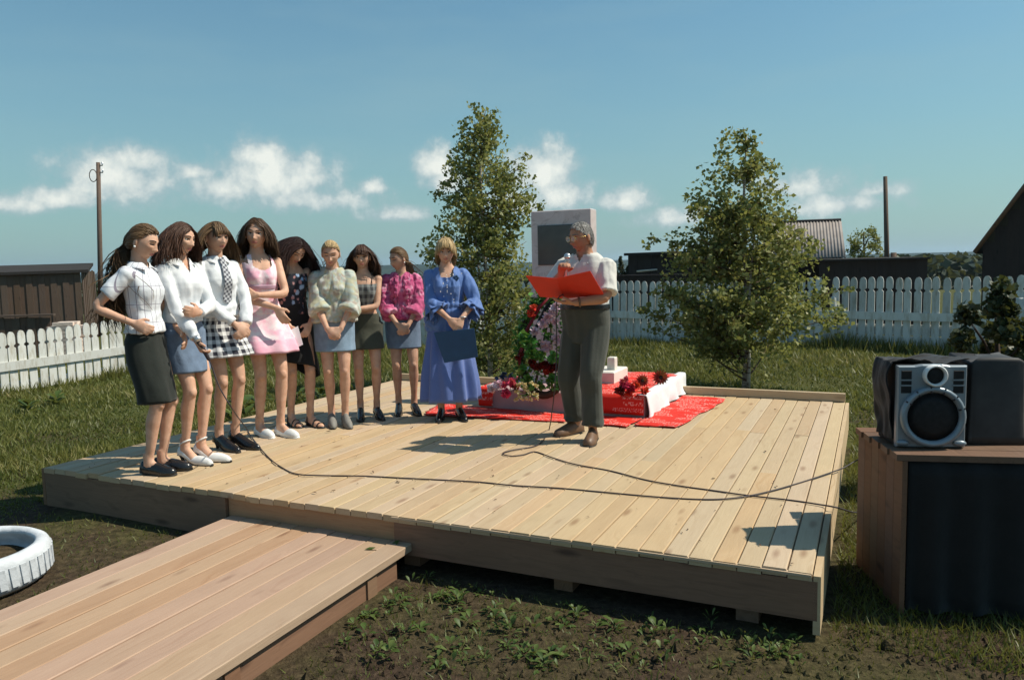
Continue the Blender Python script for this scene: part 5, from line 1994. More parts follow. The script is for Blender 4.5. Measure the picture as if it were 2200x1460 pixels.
    # ---- girl in black with long dark hair
    B = Body(bw=.90, bust=.03, heel=0.03, feet={'L': (.085, -.10, 18), 'R': (-.05, .02, 10)}, arms={'R': ((-.10, -.22, .90), (-.8, .7, 0)), 'L': ((.10, -.16, .90), (1, .6, 0))},
             hand={'R': ((.15, -.35, -.9), (.6, .5, 0), .35), 'L': ((-.5, -.4, -.75), (-.3, .9, 0), .35)}, head=(14, 38, 6), bow=.22)
    p = Person('girl in black with long dark hair bowing her head', at(640, 913), 1.66, 32, B)
    p.body(closed_eyes=True)
    p.hair('hair_dark', 'down', .44, 25, N=860, part=.05, wave=.3, vol=.8)
    m = MB()
    p.torso(m, .96, 1.33, .011)
    p.garment('top', m, 'blue_floral', wr=.004, seed=12, cut=lambda v: (v[:, 2] > 1.30))
    p.skirt('skirt', 'black_cloth', 1.06, .50, .03, off=.014, seed=13, pleat=5, amp=.03, drop=lambda th: -.10 * np.cos(th - .3) - .03 * np.sin(2 * th))
    for k in 'LR':
        p.shoe(k, 'black_leather', 'sandal')
    P['g5'] = p
    # ---- blonde girl in the beige blouse
    B = Body(bw=.95, bust=.032, heel=0.05, feet={'L': (.07, -.03, 16), 'R': (-.06, .02, 10)}, arms={'R': ((-.035, -.215, .905), (-1, .45, -.1)), 'L': ((.085, -.215, .905), (1, .45, -.1))}, hand=CLASP, head=(2, 15, 0))
    p = Person('blonde girl in loose pale beige blouse and light denim skirt, looking down', at(727, 911), 1.60, 6, B)
    p.body(closed_eyes=True)
    p.hair('hair_blonde', 'pony', .14, 26, N=640, bangs=.062, tie=(0, .108, -.03), vol=.8)
    m = MB()
    p.torso(m, .915, 1.395, lambda z: .022 + .03 * smst(1.15 - z, 0, .16))
    for k in 'LR':
        p.sleeve(m, k, 1.28, .026, .052, 16, flare=.014)
    sh = p.garment('blouse', m, 'beige_print', wr=.009, seed=14, cut=cut_neck(.03, .055))
    p.collar('beige_print', sh, w=.05, r0=.07)
    p.skirt('skirt', 'denim_light', .98, .645, .014, off=.016, seed=15, pleat=3, amp=.012)
    for k in 'LR':
        p.shoe(k, 'grey_suede', 'mule')
    P['g6'] = p
    # ---- girl in the grey camisole
    B = Body(bw=.87, bust=.026, heel=0.045, feet={'L': (.085, -.01, 16), 'R': (-.075, .01, 2)}, arms={'L': ((-.10, -.175, 1.075), (1, .2, -.5)), 'R': ((-.185, -.05, .87), (-.5, 1, 0))},
             hand={'L': ((-.95, -.05, .0), (.05, .95, -.1), .35)}, head=(-4, 3, -2))
    p = Person('dark-haired girl in grey checked camisole and olive mini skirt, arm across', at(792, 896), 1.565, 8, B)
    p.body()
    p.hair('hair_chestnut', 'down', .24, 27, N=720, part=0, bangs=.05, wave=.35, vol=.95)
    m = MB()
    p.torso(m, 1.05, 1.33, .011)
    tp_ = p.garment('camisole', m, 'grey_plaid', wr=.004, seed=16, cut=lambda v: (v[:, 2] > 1.268))
    for sg in (-1, 1):
        m = MB()
        th = np.linspace(0, 1, 12)
        pts = []
        for t in th:
            z = 1.262 + .118 * math.sin(t * math.pi)
            rr = B.ring(min(z, 1.36), .008)
            y = rr[:, 1].min() * (1 - t) + rr[:, 1].max() * t
            y = y if t < .3 or t > .7 else np.interp(t, [.3, .7], [-.045, .07])
            pts.append(B.w((sg * .085, y, z)) * 1.0)
        m.tube(pts, [.004] * 12, 6)
        p.put('strap', m.arr(), m.f, 'black_cloth', tp_)
    p.skirt('skirt', 'dark_olive', .985, .645, .03, off=.013, seed=17, pleat=4, amp=.014)
    for k in 'LR':
        p.shoe(k, 'black_leather', 'mule')
    m = MB()
    w_ = B.wr['L'] + norm(B.el['L'] - B.wr['L']) * .03
    th = np.linspace(0, 2 * math.pi, 13)
    m.tube([w_ + np.array([0, math.cos(t), math.sin(t)]) * .029 for t in th], [.005] * 13, 6)
    p.put('bracelet', m.arr(), m.f, 'lash')
    P['g7'] = p
    # ---- girl in the pink blouse
    B = Body(bw=.92, bust=.03, heel=0.05, feet={'L': (.09, -.01, 14), 'R': (-.07, .01, 0)}, arms={'R': ((-.045, -.21, .925), (-1, .45, -.1)), 'L': ((.06, -.21, .915), (1, .45, -.1))}, hand=CLASP, head=(-52, 10, 0))
    p = Person('girl in ruffled bright pink blouse and denim skirt, face turned aside', at(872, 886), 1.545, 6, B)
    p.body(closed_eyes=True)
    p.hair('hair_light_brown', 'pony', .22, 28, N=640, tie=(0, .105, -.04), vol=.75)
    m = MB()
    p.torso(m, .93, 1.395, lambda z: .022 + .028 * smst(1.15 - z, 0, .16))
    for k in 'LR':
        p.sleeve(m, k, 1.45, .024, .034, 16, flare=.016)
    sh = p.garment('blouse', m, 'pink_print', wr=.011, seed=18, cut=cut_neck(.05, .05), wscale=(22, 22, 15))
    p.collar('pink_print', sh, w=.045, r0=.07, open_=1)
    m = MB()
    for sg in (-1, 1):
        rg = []
        for z in np.linspace(1.36, .98, 30):
            fy = B.ring(z, .03)[:, 1].min()
            x = sg * (.022 + .02 * smst(1.36 - z, 0, .3))
            q = .016 * math.sin(z * 95 + sg)
            rg.append(B.w(np.array([(x, fy - .002, z), (x + sg * .030, fy - .004 + q, z + .006), (x + sg * .034, fy - .008 + q, z), (x + sg * .004, fy - .010, z - .002)])))
        m.loft(rg)
    p.put('ruffle', m.arr(), m.f, 'pink_print', sh, cl=p.cloth_uv(m.arr()))
    p.skirt('skirt', 'denim_mid', .98, .63, .01, off=.016, seed=19, pleat=3, amp=.012)
    for k in 'LR':
        p.shoe(k, 'black_leather', 'mule')
    p.earring(1)
    P['g8'] = p
    # ---- woman in blue
    B = Body(bw=1.07, bust=.042, heel=0.04, feet={'L': (.085, -.01, 12), 'R': (-.085, .0, -8)}, arms={'R': ((.005, -.235, .955), (-1, .35, -.1)), 'L': ((.125, -.225, .955), (1, .4, -.1))},
             hand={'R': ((.62, -.18, -.78), (.2, .95, -.1), .35), 'L': ((-.35, -.3, -.88), (-.3, .9, -.1), .35)}, head=(-2, 6, 0), belly=.02)
    p = Person('short-haired blonde woman in long royal blue dress holding a dark folder', at(968, 897), 1.60, 6, B)
    p.body(smile=-.3)
    p.hair('hair_blonde', 'short', .088, 29, N=800, part=.25, bangs=.04, vol=1.5, thick=.006)
    m = MB()
    p.torso(m, .80, 1.385, lambda z: .018 + .016 * smst(1.1 - z, 0, .25))
    for k in 'LR':
        p.sleeve(m, k, 1.3, .018, .022, 16)
    sh = p.garment('tunic', m, 'royal_blue', wr=.010, seed=30, wscale=(24, 24, 4), cut=lambda v: ((v[:, 1] < .03) & (v[:, 2] > 1.29 + 6 * np.clip(np.abs(v[:, 0]) - .06, 0, 1)) & (np.abs(v[:, 0]) < .085)) | ((v[:, 2] > 1.385) & (np.abs(v[:, 0]) < .085)))
    for k in 'LR':     # two-tiered flounces at the elbows
        for t0, t1, r1, nm in ((.86, 1.30, .115, 'flounce'), (1.02, 1.46, .105, 'flounce')):
            pts, tt = B.arm_pts(k, t0, t1, 8)
            ax = norm(pts[-1] - pts[0])
            rings = []
            th = np.linspace(0, 2 * math.pi, 40, endpoint=False)
            u = norm(np.cross(ax, (0, 1, 0.2)))
            w_ = np.cross(ax, u)
            for i, (c, t) in enumerate(zip(pts, tt)):
                q = i / 7
                rr = .056 + (r1 - .056) * q ** 1.3
                ruf = 1 + .17 * q * np.cos(7 * th + i * .2) + .07 * q * np.cos(11 * th)
                sag = np.array([0, 0, -.035]) * q
                rings.append(c + sag + (np.cos(th) * rr * ruf)[:, None] * u + (np.sin(th) * rr * ruf * .8)[:, None] * w_)
            m = MB()
            m.loft(rings, False)
            fo = p.put(nm, m.arr(), m.f, 'royal_blue', sh)
            md = fo.modifiers.new('th', 'SOLIDIFY')
            md.thickness = .004
    m = MB()
    for i in range(5):
        a = i * 1.256
        c = B.w((.085, B.ring(1.285, .03)[:, 1].min() + .006, 1.285))
        m.ell(c + np.array([math.cos(a) * .016, -.004, math.sin(a) * .016]), (.013, .007, .013), 8, 6)
    p.put('corsage', m.arr(), m.f, 'blue_card', sh)
    m = MB()
    rr = np.random.default_rng(4)
    for i in range(26):
        z, x = rr.uniform(1.0, 1.33), rr.normal(0, .06)
        rg_ = B.ring(z, .034)
        j = np.argmin((rg_[:, 0] - x) ** 2 + np.where(rg_[:, 1] < 0, 0, 9))
        m.ell(rg_[j] + np.array([0, -.003, 0]), (.005, .003, .005), 6, 5)
    p.put('sequins', m.arr(), m.f, 'pearl', sh)
    p.skirt('skirt', 'royal_blue_skirt', 1.04, .145, .075, off=.012, seed=31, pleat=11, amp=.085, n=180)
    for k in 'LR':
        p.shoe(k, 'black_leather', 'mule')
    m = MB()
    w_ = B.wr['L'] + norm(B.el['L'] - B.wr['L']) * .02
    th = np.linspace(0, 2 * math.pi, 13)
    m.tube([w_ + np.array([math.cos(t) * .031, math.sin(t) * .03, 0]) for t in th], [.006] * 13, 6)
    p.put('bracelet', m.arr(), m.f, 'steel')
    P['w9'] = p
    # ---- the speaker
    B = Body(male=True, bw=1.0, bust=0, heel=0.012, feet={'L': (.10, -.10, 18), 'R': (-.14, .07, -22)}, arms={'R': ((-.075, -.235, 1.265), (-.9, .25, -.8)), 'L': ((.05, -.265, 1.055), (1.0, .35, -.35))},
             hand={'R': ((.45, -.35, .80), (.6, -.5, -.3), 1.05), 'L': ((-.85, -.48, .05), (-.1, .1, 1), .25)}, head=(-24, 10, 0), belly=.02, bow=.08)
    p = Person('elderly man in pale shirt and glasses reading into a microphone', at(1262, 938), 1.675, -34, B, skin='skin_tan')
    p.body(brow='hair_grey')
    p.hair('hair_grey', 'short', .022, 32, N=800, vol=.3, thick=.004, recede=.16)
    m = MB()
    p.torso(m, .965, 1.40, lambda z: .024 - .014 * smst(1.05 - z, 0, .05))
    for k in 'LR':
        p.sleeve(m, k, .86, .014, .030, 14)
    sh = p.garment('shirt', m, 'pale_shirt', wr=.009, seed=33, cut=cut_neck(.06, .035), wscale=(16, 16, 6))
    p.collar('pale_shirt', sh, w=.045, r0=.078, open_=.8)
    m = MB()
    rg_ = [B.ring(z, .030) for z in (1.235, 1.15)]
    x0 = .085
    q = []
    for rr_, z in zip(rg_, (1.235, 1.15)):
        a = rr_[np.argmin((rr_[:, 0] - .05) ** 2 + np.where(rr_[:, 1] < 0, 0, 9))]
        b_ = rr_[np.argmin((rr_[:, 0] - .13) ** 2 + np.where(rr_[:, 1] < 0, 0, 9))]
        q += [a + np.array([0, -.004, 0]), b_ + np.array([0, -.004, 0])]
    m.loft([[q[0], q[1], q[1] + np.array([0, .008, 0]), q[0] + np.array([0, .008, 0])], [q[2], q[3], q[3] + np.array([0, .008, 0]), q[2] + np.array([0, .008, 0])]])
    p.put('pocket', m.arr(), m.f, 'pale_shirt', sh)
    m = MB()
    for zz, oo in ((1.0, .026), (.97, .024)):
        pass
    m.loft([B.ring(z, .024) for z in np.linspace(.73, 1.015, 11)])
    for k in 'LR':
        pts, tt = B.leg_pts(k, 0.0, 1.95, 18)
        r_ = np.interp(tt, [0, .4, 1.0, 1.5, 1.95], [.104, .100, .086, .080, .080])
        pts[-1] += np.array([0, -.012, 0])
        m.tube(pts, r_, 16)
    tr = p.garment('trousers', m, 'grey_trousers', voxel=.009, wr=.0065, seed=34, wscale=(8, 8, 2.5), fold=0)
    m = MB()
    m.loft([B.ring(z, .0335) for z in (.986, .990, 1.016, 1.020)])
    p.put('belt', m.arr(), m.f, 'black_leather', tr)
    for k in 'LR':
        p.shoe(k, 'brown_leather', 'oxford')
    R = B.hr()
    m = MB()
    th = np.linspace(0, 2 * math.pi, 19)
    ln = MB()
    for sg in (-1, 1):
        c = np.array([sg * .033, -.103, -.003])
        m.tube([B.hc + R @ (c + np.array([math.cos(t) * .026, abs(math.cos(t)) * .004, math.sin(t) * .021])) for t in th], [.0017] * 19, 5)
        m.tube([B.hc + R @ np.array([sg * .059, -.098, .004]), B.hc + R @ np.array([sg * .076, -.05, .004]), B.hc + R @ np.array([sg * .079, .012, .002]), B.hc + R @ np.array([sg * .078, .022, -.012])], [.0018] * 4, 5)
        ln.add([B.hc + R @ (c + np.array([math.cos(t) * .025, .001, math.sin(t) * .020])) for t in th[:-1]], [tuple(range(18))])
    m.tube([B.hc + R @ np.array([-.009, -.106, .004]), B.hc + R @ np.array([0, -.108, .008]), B.hc + R @ np.array([.009, -.106, .004])], [.0017] * 3, 5)
    g = p.put('glasses', m.arr(), m.f, 'gold')
    p.put('lens', ln.arr(), ln.f, 'lens', g, False)
    m = MB()
    w_ = B.wr['L'] + norm(B.el['L'] - B.wr['L']) * .035
    ax = norm(B.el['L'] - B.wr['L'])
    u = norm(np.cross(ax, (0, 0, 1)))
    v_ = np.cross(ax, u)
    m.tube([w_ + (u * math.cos(t) + v_ * math.sin(t)) * .036 for t in th], [.006] * 19, 6, flat=[(.008, .003)] * 19)
    p.put('wristwatch', m.arr(), m.f, 'brown_leather')
    P['man'] = p
    return P


PEOPLE = people()


# ------------------------------------------------------------------ monument
def patch(name, corners, mat, parent=None, n=(26, 14), wob=0.006, seed=1, uvs=None, off=None, th=0.004, jag=0.0):
    """cloth sheet between four corners p00, p10, p11, p01"""
    c = [np.asarray(q, float) for q in corners]
    U, V = np.meshgrid(np.linspace(0, 1, n[0]), np.linspace(0, 1, n[1]))
    U, V = U.ravel(), V.ravel()
    p = ((1 - U) * (1 - V))[:, None] * c[0] + (U * (1 - V))[:, None] * c[1] + (U * V)[:, None] * c[2] + ((1 - U) * V)[:, None] * c[3]
    wu, wv = np.linalg.norm(c[1] - c[0]), np.linalg.norm(c[3] - c[0])
    cl = np.stack([U * wu, V * wv, 0 * U], 1)
    nz = vnoise(np.stack([U * wu * 7, V * wv * 7, U * 0 + seed], 1), seed)
    nrm = norm(np.cross(c[1] - c[0], c[3] - c[0]))
    p = p + nrm * (np.abs(nz) * wob + 0.003)[:, None]
    if jag:
        e = (np.abs(U - .5) > .49) | (np.abs(V - .5) > .49)
        p[e] += norm(c[1] - c[0]) * (vnoise(np.stack([U * 9, V * 9, U * 0 + 5], 1), seed)[e] * jag)[:, None]
    if off is not None:
        p = p + off(U, V)
    f = [(j * n[0] + i, j * n[0] + i + 1, (j + 1) * n[0] + i + 1, (j + 1) * n[0] + i) for j in range(n[1] - 1) for i in range(n[0] - 1)]
    o = mesh_obj(name, p, f, mat, parent, cl=cl)
    md = o.modifiers.new('th', 'SOLIDIFY')
    md.thickness = th
    md.offset = 1
    return o


def petals(c, r, k, seed, size=None, flat=0.0, n_axis=None):
    """a flower head: many petals around a centre, cupped outwards"""
    g = np.random.default_rng(seed)
    d = g.normal(size=(k, 3))
    if n_axis is not None:
        d = d + np.asarray(n_axis) * 0.9
    d /= np.linalg.norm(d, axis=1)[:, None]
    cc = np.asarray(c) + d * (r * g.uniform(0.35, 0.85, (k, 1)))
    return leaf_faces(cc, size or r * 0.85, seed, 0.0, d * 1.2, 1.0)


def flower(parent, mat, c, r, seed, k=46, name='flower'):
    v = petals(c, r, k, seed)
    g = np.random.default_rng(seed)
    return tri_mesh(name, v, 4, mat, parent, np.repeat(np.clip(g.normal(.5, .25, len(v) // 4), 0, 1), 4))


def build_monument():
    a, b, c = dk(at(1030, 877)), dk(at(1386, 899)), dk(at(1463, 842))
    x0, x1 = a[0], b[0]
    y0 = (a[1] + b[1]) / 2
    y1 = y0 + min(1.55, max(1.0, c[1] - y0))
    ph = 0.195
    org = wd(x0, y0)
    mo = tag(empty('monument', (org[0], org[1], DZ), DANG), 'pale veined marble slab with dark plaque on a low stone base', 'monument')
    W, D = x1 - x0, y1 - y0
    print('plinth', W, D)
    m = MB()
    b_ = 0.008
    m.loft([[(0 + q, 0 + q, z), (W - q, 0 + q, z), (W - q, D - q, z), (0 + q, D - q, z)] for q, z in ((0, 0.002), (0, ph - b_), (b_, ph))])
    m.build('plinth', 'pink_stone', mo, smooth=False)
    sl, sr = dk(atd(1143, 600, 7.72)), dk(atd(1271, 600, 7.47))
    sy = (sl[1] + sr[1]) / 2 - y0
    sx0, sx1 = sl[0] - x0, sr[0] - x0
    px1 = dk(atd(1328, 820, 7.35))[0] - x0
    m = MB()
    pw, pd = 0.10, 0.13
    m.loft([[(sx0 - pw + q, sy - pd + q, z), (px1 - q, sy - pd + q, z), (px1 - q, sy + 0.19 + pd - q, z), (sx0 - pw + q, sy + 0.19 + pd - q, z)] for q, z in ((0, ph + .002), (0, ph + .115), (.012, ph + .125))])
    m.build('pedestal', 'white_stone', mo, smooth=False)
    zt = atd(1205, 451, 7.6)[2] - DZ
    m = MB()
    m.loft([[(sx0 + q, sy + q, z), (sx1 - q, sy + q, z), (sx1 - q, sy + .17 - q, z), (sx0 + q, sy + .17 - q, z)] for q, z in ((0, ph + .127), (0, zt - .008), (.008, zt))])
    st = m.build('slab', 'marble', mo, smooth=False)
    pl, pr = dk(atd(1156, 500, 7.7))[0] - x0, dk(atd(1259, 500, 7.5))[0] - x0
    z1, z0 = atd(1156, 485, 7.7)[2] - DZ, atd(1159, 570, 7.7)[2] - DZ
    m = MB()
    m.loft([[(pl + q, y, z0 + q), (pr - q, y, z0 + q), (pr - q, y, z1 - q), (pl + q, y, z1 - q)] for q, y in ((0, sy - .0005), (0, sy - .010), (.006, sy - .014))])
    m.build('plaque', 'plaque', st, smooth=False)
    # small white stone post at the right behind the speaker
    c = dk(atd(1308, 815, 7.35))
    m = MB()
    h0 = ph + .127
    m.loft([[(c[0] - x0 - .035 + q, sy + .02 + q, z), (c[0] - x0 + .04 - q, sy + .02 + q, z), (c[0] - x0 + .04 - q, sy + .11 - q, z), (c[0] - x0 - .035 + q, sy + .11 - q, z)] for q, z in ((0, h0), (0, h0 + .11), (.006, h0 + .12))])
    m.build('stone_block', 'white_stone', mo, smooth=False)

    def loc(x, y, z):
        return wd(x0 + x, y0 + y, DZ + z)
    # --- banners
    G = 'red lettered banners around the monument'
    zb = DZ + .006
    o = patch('red_banner', [at(908, 892, zb), at(1214, 907, zb), at(1214, 891, zb), at(945, 867, zb)], 'red_banner', None, (40, 10), .006, 3, jag=.02)
    tag(o, 'red lettered banner on the planks at the feet of the woman in blue', 'banner', G)
    o = patch('red_banner', [at(1222, 906, zb), at(1346, 918, zb), at(1380, 899, zb), at(1222, 890, zb)], 'red_banner', None, (24, 10), .006, 4, jag=.015)
    tag(o, 'red lettered banner on the planks below the draped front of the base', 'banner', G)
    o = patch('red_banner', [at(1358, 914, zb), at(1455, 920, zb), at(1560, 858, zb), at(1470, 850, zb)], 'red_banner', None, (18, 30), .008, 5, jag=.02)
    tag(o, 'red lettered banner on the planks at the right side of the base', 'banner', G)
    xd = dk(at(1296, 893))[0] - x0
    nu, nv = 22, 36

    def drape(xa, xb, yback, name, label, seed, side=0):
        """cloth lying on the top of the base and hanging down its front"""
        prof = [(yback, ph + .006), (.02, ph + .006), (-.012, ph - .002), (-.016, .03)]
        L = np.cumsum([0] + [math.dist(prof[i], prof[i + 1]) for i in range(3)])
        t = np.linspace(0, L[-1], nv)
        ys, zs = np.interp(t, L, [q[0] for q in prof]), np.interp(t, L, [q[1] for q in prof])
        v, cl = [], []
        for j in range(nv):
            for i in range(nu):
                u = i / (nu - 1)
                x = xa + (xb - xa) * u
                w_ = abs(float(vnoise(np.array([[x * 6, t[j] * 6, seed]]), seed)[0])) * .010
                hang = smst(t[j], L[2] - .02, L[2] + .02)
                v.append(loc(x, ys[j] - w_ * hang, zs[j] + w_ * (1 - hang) + .002))
                cl.append((x, t[j], 0))
        f = [(j * nu + i, j * nu + i + 1, (j + 1) * nu + i + 1, (j + 1) * nu + i) for j in range(nv - 1) for i in range(nu - 1)]
        o = mesh_obj(name, v, f, 'red_banner', None, cl=cl)
        md = o.modifiers.new('th', 'SOLIDIFY')
        md.thickness = .003
        tag(o, label, 'banner', G)
    drape(xd - .25, W - .005, D * .92, 'red_banner', 'red lettered banner draped over the right front of the base', 7)
    drape(.0, dk(at(1060, 879))[0] - x0, D * .5, 'red_banner', 'red banner draped over the left front corner of the base', 8)
    # white cover over the right flank
    v = []
    n1, n2 = 40, 12
    for j in range(n2):
        q = j / (n2 - 1)
        for i in range(n1):
            u = i / (n1 - 1)
            y = -.02 + (D + .02) * u
            fold = .014 * math.sin(u * 31) * q + .02 * float(vnoise(np.array([[u * 14, q * 3, 2.0]]), 3)[0]) * q
            v.append(loc(W - .05 + .06 * smst(q, 0, .3) + fold + .03 * q, y, ph + .012 - (ph + .01 - .012) * smst(q, .22, 1.0)))
    f = [(j * n1 + i, j * n1 + i + 1, (j + 1) * n1 + i + 1, (j + 1) * n1 + i) for j in range(n2 - 1) for i in range(n1 - 1)]
    o = mesh_obj('white_cover', v, f, 'white_cover')
    md = o.modifiers.new('th', 'SOLIDIFY')
    md.thickness = .004
    tag(o, 'crumpled white cloth hanging over the right flank of the base', 'cloth')

    # --- wreath leaning on the slab
    dw = 7.02
    ce = atd(1172, 742, dw)
    wr = tag(empty('wreath', (ce[0], ce[1], DZ + ph)), 'tall memorial wreath with pink and red flowers leaning on the slab', 'wreath')
    cz = ce[2] - DZ - ph
    g = np.random.default_rng(9)
    RX, RZ = .255, .45
    vdir = np.array([_v[0], _v[1], 0])
    udir = np.array([_u[0], _u[1], 0])

    def wl(px_, py_, dep=0.0):
        q = atd(px_, py_, dw - dep)
        return q - np.array([ce[0], ce[1], DZ + ph])
    th = np.linspace(0, 2 * math.pi, 41)
    m = MB()
    m.tube([udir * math.cos(t) * RX + vdir * (.02 + .10 * math.sin(t)) + np.array([0, 0, cz + RZ * math.sin(t)]) for t in th], [.035] * 41, 8)
    m.tube([udir * .05 + vdir * .02 + np.array([0, 0, .0]), vdir * .15 + np.array([0, 0, cz + RZ * .8])], [.012, .012], 6)
    m.tube([-udir * .14 + vdir * .05 + np.array([0, 0, .0]), vdir * .15 + np.array([0, 0, cz + RZ * .8])], [.012, .012], 6)
    m.build('frame', 'dark_bark', wr)
    cs, nr = [], []
    for i in range(900):
        t = g.uniform(0, 2 * math.pi)
        rr = 1 + g.normal(0, .10)
        cs.append(udir * math.cos(t) * RX * rr + vdir * (-.05 + .10 * math.sin(t) + g.normal(0, .03)) + np.array([0, 0, cz + RZ * math.sin(t) * rr]))
    for i in range(420):
        t, q = g.uniform(0, 2 * math.pi), math.sqrt(g.uniform(0, .9))
        cs.append(udir * math.cos(t) * RX * q + vdir * (.03 + .10 * math.sin(t) * q) + np.array([0, 0, cz + RZ * math.sin(t) * q]))
    cs = np.array(cs)
    cs = cs[cs[:, 2] > .03]
    o = tri_mesh('foliage', leaf_faces(cs, .062, 5, .1, None, .5), 4, 'wreath_leaf', wr, np.repeat(np.clip(g.normal(.35, .25, len(cs)), 0, 1), 4))
    tag(o, kind='stuff')
    # ruffled green bows
    for px_, py_, r_ in ((1136, 738, .085), (1142, 758, .065), (1192, 768, .065), (1160, 764, .055), (1124, 722, .06), (1122, 790, .05), (1135, 815, .055), (1185, 815, .055), (1160, 828, .05)):
        flower(wr, 'wreath_leaf', wl(px_, py_, .10), r_, int(px_ + py_), 40, 'green_bow')
    for px_, py_, r_ in ((1148, 712, .045), (1166, 695, .05), (1178, 680, .05), (1190, 668, .05), (1198, 655, .045), (1172, 742, .055), (1176, 747, .05), (1195, 728, .045), (1192, 690, .04)):
        flower(wr, 'petal_pink', wl(px_, py_, .08), r_, int(px_ * 3 + py_), 54)
    for px_, py_, r_ in ((1142, 780, .05), (1155, 788, .055), (1170, 784, .05), (1186, 786, .055), (1178, 796, .05), (1198, 790, .05), (1146, 660, .04), (1140, 674, .04), (1120, 760, .03), (1112, 770, .03)):
        flower(wr, 'petal_red' if py_ > 790 or py_ < 675 else 'petal_dark', wl(px_, py_, .05), r_, int(px_ * 5 + py_), 44)
    for k, (pts, mt) in enumerate((([(1192, 640), (1172, 662), (1158, 690), (1150, 712), (1142, 760)], 'black_cloth'), ([(1180, 638), (1160, 658), (1142, 690), (1128, 716), (1116, 770), (1118, 800)], 'petal_dark'))):
        m = MB()
        q = [wl(a_, b2, .03 + .01 * k) for a_, b2 in pts]
        m.tube(q, [.02] * len(q), 6, flat=[(.018, .003)] * len(q), ref=tuple(udir))
        o = m.build('ribbon', mt, wr, attr=True)

    # --- flowers laid on the base
    def bunch(label, spec, base_px, z=ph, dep=None, stems=True):
        p0 = at(*base_px, DZ + z)
        t = tag(empty('flower_bunch', tuple(p0)), label, 'flowers', 'artificial flowers laid on the base')
        if stems:
            m = MB()
            for (px_, py_, r_, mt) in spec:
                q = atd(px_, py_, p0[1]) - p0
                m.tube([(0, .05, .012), q * .5 + np.array([0, .03, .01]), q], [.003, .003, .003], 5)
            m.build('stem', 'wreath_leaf', t, attr=True)
        for i, (px_, py_, r_, mt) in enumerate(spec):
            q = atd(px_, py_, p0[1] - .02) - p0
            flower(t, mt, q, r_, 300 + i * 17 + int(px_), 48 if r_ > .03 else 16)
        return t
    bunch('white and pale pink peony at the left end of the base', [(1058, 832, .055, 'petal_white'), (1072, 826, .045, 'petal_pink')], (1060, 850))
    bunch('bright magenta carnations beside the pale peony', [(1088, 846, .05, 'petal_magenta'), (1098, 822, .05, 'petal_magenta'), (1108, 832, .04, 'petal_dark'), (1083, 826, .035, 'petal_magenta')], (1095, 850))
    bunch('small dark blue flowers behind the magenta carnations', [(1082, 806, .04, 'petal_blue'), (1098, 808, .035, 'petal_blue'), (1070, 812, .03, 'petal_blue')], (1086, 838))
    g = np.random.default_rng(12)
    bunch('cream yellow blossom twigs in front of the wreath', [(1118 + g.uniform(-10, 40), 824 + g.uniform(-8, 36), .022, 'petal_cream') for _ in range(26)], (1135, 852))
    bunch('bright red carnations on the draped banner', [(1344, 822, .055, 'petal_magenta'), (1332, 838, .05, 'petal_dark'), (1356, 834, .05, 'petal_magenta'), (1366, 826, .045, 'petal_red'), (1386, 838, .04, 'petal_red'), (1350, 842, .04, 'petal_red')], (1355, 850))
    for lab, (px_, py_, r_) in (('smaller dark red dahlia near the red carnations', (1379, 814, .06)), ('larger dark red dahlia at the back of the base', (1418, 810, .075))):
        p0 = at(px_, py_ + 16, DZ + ph + .01)
        t = tag(empty('dahlia', tuple(p0)), lab, 'flower', 'dark red dahlias on the base')
        q = np.array([0, -.01, r_ * .95])
        m = MB()
        cnt = 0
        for rw, (n_, tilt, ln) in enumerate(((16, .1, 1.0), (14, .5, .9), (10, .95, .7))):
            for i in range(n_):
                a_ = 2 * math.pi * (i + .5 * rw) / n_
                rd = np.array([math.cos(a_), 0.0, math.sin(a_)])
                d_ = norm(rd * math.cos(tilt) + np.array([0, -1, .15]) * math.sin(tilt))
                s_ = norm(np.cross(d_, (0, -1, .1)))
                m.add([q, q + d_ * r_ * ln * .6 + s_ * r_ * .16, q + d_ * r_ * ln * 1.15, q + d_ * r_ * ln * .6 - s_ * r_ * .16], [(0, 1, 2, 3)], g.uniform(.1, .9))
        fl = m.build('petals', 'petal_dark', t, smooth=False, attr=True)
        m = MB()
        m.ell(q + np.array([0, -.02, 0]), (.02, .015, .02), 10, 7)
        m.build('centre', 'lash', t)
        m = MB()
        m.tube([q, q * .4 + np.array([0, .03, 0]), (0, .06, .006)], [.004] * 3, 6)
        m.build('stem', 'wreath_leaf', t, attr=True)


build_monument()


# ------------------------------------------------------------------ things people hold, cables
def folder_mesh(name, quads, mat, label, th=0.004):
    m = MB()
    for q in quads:
        q = [np.asarray(p, float) for p in q]
        n = norm(np.cross(q[1] - q[0], q[3] - q[0])) * th
        m.add([*(p - n / 2 for p in q), *(p + n / 2 for p in q)], [(3, 2, 1, 0), (4, 5, 6, 7), (0, 1, 5, 4), (1, 2, 6, 5), (2, 3, 7, 6), (3, 0, 4, 7)])
    o = m.build(name, mat, smooth=False)
    tag(o, label, 'folder')
    return o


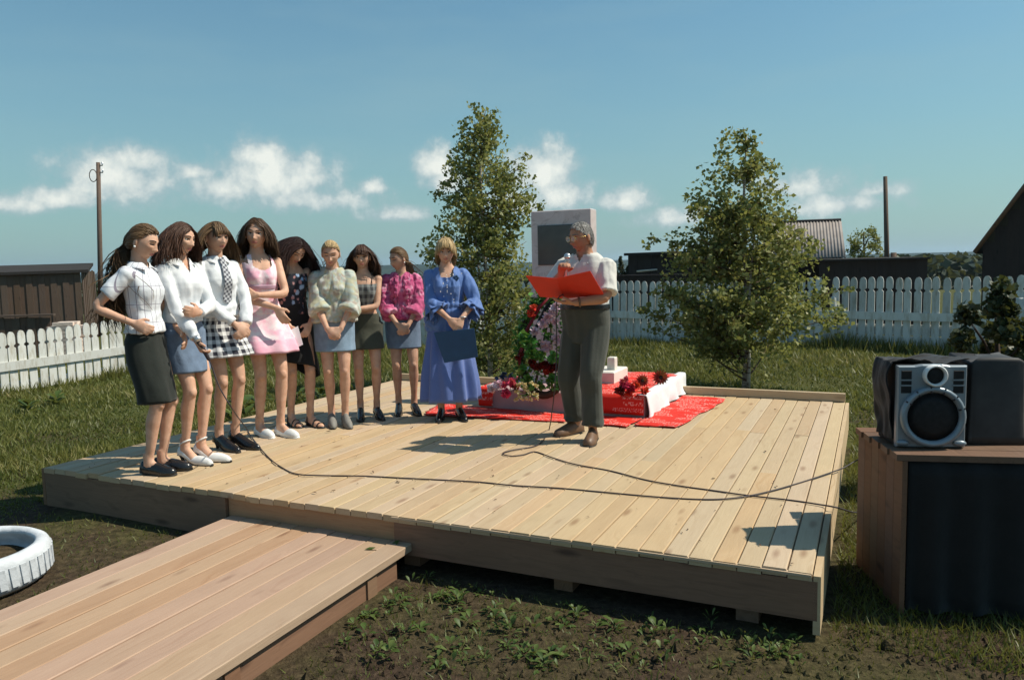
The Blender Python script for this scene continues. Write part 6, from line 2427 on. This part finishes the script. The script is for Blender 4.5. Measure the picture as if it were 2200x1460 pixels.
def microphone(name, a, b, label):
    """a = tail end, b = centre of the grille ball"""
    a, b = np.asarray(a, float), np.asarray(b, float)
    t = tag(empty(name, tuple(a)), label, 'microphone', 'cable microphones')
    d = b - a
    m = MB()
    m.tube([d * 0, d * .05, d * .5, d * .84, d * .9], [.009, .012, .014, .018, .019], 14)
    m.build('handle', 'cable' if 'dark' in label else 'steel', t)
    m = MB()
    m.ell(d, (.026, .026, .026), 18, 12)
    m.build('grille_ball', 'steel', t)
    m = MB()
    th = np.linspace(0, 2 * math.pi, 17)
    u = norm(np.cross(d, (0.3, 1, .2)))
    w = norm(np.cross(d, u))
    m.tube([d * .98 + u * math.cos(q) * .0265 + w * math.sin(q) * .0265 for q in th], [.003] * 17, 5)
    m.build('ring', 'steel', t)
    return t


def cable(pts, label, r=0.0045):
    p = np.array(pts, float)
    out = []
    for i in range(len(p) - 1):
        p0, p1, p2, p3 = p[max(i - 1, 0)], p[i], p[i + 1], p[min(i + 2, len(p) - 1)]
        for t in np.linspace(0, 1, 6, endpoint=False):
            out.append(.5 * ((2 * p1) + (-p0 + p2) * t + (2 * p0 - 5 * p1 + 4 * p2 - p3) * t * t + (-p0 + 3 * p1 - 3 * p2 + p3) * t ** 3))
    out.append(p[-1])
    m = MB()
    m.tube(out, [r] * len(out), 6)
    tag(m.build('microphone_cable', 'cable'), label, 'cable', 'microphone cables on the planks')


def build_held():
    man = PEOPLE['man']
    my = float(man.root.location[1])
    A, Bm = atd(1196, 598, my - .36), atd(1213, 641, my - .17)
    folder_mesh('red_folder', [[atd(1130, 592, my - .26), A, Bm, atd(1160, 637, my - .08)], [A, atd(1268, 582, my - .46), atd(1297, 632, my - .28), Bm]], 'red_card', 'open bright red folder held by the man at the microphone')
    hd = man.world(man.B.wr['R'])
    mouth = atd(1219, 551, my - .17)
    tail = mouth + np.array([-.015, -.0, -.165])
    microphone('microphone', tail, mouth, 'silver hand microphone raised to the mouth of the man')
    zc = DZ + .007
    pa = [tail, tail + np.array([.0, -.02, -.10]), atd(1196, 650, my - .25), atd(1196, 760, my - .22), atd(1190, 850, my - .2)] + [at(x, y, zc) for x, y in
          [(1180, 921), (1167, 945), (1148, 958), (1098, 967), (1080, 974), (1098, 979), (1125, 976), (1150, 970), (1188, 983), (1236, 997), (1312, 1011), (1390, 1031), (1466, 1044), (1532, 1053), (1602, 1063), (1700, 1074), (1760, 1083), (1800, 1090)]]
    e = at(1836, 1100, .2)
    pa += [e, at(1862, 1095, .05)]
    cable(pa, 'thin dark cable curling from the man to the table, lower end')
    g2 = PEOPLE['g2']
    w = g2.world(g2.B.wr['R'] + np.array([.01, -.05, -.075]))
    t2 = w + np.array([.035, .0, -.06])
    microphone('microphone', t2, w + np.array([-.03, -.02, .09]), 'dark microphone held low by the girl in plain white blouse')
    gy = t2[1]
    pb = [t2, t2 + np.array([.02, 0, -.06]), atd(472, 832, gy - .02), atd(503, 884, gy + .0), at(528, 918, DZ + .05)] + [at(x, y, zc) for x, y in
          [(541, 939), (575, 980), (608, 1005), (640, 1018), (700, 1021), (780, 1022), (860, 1026), (940, 1030), (1030, 1035), (1100, 1042), (1200, 1048), (1290, 1056), (1400, 1066), (1500, 1072), (1570, 1070), (1640, 1058), (1720, 1036), (1795, 1011)]]
    pb += [at(1815, 1003, DZ + .01), at(1850, 985, .36), atd(1880, 1000, 3.9)]
    cable(pb, 'thin dark cable running along the planks from the girls to the table')
    # dark folder of the woman in blue
    w9 = PEOPLE['w9']
    wy = float(w9.root.location[1]) - .235
    folder_mesh('dark_folder', [[atd(932, 714, wy), atd(1019, 705, wy), atd(1027, 766, wy + .03), atd(955, 779, wy + .03)]], 'blue_card', 'closed dark blue folder held by the woman in blue', .012)
    # sheet of paper of the girl in black
    g5 = PEOPLE['g5']
    q = g5.world(g5.B.wr['R'] + np.array([.02, -.05, -.10]))
    y5 = q[1]
    m = MB()
    c = [atd(618, 712, y5), atd(640, 700, y5 + .01), atd(651, 740, y5 - .03), atd(625, 752, y5 - .03)]
    n = np.array([.0, .0015, 0])
    m.add([*(p - n for p in c), *(p + n for p in c)], [(3, 2, 1, 0), (4, 5, 6, 7), (0, 1, 5, 4), (1, 2, 6, 5), (2, 3, 7, 6), (3, 0, 4, 7)])
    tag(m.build('paper_sheet', 'paper', smooth=False), 'small white paper in the hand of the girl in black', 'paper')


build_held()


# ------------------------------------------------------------------ sound table, loudspeaker
def build_table():
    ht = .75
    fl, bl, fr = at(1940, 976, ht), at(1845, 917, ht), at(2120, 980, ht)
    e = norm((fr - fl)[:2])
    ang = math.atan2(e[1], e[0])
    nrm_ = np.array([-e[1], e[0]])
    D = float((bl - fl)[:2] @ nrm_)
    sk = float((bl - fl)[:2] @ e)
    L = 1.75
    t = tag(empty('plank_table', (fl[0], fl[1], 0), ang), 'rough plank table with boarded sides and open dark front, carrying the loudspeaker', 'table')
    n = 5
    for i in range(n):
        y0, y1 = D * i / n, D * (i + 1) / n
        m = MB()
        m.loft([[(x, y0 + .003, ht - .03), (x, y1 - .003, ht - .03), (x, y1 - .003, ht - .001), (x, y0 + .003, ht - .001)] for x in (sk * (i + .5) / n - .02, L + .02)])
        o = m.build('top_board', 'table_wood', t, smooth=False)
    k = 6
    for i in range(k):
        y0, y1 = D * i / k, D * (i + 1) / k
        for x, xs in ((0.0, sk), (L - .03, 0.0)):
            m = MB()
            xa, xb = x + xs * i / k, x + xs * (i + 1) / k
            m.loft([[(-.0, 0, z), (.022, 0, z), (xb - xa + .022, y1 - y0 - .004, z), (xb - xa, y1 - y0 - .004, z)] for z in (0.01, ht - .032)])
            o = m.build('side_plank', 'table_wood', t, smooth=False)
            o.location = (xa, y0 + .002, 0)
    for i in range(12):
        x0, x1 = L * i / 12, L * (i + 1) / 12
        m = MB()
        m.box(0, x1 - x0 - .004, 0, .02, .01, ht - .032)
        o = m.build('back_plank', 'table_wood', t, smooth=False)
        o.location = (max(x0, sk + .03), D - .03, 0)
    # black sheet added in the open front to stand for the shade inside
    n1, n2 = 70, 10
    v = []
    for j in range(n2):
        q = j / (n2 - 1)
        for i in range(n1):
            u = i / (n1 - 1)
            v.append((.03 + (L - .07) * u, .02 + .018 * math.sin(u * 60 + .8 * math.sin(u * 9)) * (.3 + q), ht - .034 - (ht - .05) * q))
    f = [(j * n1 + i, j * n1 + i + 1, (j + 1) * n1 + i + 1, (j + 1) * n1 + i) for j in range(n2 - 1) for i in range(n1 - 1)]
    o = mesh_obj('shade_sheet', v, f, 'black_wrap', loc=(fl[0], fl[1], 0), rz=ang)
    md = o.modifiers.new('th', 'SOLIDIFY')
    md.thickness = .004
    tag(o, 'black sheet added for the deep shade in the open front of the plank table', 'shade sheet')
    # loudspeaker
    b = at(1999, 962, ht)
    rz = ang + rad(3)
    s = tag(empty('loudspeaker', (b[0], b[1], ht), rz), 'silver loudspeaker with round black woofer standing on the plank table', 'loudspeaker')
    w = 142 / FPX * b[1] / 2
    h = 184 / FPX * b[1]
    dp = .26
    m = MB()
    m.loft([[(-w * .97, y, .004), (w * .97, y, .004), (w * .97, y, h * .99), (-w * .97, y, h * .99)] for y in (.03, dp)])
    m.build('cabinet', 'grille', s, smooth=False)
    m = MB()
    pr = []
    for y, q in ((.031, 0), (.008, 0), (0, .006)):
        pr.append([(-w + q, y, .004 + q), (-w * .45, y, .002 + q), (w * .45, y, .002 + q), (w - q, y, .004 + q), (w - q, y, h * .985 - q), (w * .5, y, h * .985 - q), (w * .28, y, h - q), (-w * .28, y, h - q), (-w * .5, y, h * .985 - q), (-w + q, y, h * .985 - q)])
    m.loft(pr)
    fp = m.build('front_panel', 'silver_plastic', s, smooth=False)

    def disc(name, x, z, r0, r1, y0, y1, mat, parent, nseg=36):
        m = MB()
        th = np.linspace(0, 2 * math.pi, nseg, endpoint=False)
        rings = []
        for r_, y in ((r1, .002), (r1, y1), ((r0 + r1) / 2, y1 - .006), (r0, y1 * .5 + y0 * .5), (r0, y0)):
            rings.append([(x + math.cos(q) * r_, y, z + math.sin(q) * r_) for q in th])
        m.loft(rings, False)
        return m.build(name, mat, parent)
    zc, R1 = h * .385, w * .93
    ring = disc('woofer_ring', -.0, zc, R1 * .80, R1, -.012, -.028, 'silver_plastic', s)
    m = MB()
    th = np.linspace(0, 2 * math.pi, 36, endpoint=False)
    m.loft([[(math.cos(q) * r_, y, zc + math.sin(q) * r_) for q in th] for r_, y in ((R1 * .80, -.014), (R1 * .5, -.024), (R1 * .15, -.028), (R1 * .02, -.029))])
    m.build('woofer_grille', 'grille', s)
    for q in np.linspace(.3, 2.6, 6):
        m = MB()
        m.box(-.0035, .0035, -.031, -.02, -R1 * .1, R1 * .1)
        o = m.build('ring_rib', 'cable', ring, smooth=False)
        o.location = (math.cos(q) * R1 * .9, 0, zc + math.sin(q) * R1 * .9)
        o.rotation_euler = (0, -(q - math.pi / 2), 0)
    zt, R2 = h * .875, w * .33
    disc('tweeter_ring', w * .03, zt, R2 * .76, R2, -.015, -.034, 'pearl', s, 28)
    m = MB()
    m.ell((w * .03, -.014, zt), (R2 * .76, .014, R2 * .76), 22, 10)
    m.build('tweeter', 'grille', s)
    for sg in (-1, 1):
        m = MB()
        x0, x1 = sg * w * .60, sg * w * .90
        x0, x1 = min(x0, x1), max(x0, x1)
        m.loft([[(x0 + q, y, h * .66 + q), (x1 - q, y, h * .66 + q), (x1 - q, y, h * .93 - q), (x0 + q, y, h * .93 - q)] for q, y in ((0, -.0012), (.003, -.004))])
        v_ = m.build('side_vent', 'grille', s, smooth=False)
        for zz in (.745, .81):
            m = MB()
            m.box(x0 - .004, x1 + .004, -.008, -.0035, h * zz, h * zz + .006)
            m.build('vent_bar', 'silver_plastic', v_, smooth=False)
    for sg in (-1, 1):
        m = MB()
        m.ell((sg * w * .82, -.006, .025), (.03, .012, .014), 12, 8)
        m.build('foot_cap', 'silver_plastic', s)
    # black cloth thrown over the top and hanging at the left
    r = np.random.default_rng(3)
    nu, nv = 30, 26
    v = []
    for j in range(nv):
        q = j / (nv - 1)
        for i in range(nu):
            u = i / (nu - 1)
            # u: across from left floor side over the top to the right
            if u < .42:
                a_ = u / .42
                x = -w - .012 + .012 * math.sin(a_ * 5) * (1 - a_) - .035 * math.sin(a_ * math.pi) * a_
                z = h * (.08 + .96 * a_)
            else:
                a_ = (u - .42) / .58
                x = -w + 2.15 * w * a_
                z = h * 1.012 + .010 * math.sin(a_ * 7 + q * 3)
            y = .045 + q * .20 + .012 * math.sin(u * 17) * (1 if u < .4 else .3)
            k_ = float(vnoise(np.array([[u * 9, q * 6, 1.0]]), 5)[0]) * .014
            v.append((x + (k_ if u < .42 else 0), y, z + (abs(k_) if u >= .42 else 0)))
    f = [(j * nu + i, j * nu + i + 1, (j + 1) * nu + i + 1, (j + 1) * nu + i) for j in range(nv - 1) for i in range(nu - 1)]
    o = mesh_obj('black_cloth', v, f, 'black_wrap', loc=(b[0], b[1], ht), rz=rz)
    md = o.modifiers.new('th', 'SOLIDIFY')
    md.thickness = .006
    tag(o, 'black cloth thrown over the top and left side of the loudspeaker', 'cloth')
    # dark wrapped unit to the right
    bb = at(2148, 958, ht)
    m = MB()
    n = 40
    for_r = []
    hh = h * 1.02
    for z, k_ in ((0.003, 1.06), (.04, 1.03), (.10, 1.0), (.2, .98), (hh * .7, .97), (hh * .96, .965), (hh * .99, .95), (hh, .9), (hh * 1.005, .3)):
        th = np.linspace(0, 2 * math.pi, n, endpoint=False)
        c_, s_ = np.cos(th), np.sin(th)
        x = np.sign(c_) * np.abs(c_) ** .16 * .125 * k_
        y = np.sign(s_) * np.abs(s_) ** .16 * .14 * k_ + .17
        wob = 1 + .015 * np.cos(5 * th + z * 9) * (1.1 - z / hh) + .008 * np.cos(9 * th + 2)
        for_r.append(np.stack([x * wob, (y - .17) * wob + .17, np.full(n, z) + .01 * np.sin(3 * th) * (z / hh)], 1))
    m.loft(for_r)
    o = m.build('covered_stereo', 'grey_wrap', loc=(bb[0], bb[1], ht), rz=rz)
    tag(o, 'stereo unit under a dark grey cover right beside the loudspeaker', 'stereo')


build_table()
_b = atd(2150, 700, 5.2)  # shrub stands in for a dark shape that cannot be made out
blob_tree('shrub_stand_in', 'very dark leafy shrub standing in for an unclear dark shape at the right edge, behind the sound table', (_b[0], _b[1], 0.0), 1.52, .34, 91, n=5200, leaf=.055, cat='shrub')


# ------------------------------------------------------------------ tyre planter
def build_tyre():
    e = at(98, 1215, .10)
    R, r_ = .40, .105
    c = np.array([e[0] - R - .03, e[1], 0.0])
    t = tag(empty('painted_tyre', (c[0], c[1], 0)), 'old tyre painted white lying on the soil as planter', 'tyre')
    nseg = 64
    th = np.linspace(0, 2 * math.pi, nseg, endpoint=False)
    prof = [(R - .015, .03), (R, .05), (R, .165), (R - .012, .19), (R - .04, .207), (R - .065, .203), (R - .08, .188), (R - .075, .17), (R - .04, .12), (R - .05, .08), (R - .10, .02), (R - .06, .0)]
    m = MB()
    rings = [[(math.cos(q) * a, math.sin(q) * a, z) for a, z in prof] for q in th]
    rings.append(rings[0])
    m.loft(rings, False)
    m.build('carcass', 'tyre_paint', t)
    for i in range(44):
        q = 2 * math.pi * i / 44
        m = MB()
        m.loft([[(-.004, y + k_, .055), (.007, y + k_, .055), (.005, y, .160), (-.004, y, .160)] for y, k_ in ((-.018, .012), (.018, .012))])
        o = m.build('tread_block', 'tyre_paint', t, smooth=False)
        o.location = (math.cos(q) * R, math.sin(q) * R, 0)
        o.rotation_euler = (0, 0, q)
    m = MB()
    m.loft([[(math.cos(q) * a, math.sin(q) * a, z + .012 * math.sin(q * 5)) for q in th] for a, z in ((R - .06, .09), (R - .22, .105), (.02, .11))], False)
    m.build('soil_fill', 'soil', t)


build_tyre()


# ------------------------------------------------------------------ grass and weeds
def clear(x, y):
    """False where the platform, gangway, tyre or table stand"""
    q = np.stack([x - FL[0], y - FL[1]], 1)
    u, v = q @ _u, q @ _v
    ok = ~((u > -.04) & (u < DW + .05) & (v > -.04) & (v < DL + .04))
    a, b = at(495, 1106, .155), at(888, 1166, .155)
    e1 = at(30, 1290, .155)
    d1 = norm((e1 - a)[:2])
    sd = np.array([-d1[1], d1[0]])
    w = (b - a)[:2] @ sd
    q = np.stack([x - a[0], y - a[1]], 1)
    s, l = q @ sd, q @ d1
    lo, hi = min(0, w), max(0, w)
    ok &= ~((s > lo - .05) & (s < hi + .08) & (l > -.6) & (l < 3.8))
    t = at(106, 1215, .10)
    ok &= np.hypot(x - (t[0] - .40), y - t[1]) > .42
    return ok


def build_grass():
    r = np.random.default_rng(55)
    N = 330000
    y = 2.2 * (19.0 / 2.2) ** r.uniform(0, 1, N)
    x = r.uniform(-1, 1, N) * (0.74 * y + 1.0)
    ok = clear(x, y)
    x, y = x[ok], y[ok]
    p = np.stack([x, y, 0 * x], 1)
    n1 = vnoise(p * .9, 2) + .5 * vnoise(p * 2.3, 3)
    n2 = vnoise(p * 5.0, 4)
    du, dv = (np.stack([x - FL[0], y - FL[1]], 1) @ _u), (np.stack([x - FL[0], y - FL[1]], 1) @ _v)
    front = dv < 0.0                                 # trodden ground on the near side
    dens = np.where(front, .16 + .45 * smst(n1 + .4 * n2, .3, 1.0), .78 + .35 * n1)
    dens = np.where((x > DW * .5) & front, dens * .8, dens)
    left = (du < -.05) & (dv > -.5)
    dens = np.where(left, .9 + .2 * n1, dens)
    keep = r.uniform(0, 1, len(x)) < dens
    x, y, n1, n2, front = x[keep], y[keep], n1[keep], n2[keep], front[keep]
    k = len(x)
    z = gz(x, y)
    nearf = smst(y, 12.5, 15.5)
    h = (.035 + .055 * r.uniform(0, 1, k) ** 1.5) * (1 + .5 * n1) * (1 + .9 * nearf * r.uniform(0, 1, k)) * np.where(front, .62, 1.15)
    h = np.clip(h, .02, .3)
    w = np.maximum(.0035, .0011 * y) * r.uniform(.7, 1.4, k)
    a = r.uniform(0, 2 * math.pi, k)
    lean = r.normal(0, .55, (k, 2)) * h[:, None]
    b = np.stack([x, y, z - .005], 1)
    s = np.stack([np.cos(a) * w, np.sin(a) * w, 0 * a], 1)
    tip = b + np.stack([lean[:, 0], lean[:, 1], h], 1)
    v = np.stack([b - s, b + s, tip], 1).reshape(-1, 3)
    rn = np.clip(.42 + .28 * n1 + .2 * n2 + r.normal(0, .16, k), 0, 1)
    o = tri_mesh('grass', v, 3, 'grass_blade', None, np.repeat(rn, 3))
    tag(o, 'short patchy grass growing around the platform', 'grass', kind='stuff')
    # tall grass along the fence foot
    pts = []
    for A, B in (((-10.6, 9.15), (-6.15, 15.85)), ((-6.1, 15.9), tuple(C_)), (tuple(C_), tuple(D_)), (tuple(D_), (10.2, 11.4))):
        t = r.uniform(0, 1, 2600)[:, None]
        q = np.array(A) * (1 - t) + np.array(B) * t
        q += np.stack([r.normal(0, .10, 2600), -np.abs(r.normal(0, .22, 2600)) - .1], 1)
        pts.append(q)
    q = np.concatenate(pts)
    k = len(q)
    h = r.uniform(.08, .24, k) * (1 + .6 * vnoise(np.stack([q[:, 0], q[:, 1], 0 * q[:, 0]], 1) * 1.3, 8))
    b = np.stack([q[:, 0], q[:, 1], gz(q[:, 0], q[:, 1]) - .005], 1)
    a = r.uniform(0, 6.28, k)
    w = r.uniform(.008, .016, k)
    s = np.stack([np.cos(a) * w, np.sin(a) * w, 0 * a], 1)
    tip = b + np.stack([r.normal(0, .3, k) * h, r.normal(0, .3, k) * h, h], 1)
    o = tri_mesh('tall_grass', np.stack([b - s, b + s, tip], 1).reshape(-1, 3), 3, 'grass_blade', None, np.repeat(r.uniform(.15, .8, k), 3))
    tag(o, 'taller grass fringe along the foot of the picket fence', 'grass', kind='stuff')


build_grass()


def weed(loc, size, nl, seed, label, group=None, upright=.5, name='weed_plant', aspect=.42, into=None):
    r = random.Random(seed)
    t = None if into is not None else tag(empty(name, tuple(loc)), label, 'weed', group)
    m = MB()
    st = MB()
    for i in range(nl):
        a = 2 * math.pi * (i / nl) + r.uniform(-.4, .4)
        up_ = upright * r.uniform(.5, 1.3)
        hb = size * r.uniform(.0, .55) * upright
        L = size * r.uniform(.55, 1.0)
        d = norm((math.cos(a), math.sin(a), up_))
        s = np.array([-math.sin(a), math.cos(a), 0])
        base = np.array([math.cos(a) * .01, math.sin(a) * .01, hb])
        rg = []
        for q, ww in ((0, .06), (.25, .6), (.5, 1.0), (.75, .75), (1.0, .05)):
            c = base + d * L * q + np.array([0, 0, -.35 * L * q * q])
            w_ = L * aspect * .5 * ww
            rg += [c - s * w_ + np.array([0, 0, w_ * .25]), c - np.array([0, 0, w_ * .1]), c + s * w_ + np.array([0, 0, w_ * .25])]
        f = [(j * 3 + i2, j * 3 + i2 + 1, (j + 1) * 3 + i2 + 1, (j + 1) * 3 + i2) for j in range(4) for i2 in range(2)]
        m.add(rg, f, min(1, max(0, r.gauss(.5, .25))))
    if into is not None:
        into.add(m.arr() + np.asarray(loc), m.f, np.concatenate(m.a))
        return None
    st.tube([(0, 0, -.02), (0, 0, size * .55 * upright + .01)], [.006, .003], 5)
    m.build('leaves', 'weed_leaf', t, attr=True)
    st.build('stem', 'twig', t)
    return t


def build_weeds():
    r = random.Random(8)
    allw = MB()
    k = 0
    tries = 0
    while k < 210 and tries < 1500:
        tries += 1
        px_, py_ = r.uniform(720, 1720), r.uniform(1185, 1440)
        p = at(px_, py_, 0.0)
        if not clear(np.array([p[0]]), np.array([p[1]]))[0]:
            continue
        weed((p[0], p[1], 0), r.uniform(.015, .075), r.randint(3, 9), 500 + k, None, None, r.uniform(.3, 2.0), into=allw, aspect=r.uniform(.14, .55))
        k += 1
    tag(allw.build('weeds', 'weed_leaf', attr=True), 'scattered low weeds on the bare soil before the platform', 'weeds', kind='stuff')
    p = at(1098, 1215, 0)
    weed((p[0], p[1], 0), .20, 9, 601, 'tall narrow-leaved weed rising against the platform front board', None, 1.7, aspect=.22)
    p = at(835, 1235, 0)
    weed((p[0], p[1], 0), .17, 10, 602, 'leafy weed beside the corner of the gangway', None, 1.3, aspect=.3)
    for i, (x, y, s, lab) in enumerate(((525, 892, .30, 'large bright-leaved weed behind the legs of the girl in pink dress'), (555, 872, .26, 'leafy weed between the girl with tie and the girl in pink dress'), (500, 905, .22, 'leafy weed behind the girl with the checked tie'),
                                        (690, 862, .24, 'dark leafy weed behind the blonde girl in beige blouse'), (640, 868, .22, 'leafy weed behind the girl in black'), (760, 848, .2, 'leafy weed behind the girl in grey camisole'),
                                        (120, 850, .22, 'leafy weed at the foot of the low picket fence'), (60, 870, .26, 'broad weed at the left end of the low fence'))):
        p = at(x, y, 0.0)
        weed((p[0], p[1], float(gz(p[0], p[1]))), s, 16, 620 + i, lab, None, 1.0)


build_weeds()


# ------------------------------------------------------------------ crumbs of bark, dry leaves and shavings on the planks
def build_debris():
    r = np.random.default_rng(71)
    n = 150
    x, y = r.uniform(.1, DW - .1, n), np.abs(r.normal(0, 1.4, n)) % (DL - .2) + .05
    q = np.stack([wd(a, b, DZ + .006) for a, b in zip(x, y)])
    L = r.uniform(.003, .012, n) * np.where(r.uniform(0, 1, n) < .1, 2.2, 1)
    a = r.uniform(0, 6.28, n)
    d = np.stack([np.cos(a), np.sin(a), r.normal(0, .15, n)], 1) * L[:, None]
    s = np.stack([-np.sin(a), np.cos(a), r.normal(0, .3, n)], 1) * (L * r.uniform(.25, .6, n))[:, None]
    up_ = np.array([0, 0, 1.0]) * (L * .25)[:, None]
    v = np.stack([q - d, q - s + up_, q + d, q + s + up_], 1).reshape(-1, 3)
    o = tri_mesh('debris', v, 4, 'twig')
    tag(o, 'crumbs of soil, bark and dry leaf scattered on the planks', 'debris', kind='stuff')


build_debris()


def build_clods():
    """lumps of dug soil before the platform"""
    r = np.random.default_rng(73)
    m = MB()
    k = 0
    for _ in range(2600):
        q = at(r.uniform(-60, 2200), r.uniform(1110, 1460), 0.0)
        if not clear(np.array([q[0]]), np.array([q[1]]))[0]:
            continue
        s = r.uniform(.004, .016) * (2.0 if r.uniform() < .06 else 1)
        c = q + np.array([0, 0, s * .2])
        v = np.array([(1, 0, 0), (-1, 0, 0), (0, 1, 0), (0, -1, 0), (0, 0, 1), (0, 0, -1)], float) * s * r.uniform(.6, 1.3, (6, 1)) @ rotz(r.uniform(0, 6.28)).T
        m.add(c + v, [(0, 2, 4), (2, 1, 4), (1, 3, 4), (3, 0, 4), (2, 0, 5), (1, 2, 5), (3, 1, 5), (0, 3, 5)])
    tag(m.build('soil_clods', 'soil', smooth=False), 'small clods of dug soil before the platform', 'soil clods', kind='stuff')


build_clods()


# ------------------------------------------------------------------ air
def build_haze():
    m = MB()
    m.box(-6500, 6500, -500, 4200, -16, 60)
    mt = bpy.data.materials.new('haze')
    mt.use_nodes = True
    t = mt.node_tree
    t.nodes.clear()
    T = NT(t)
    v = T.node('ShaderNodeVolumePrincipled', {'Color': (0.62, 0.80, 1.0, 1), 'Density': 0.00022, 'Anisotropy': 0.2})
    o = T.node('ShaderNodeOutputMaterial')
    t.links.new(v.outputs[0], o.inputs['Volume'])
    MATS['haze'] = mt
    ob = m.build('haze', 'haze', smooth=False)
    tag(ob, 'thin bluish summer air over the fields', 'haze', kind='stuff')


build_haze()
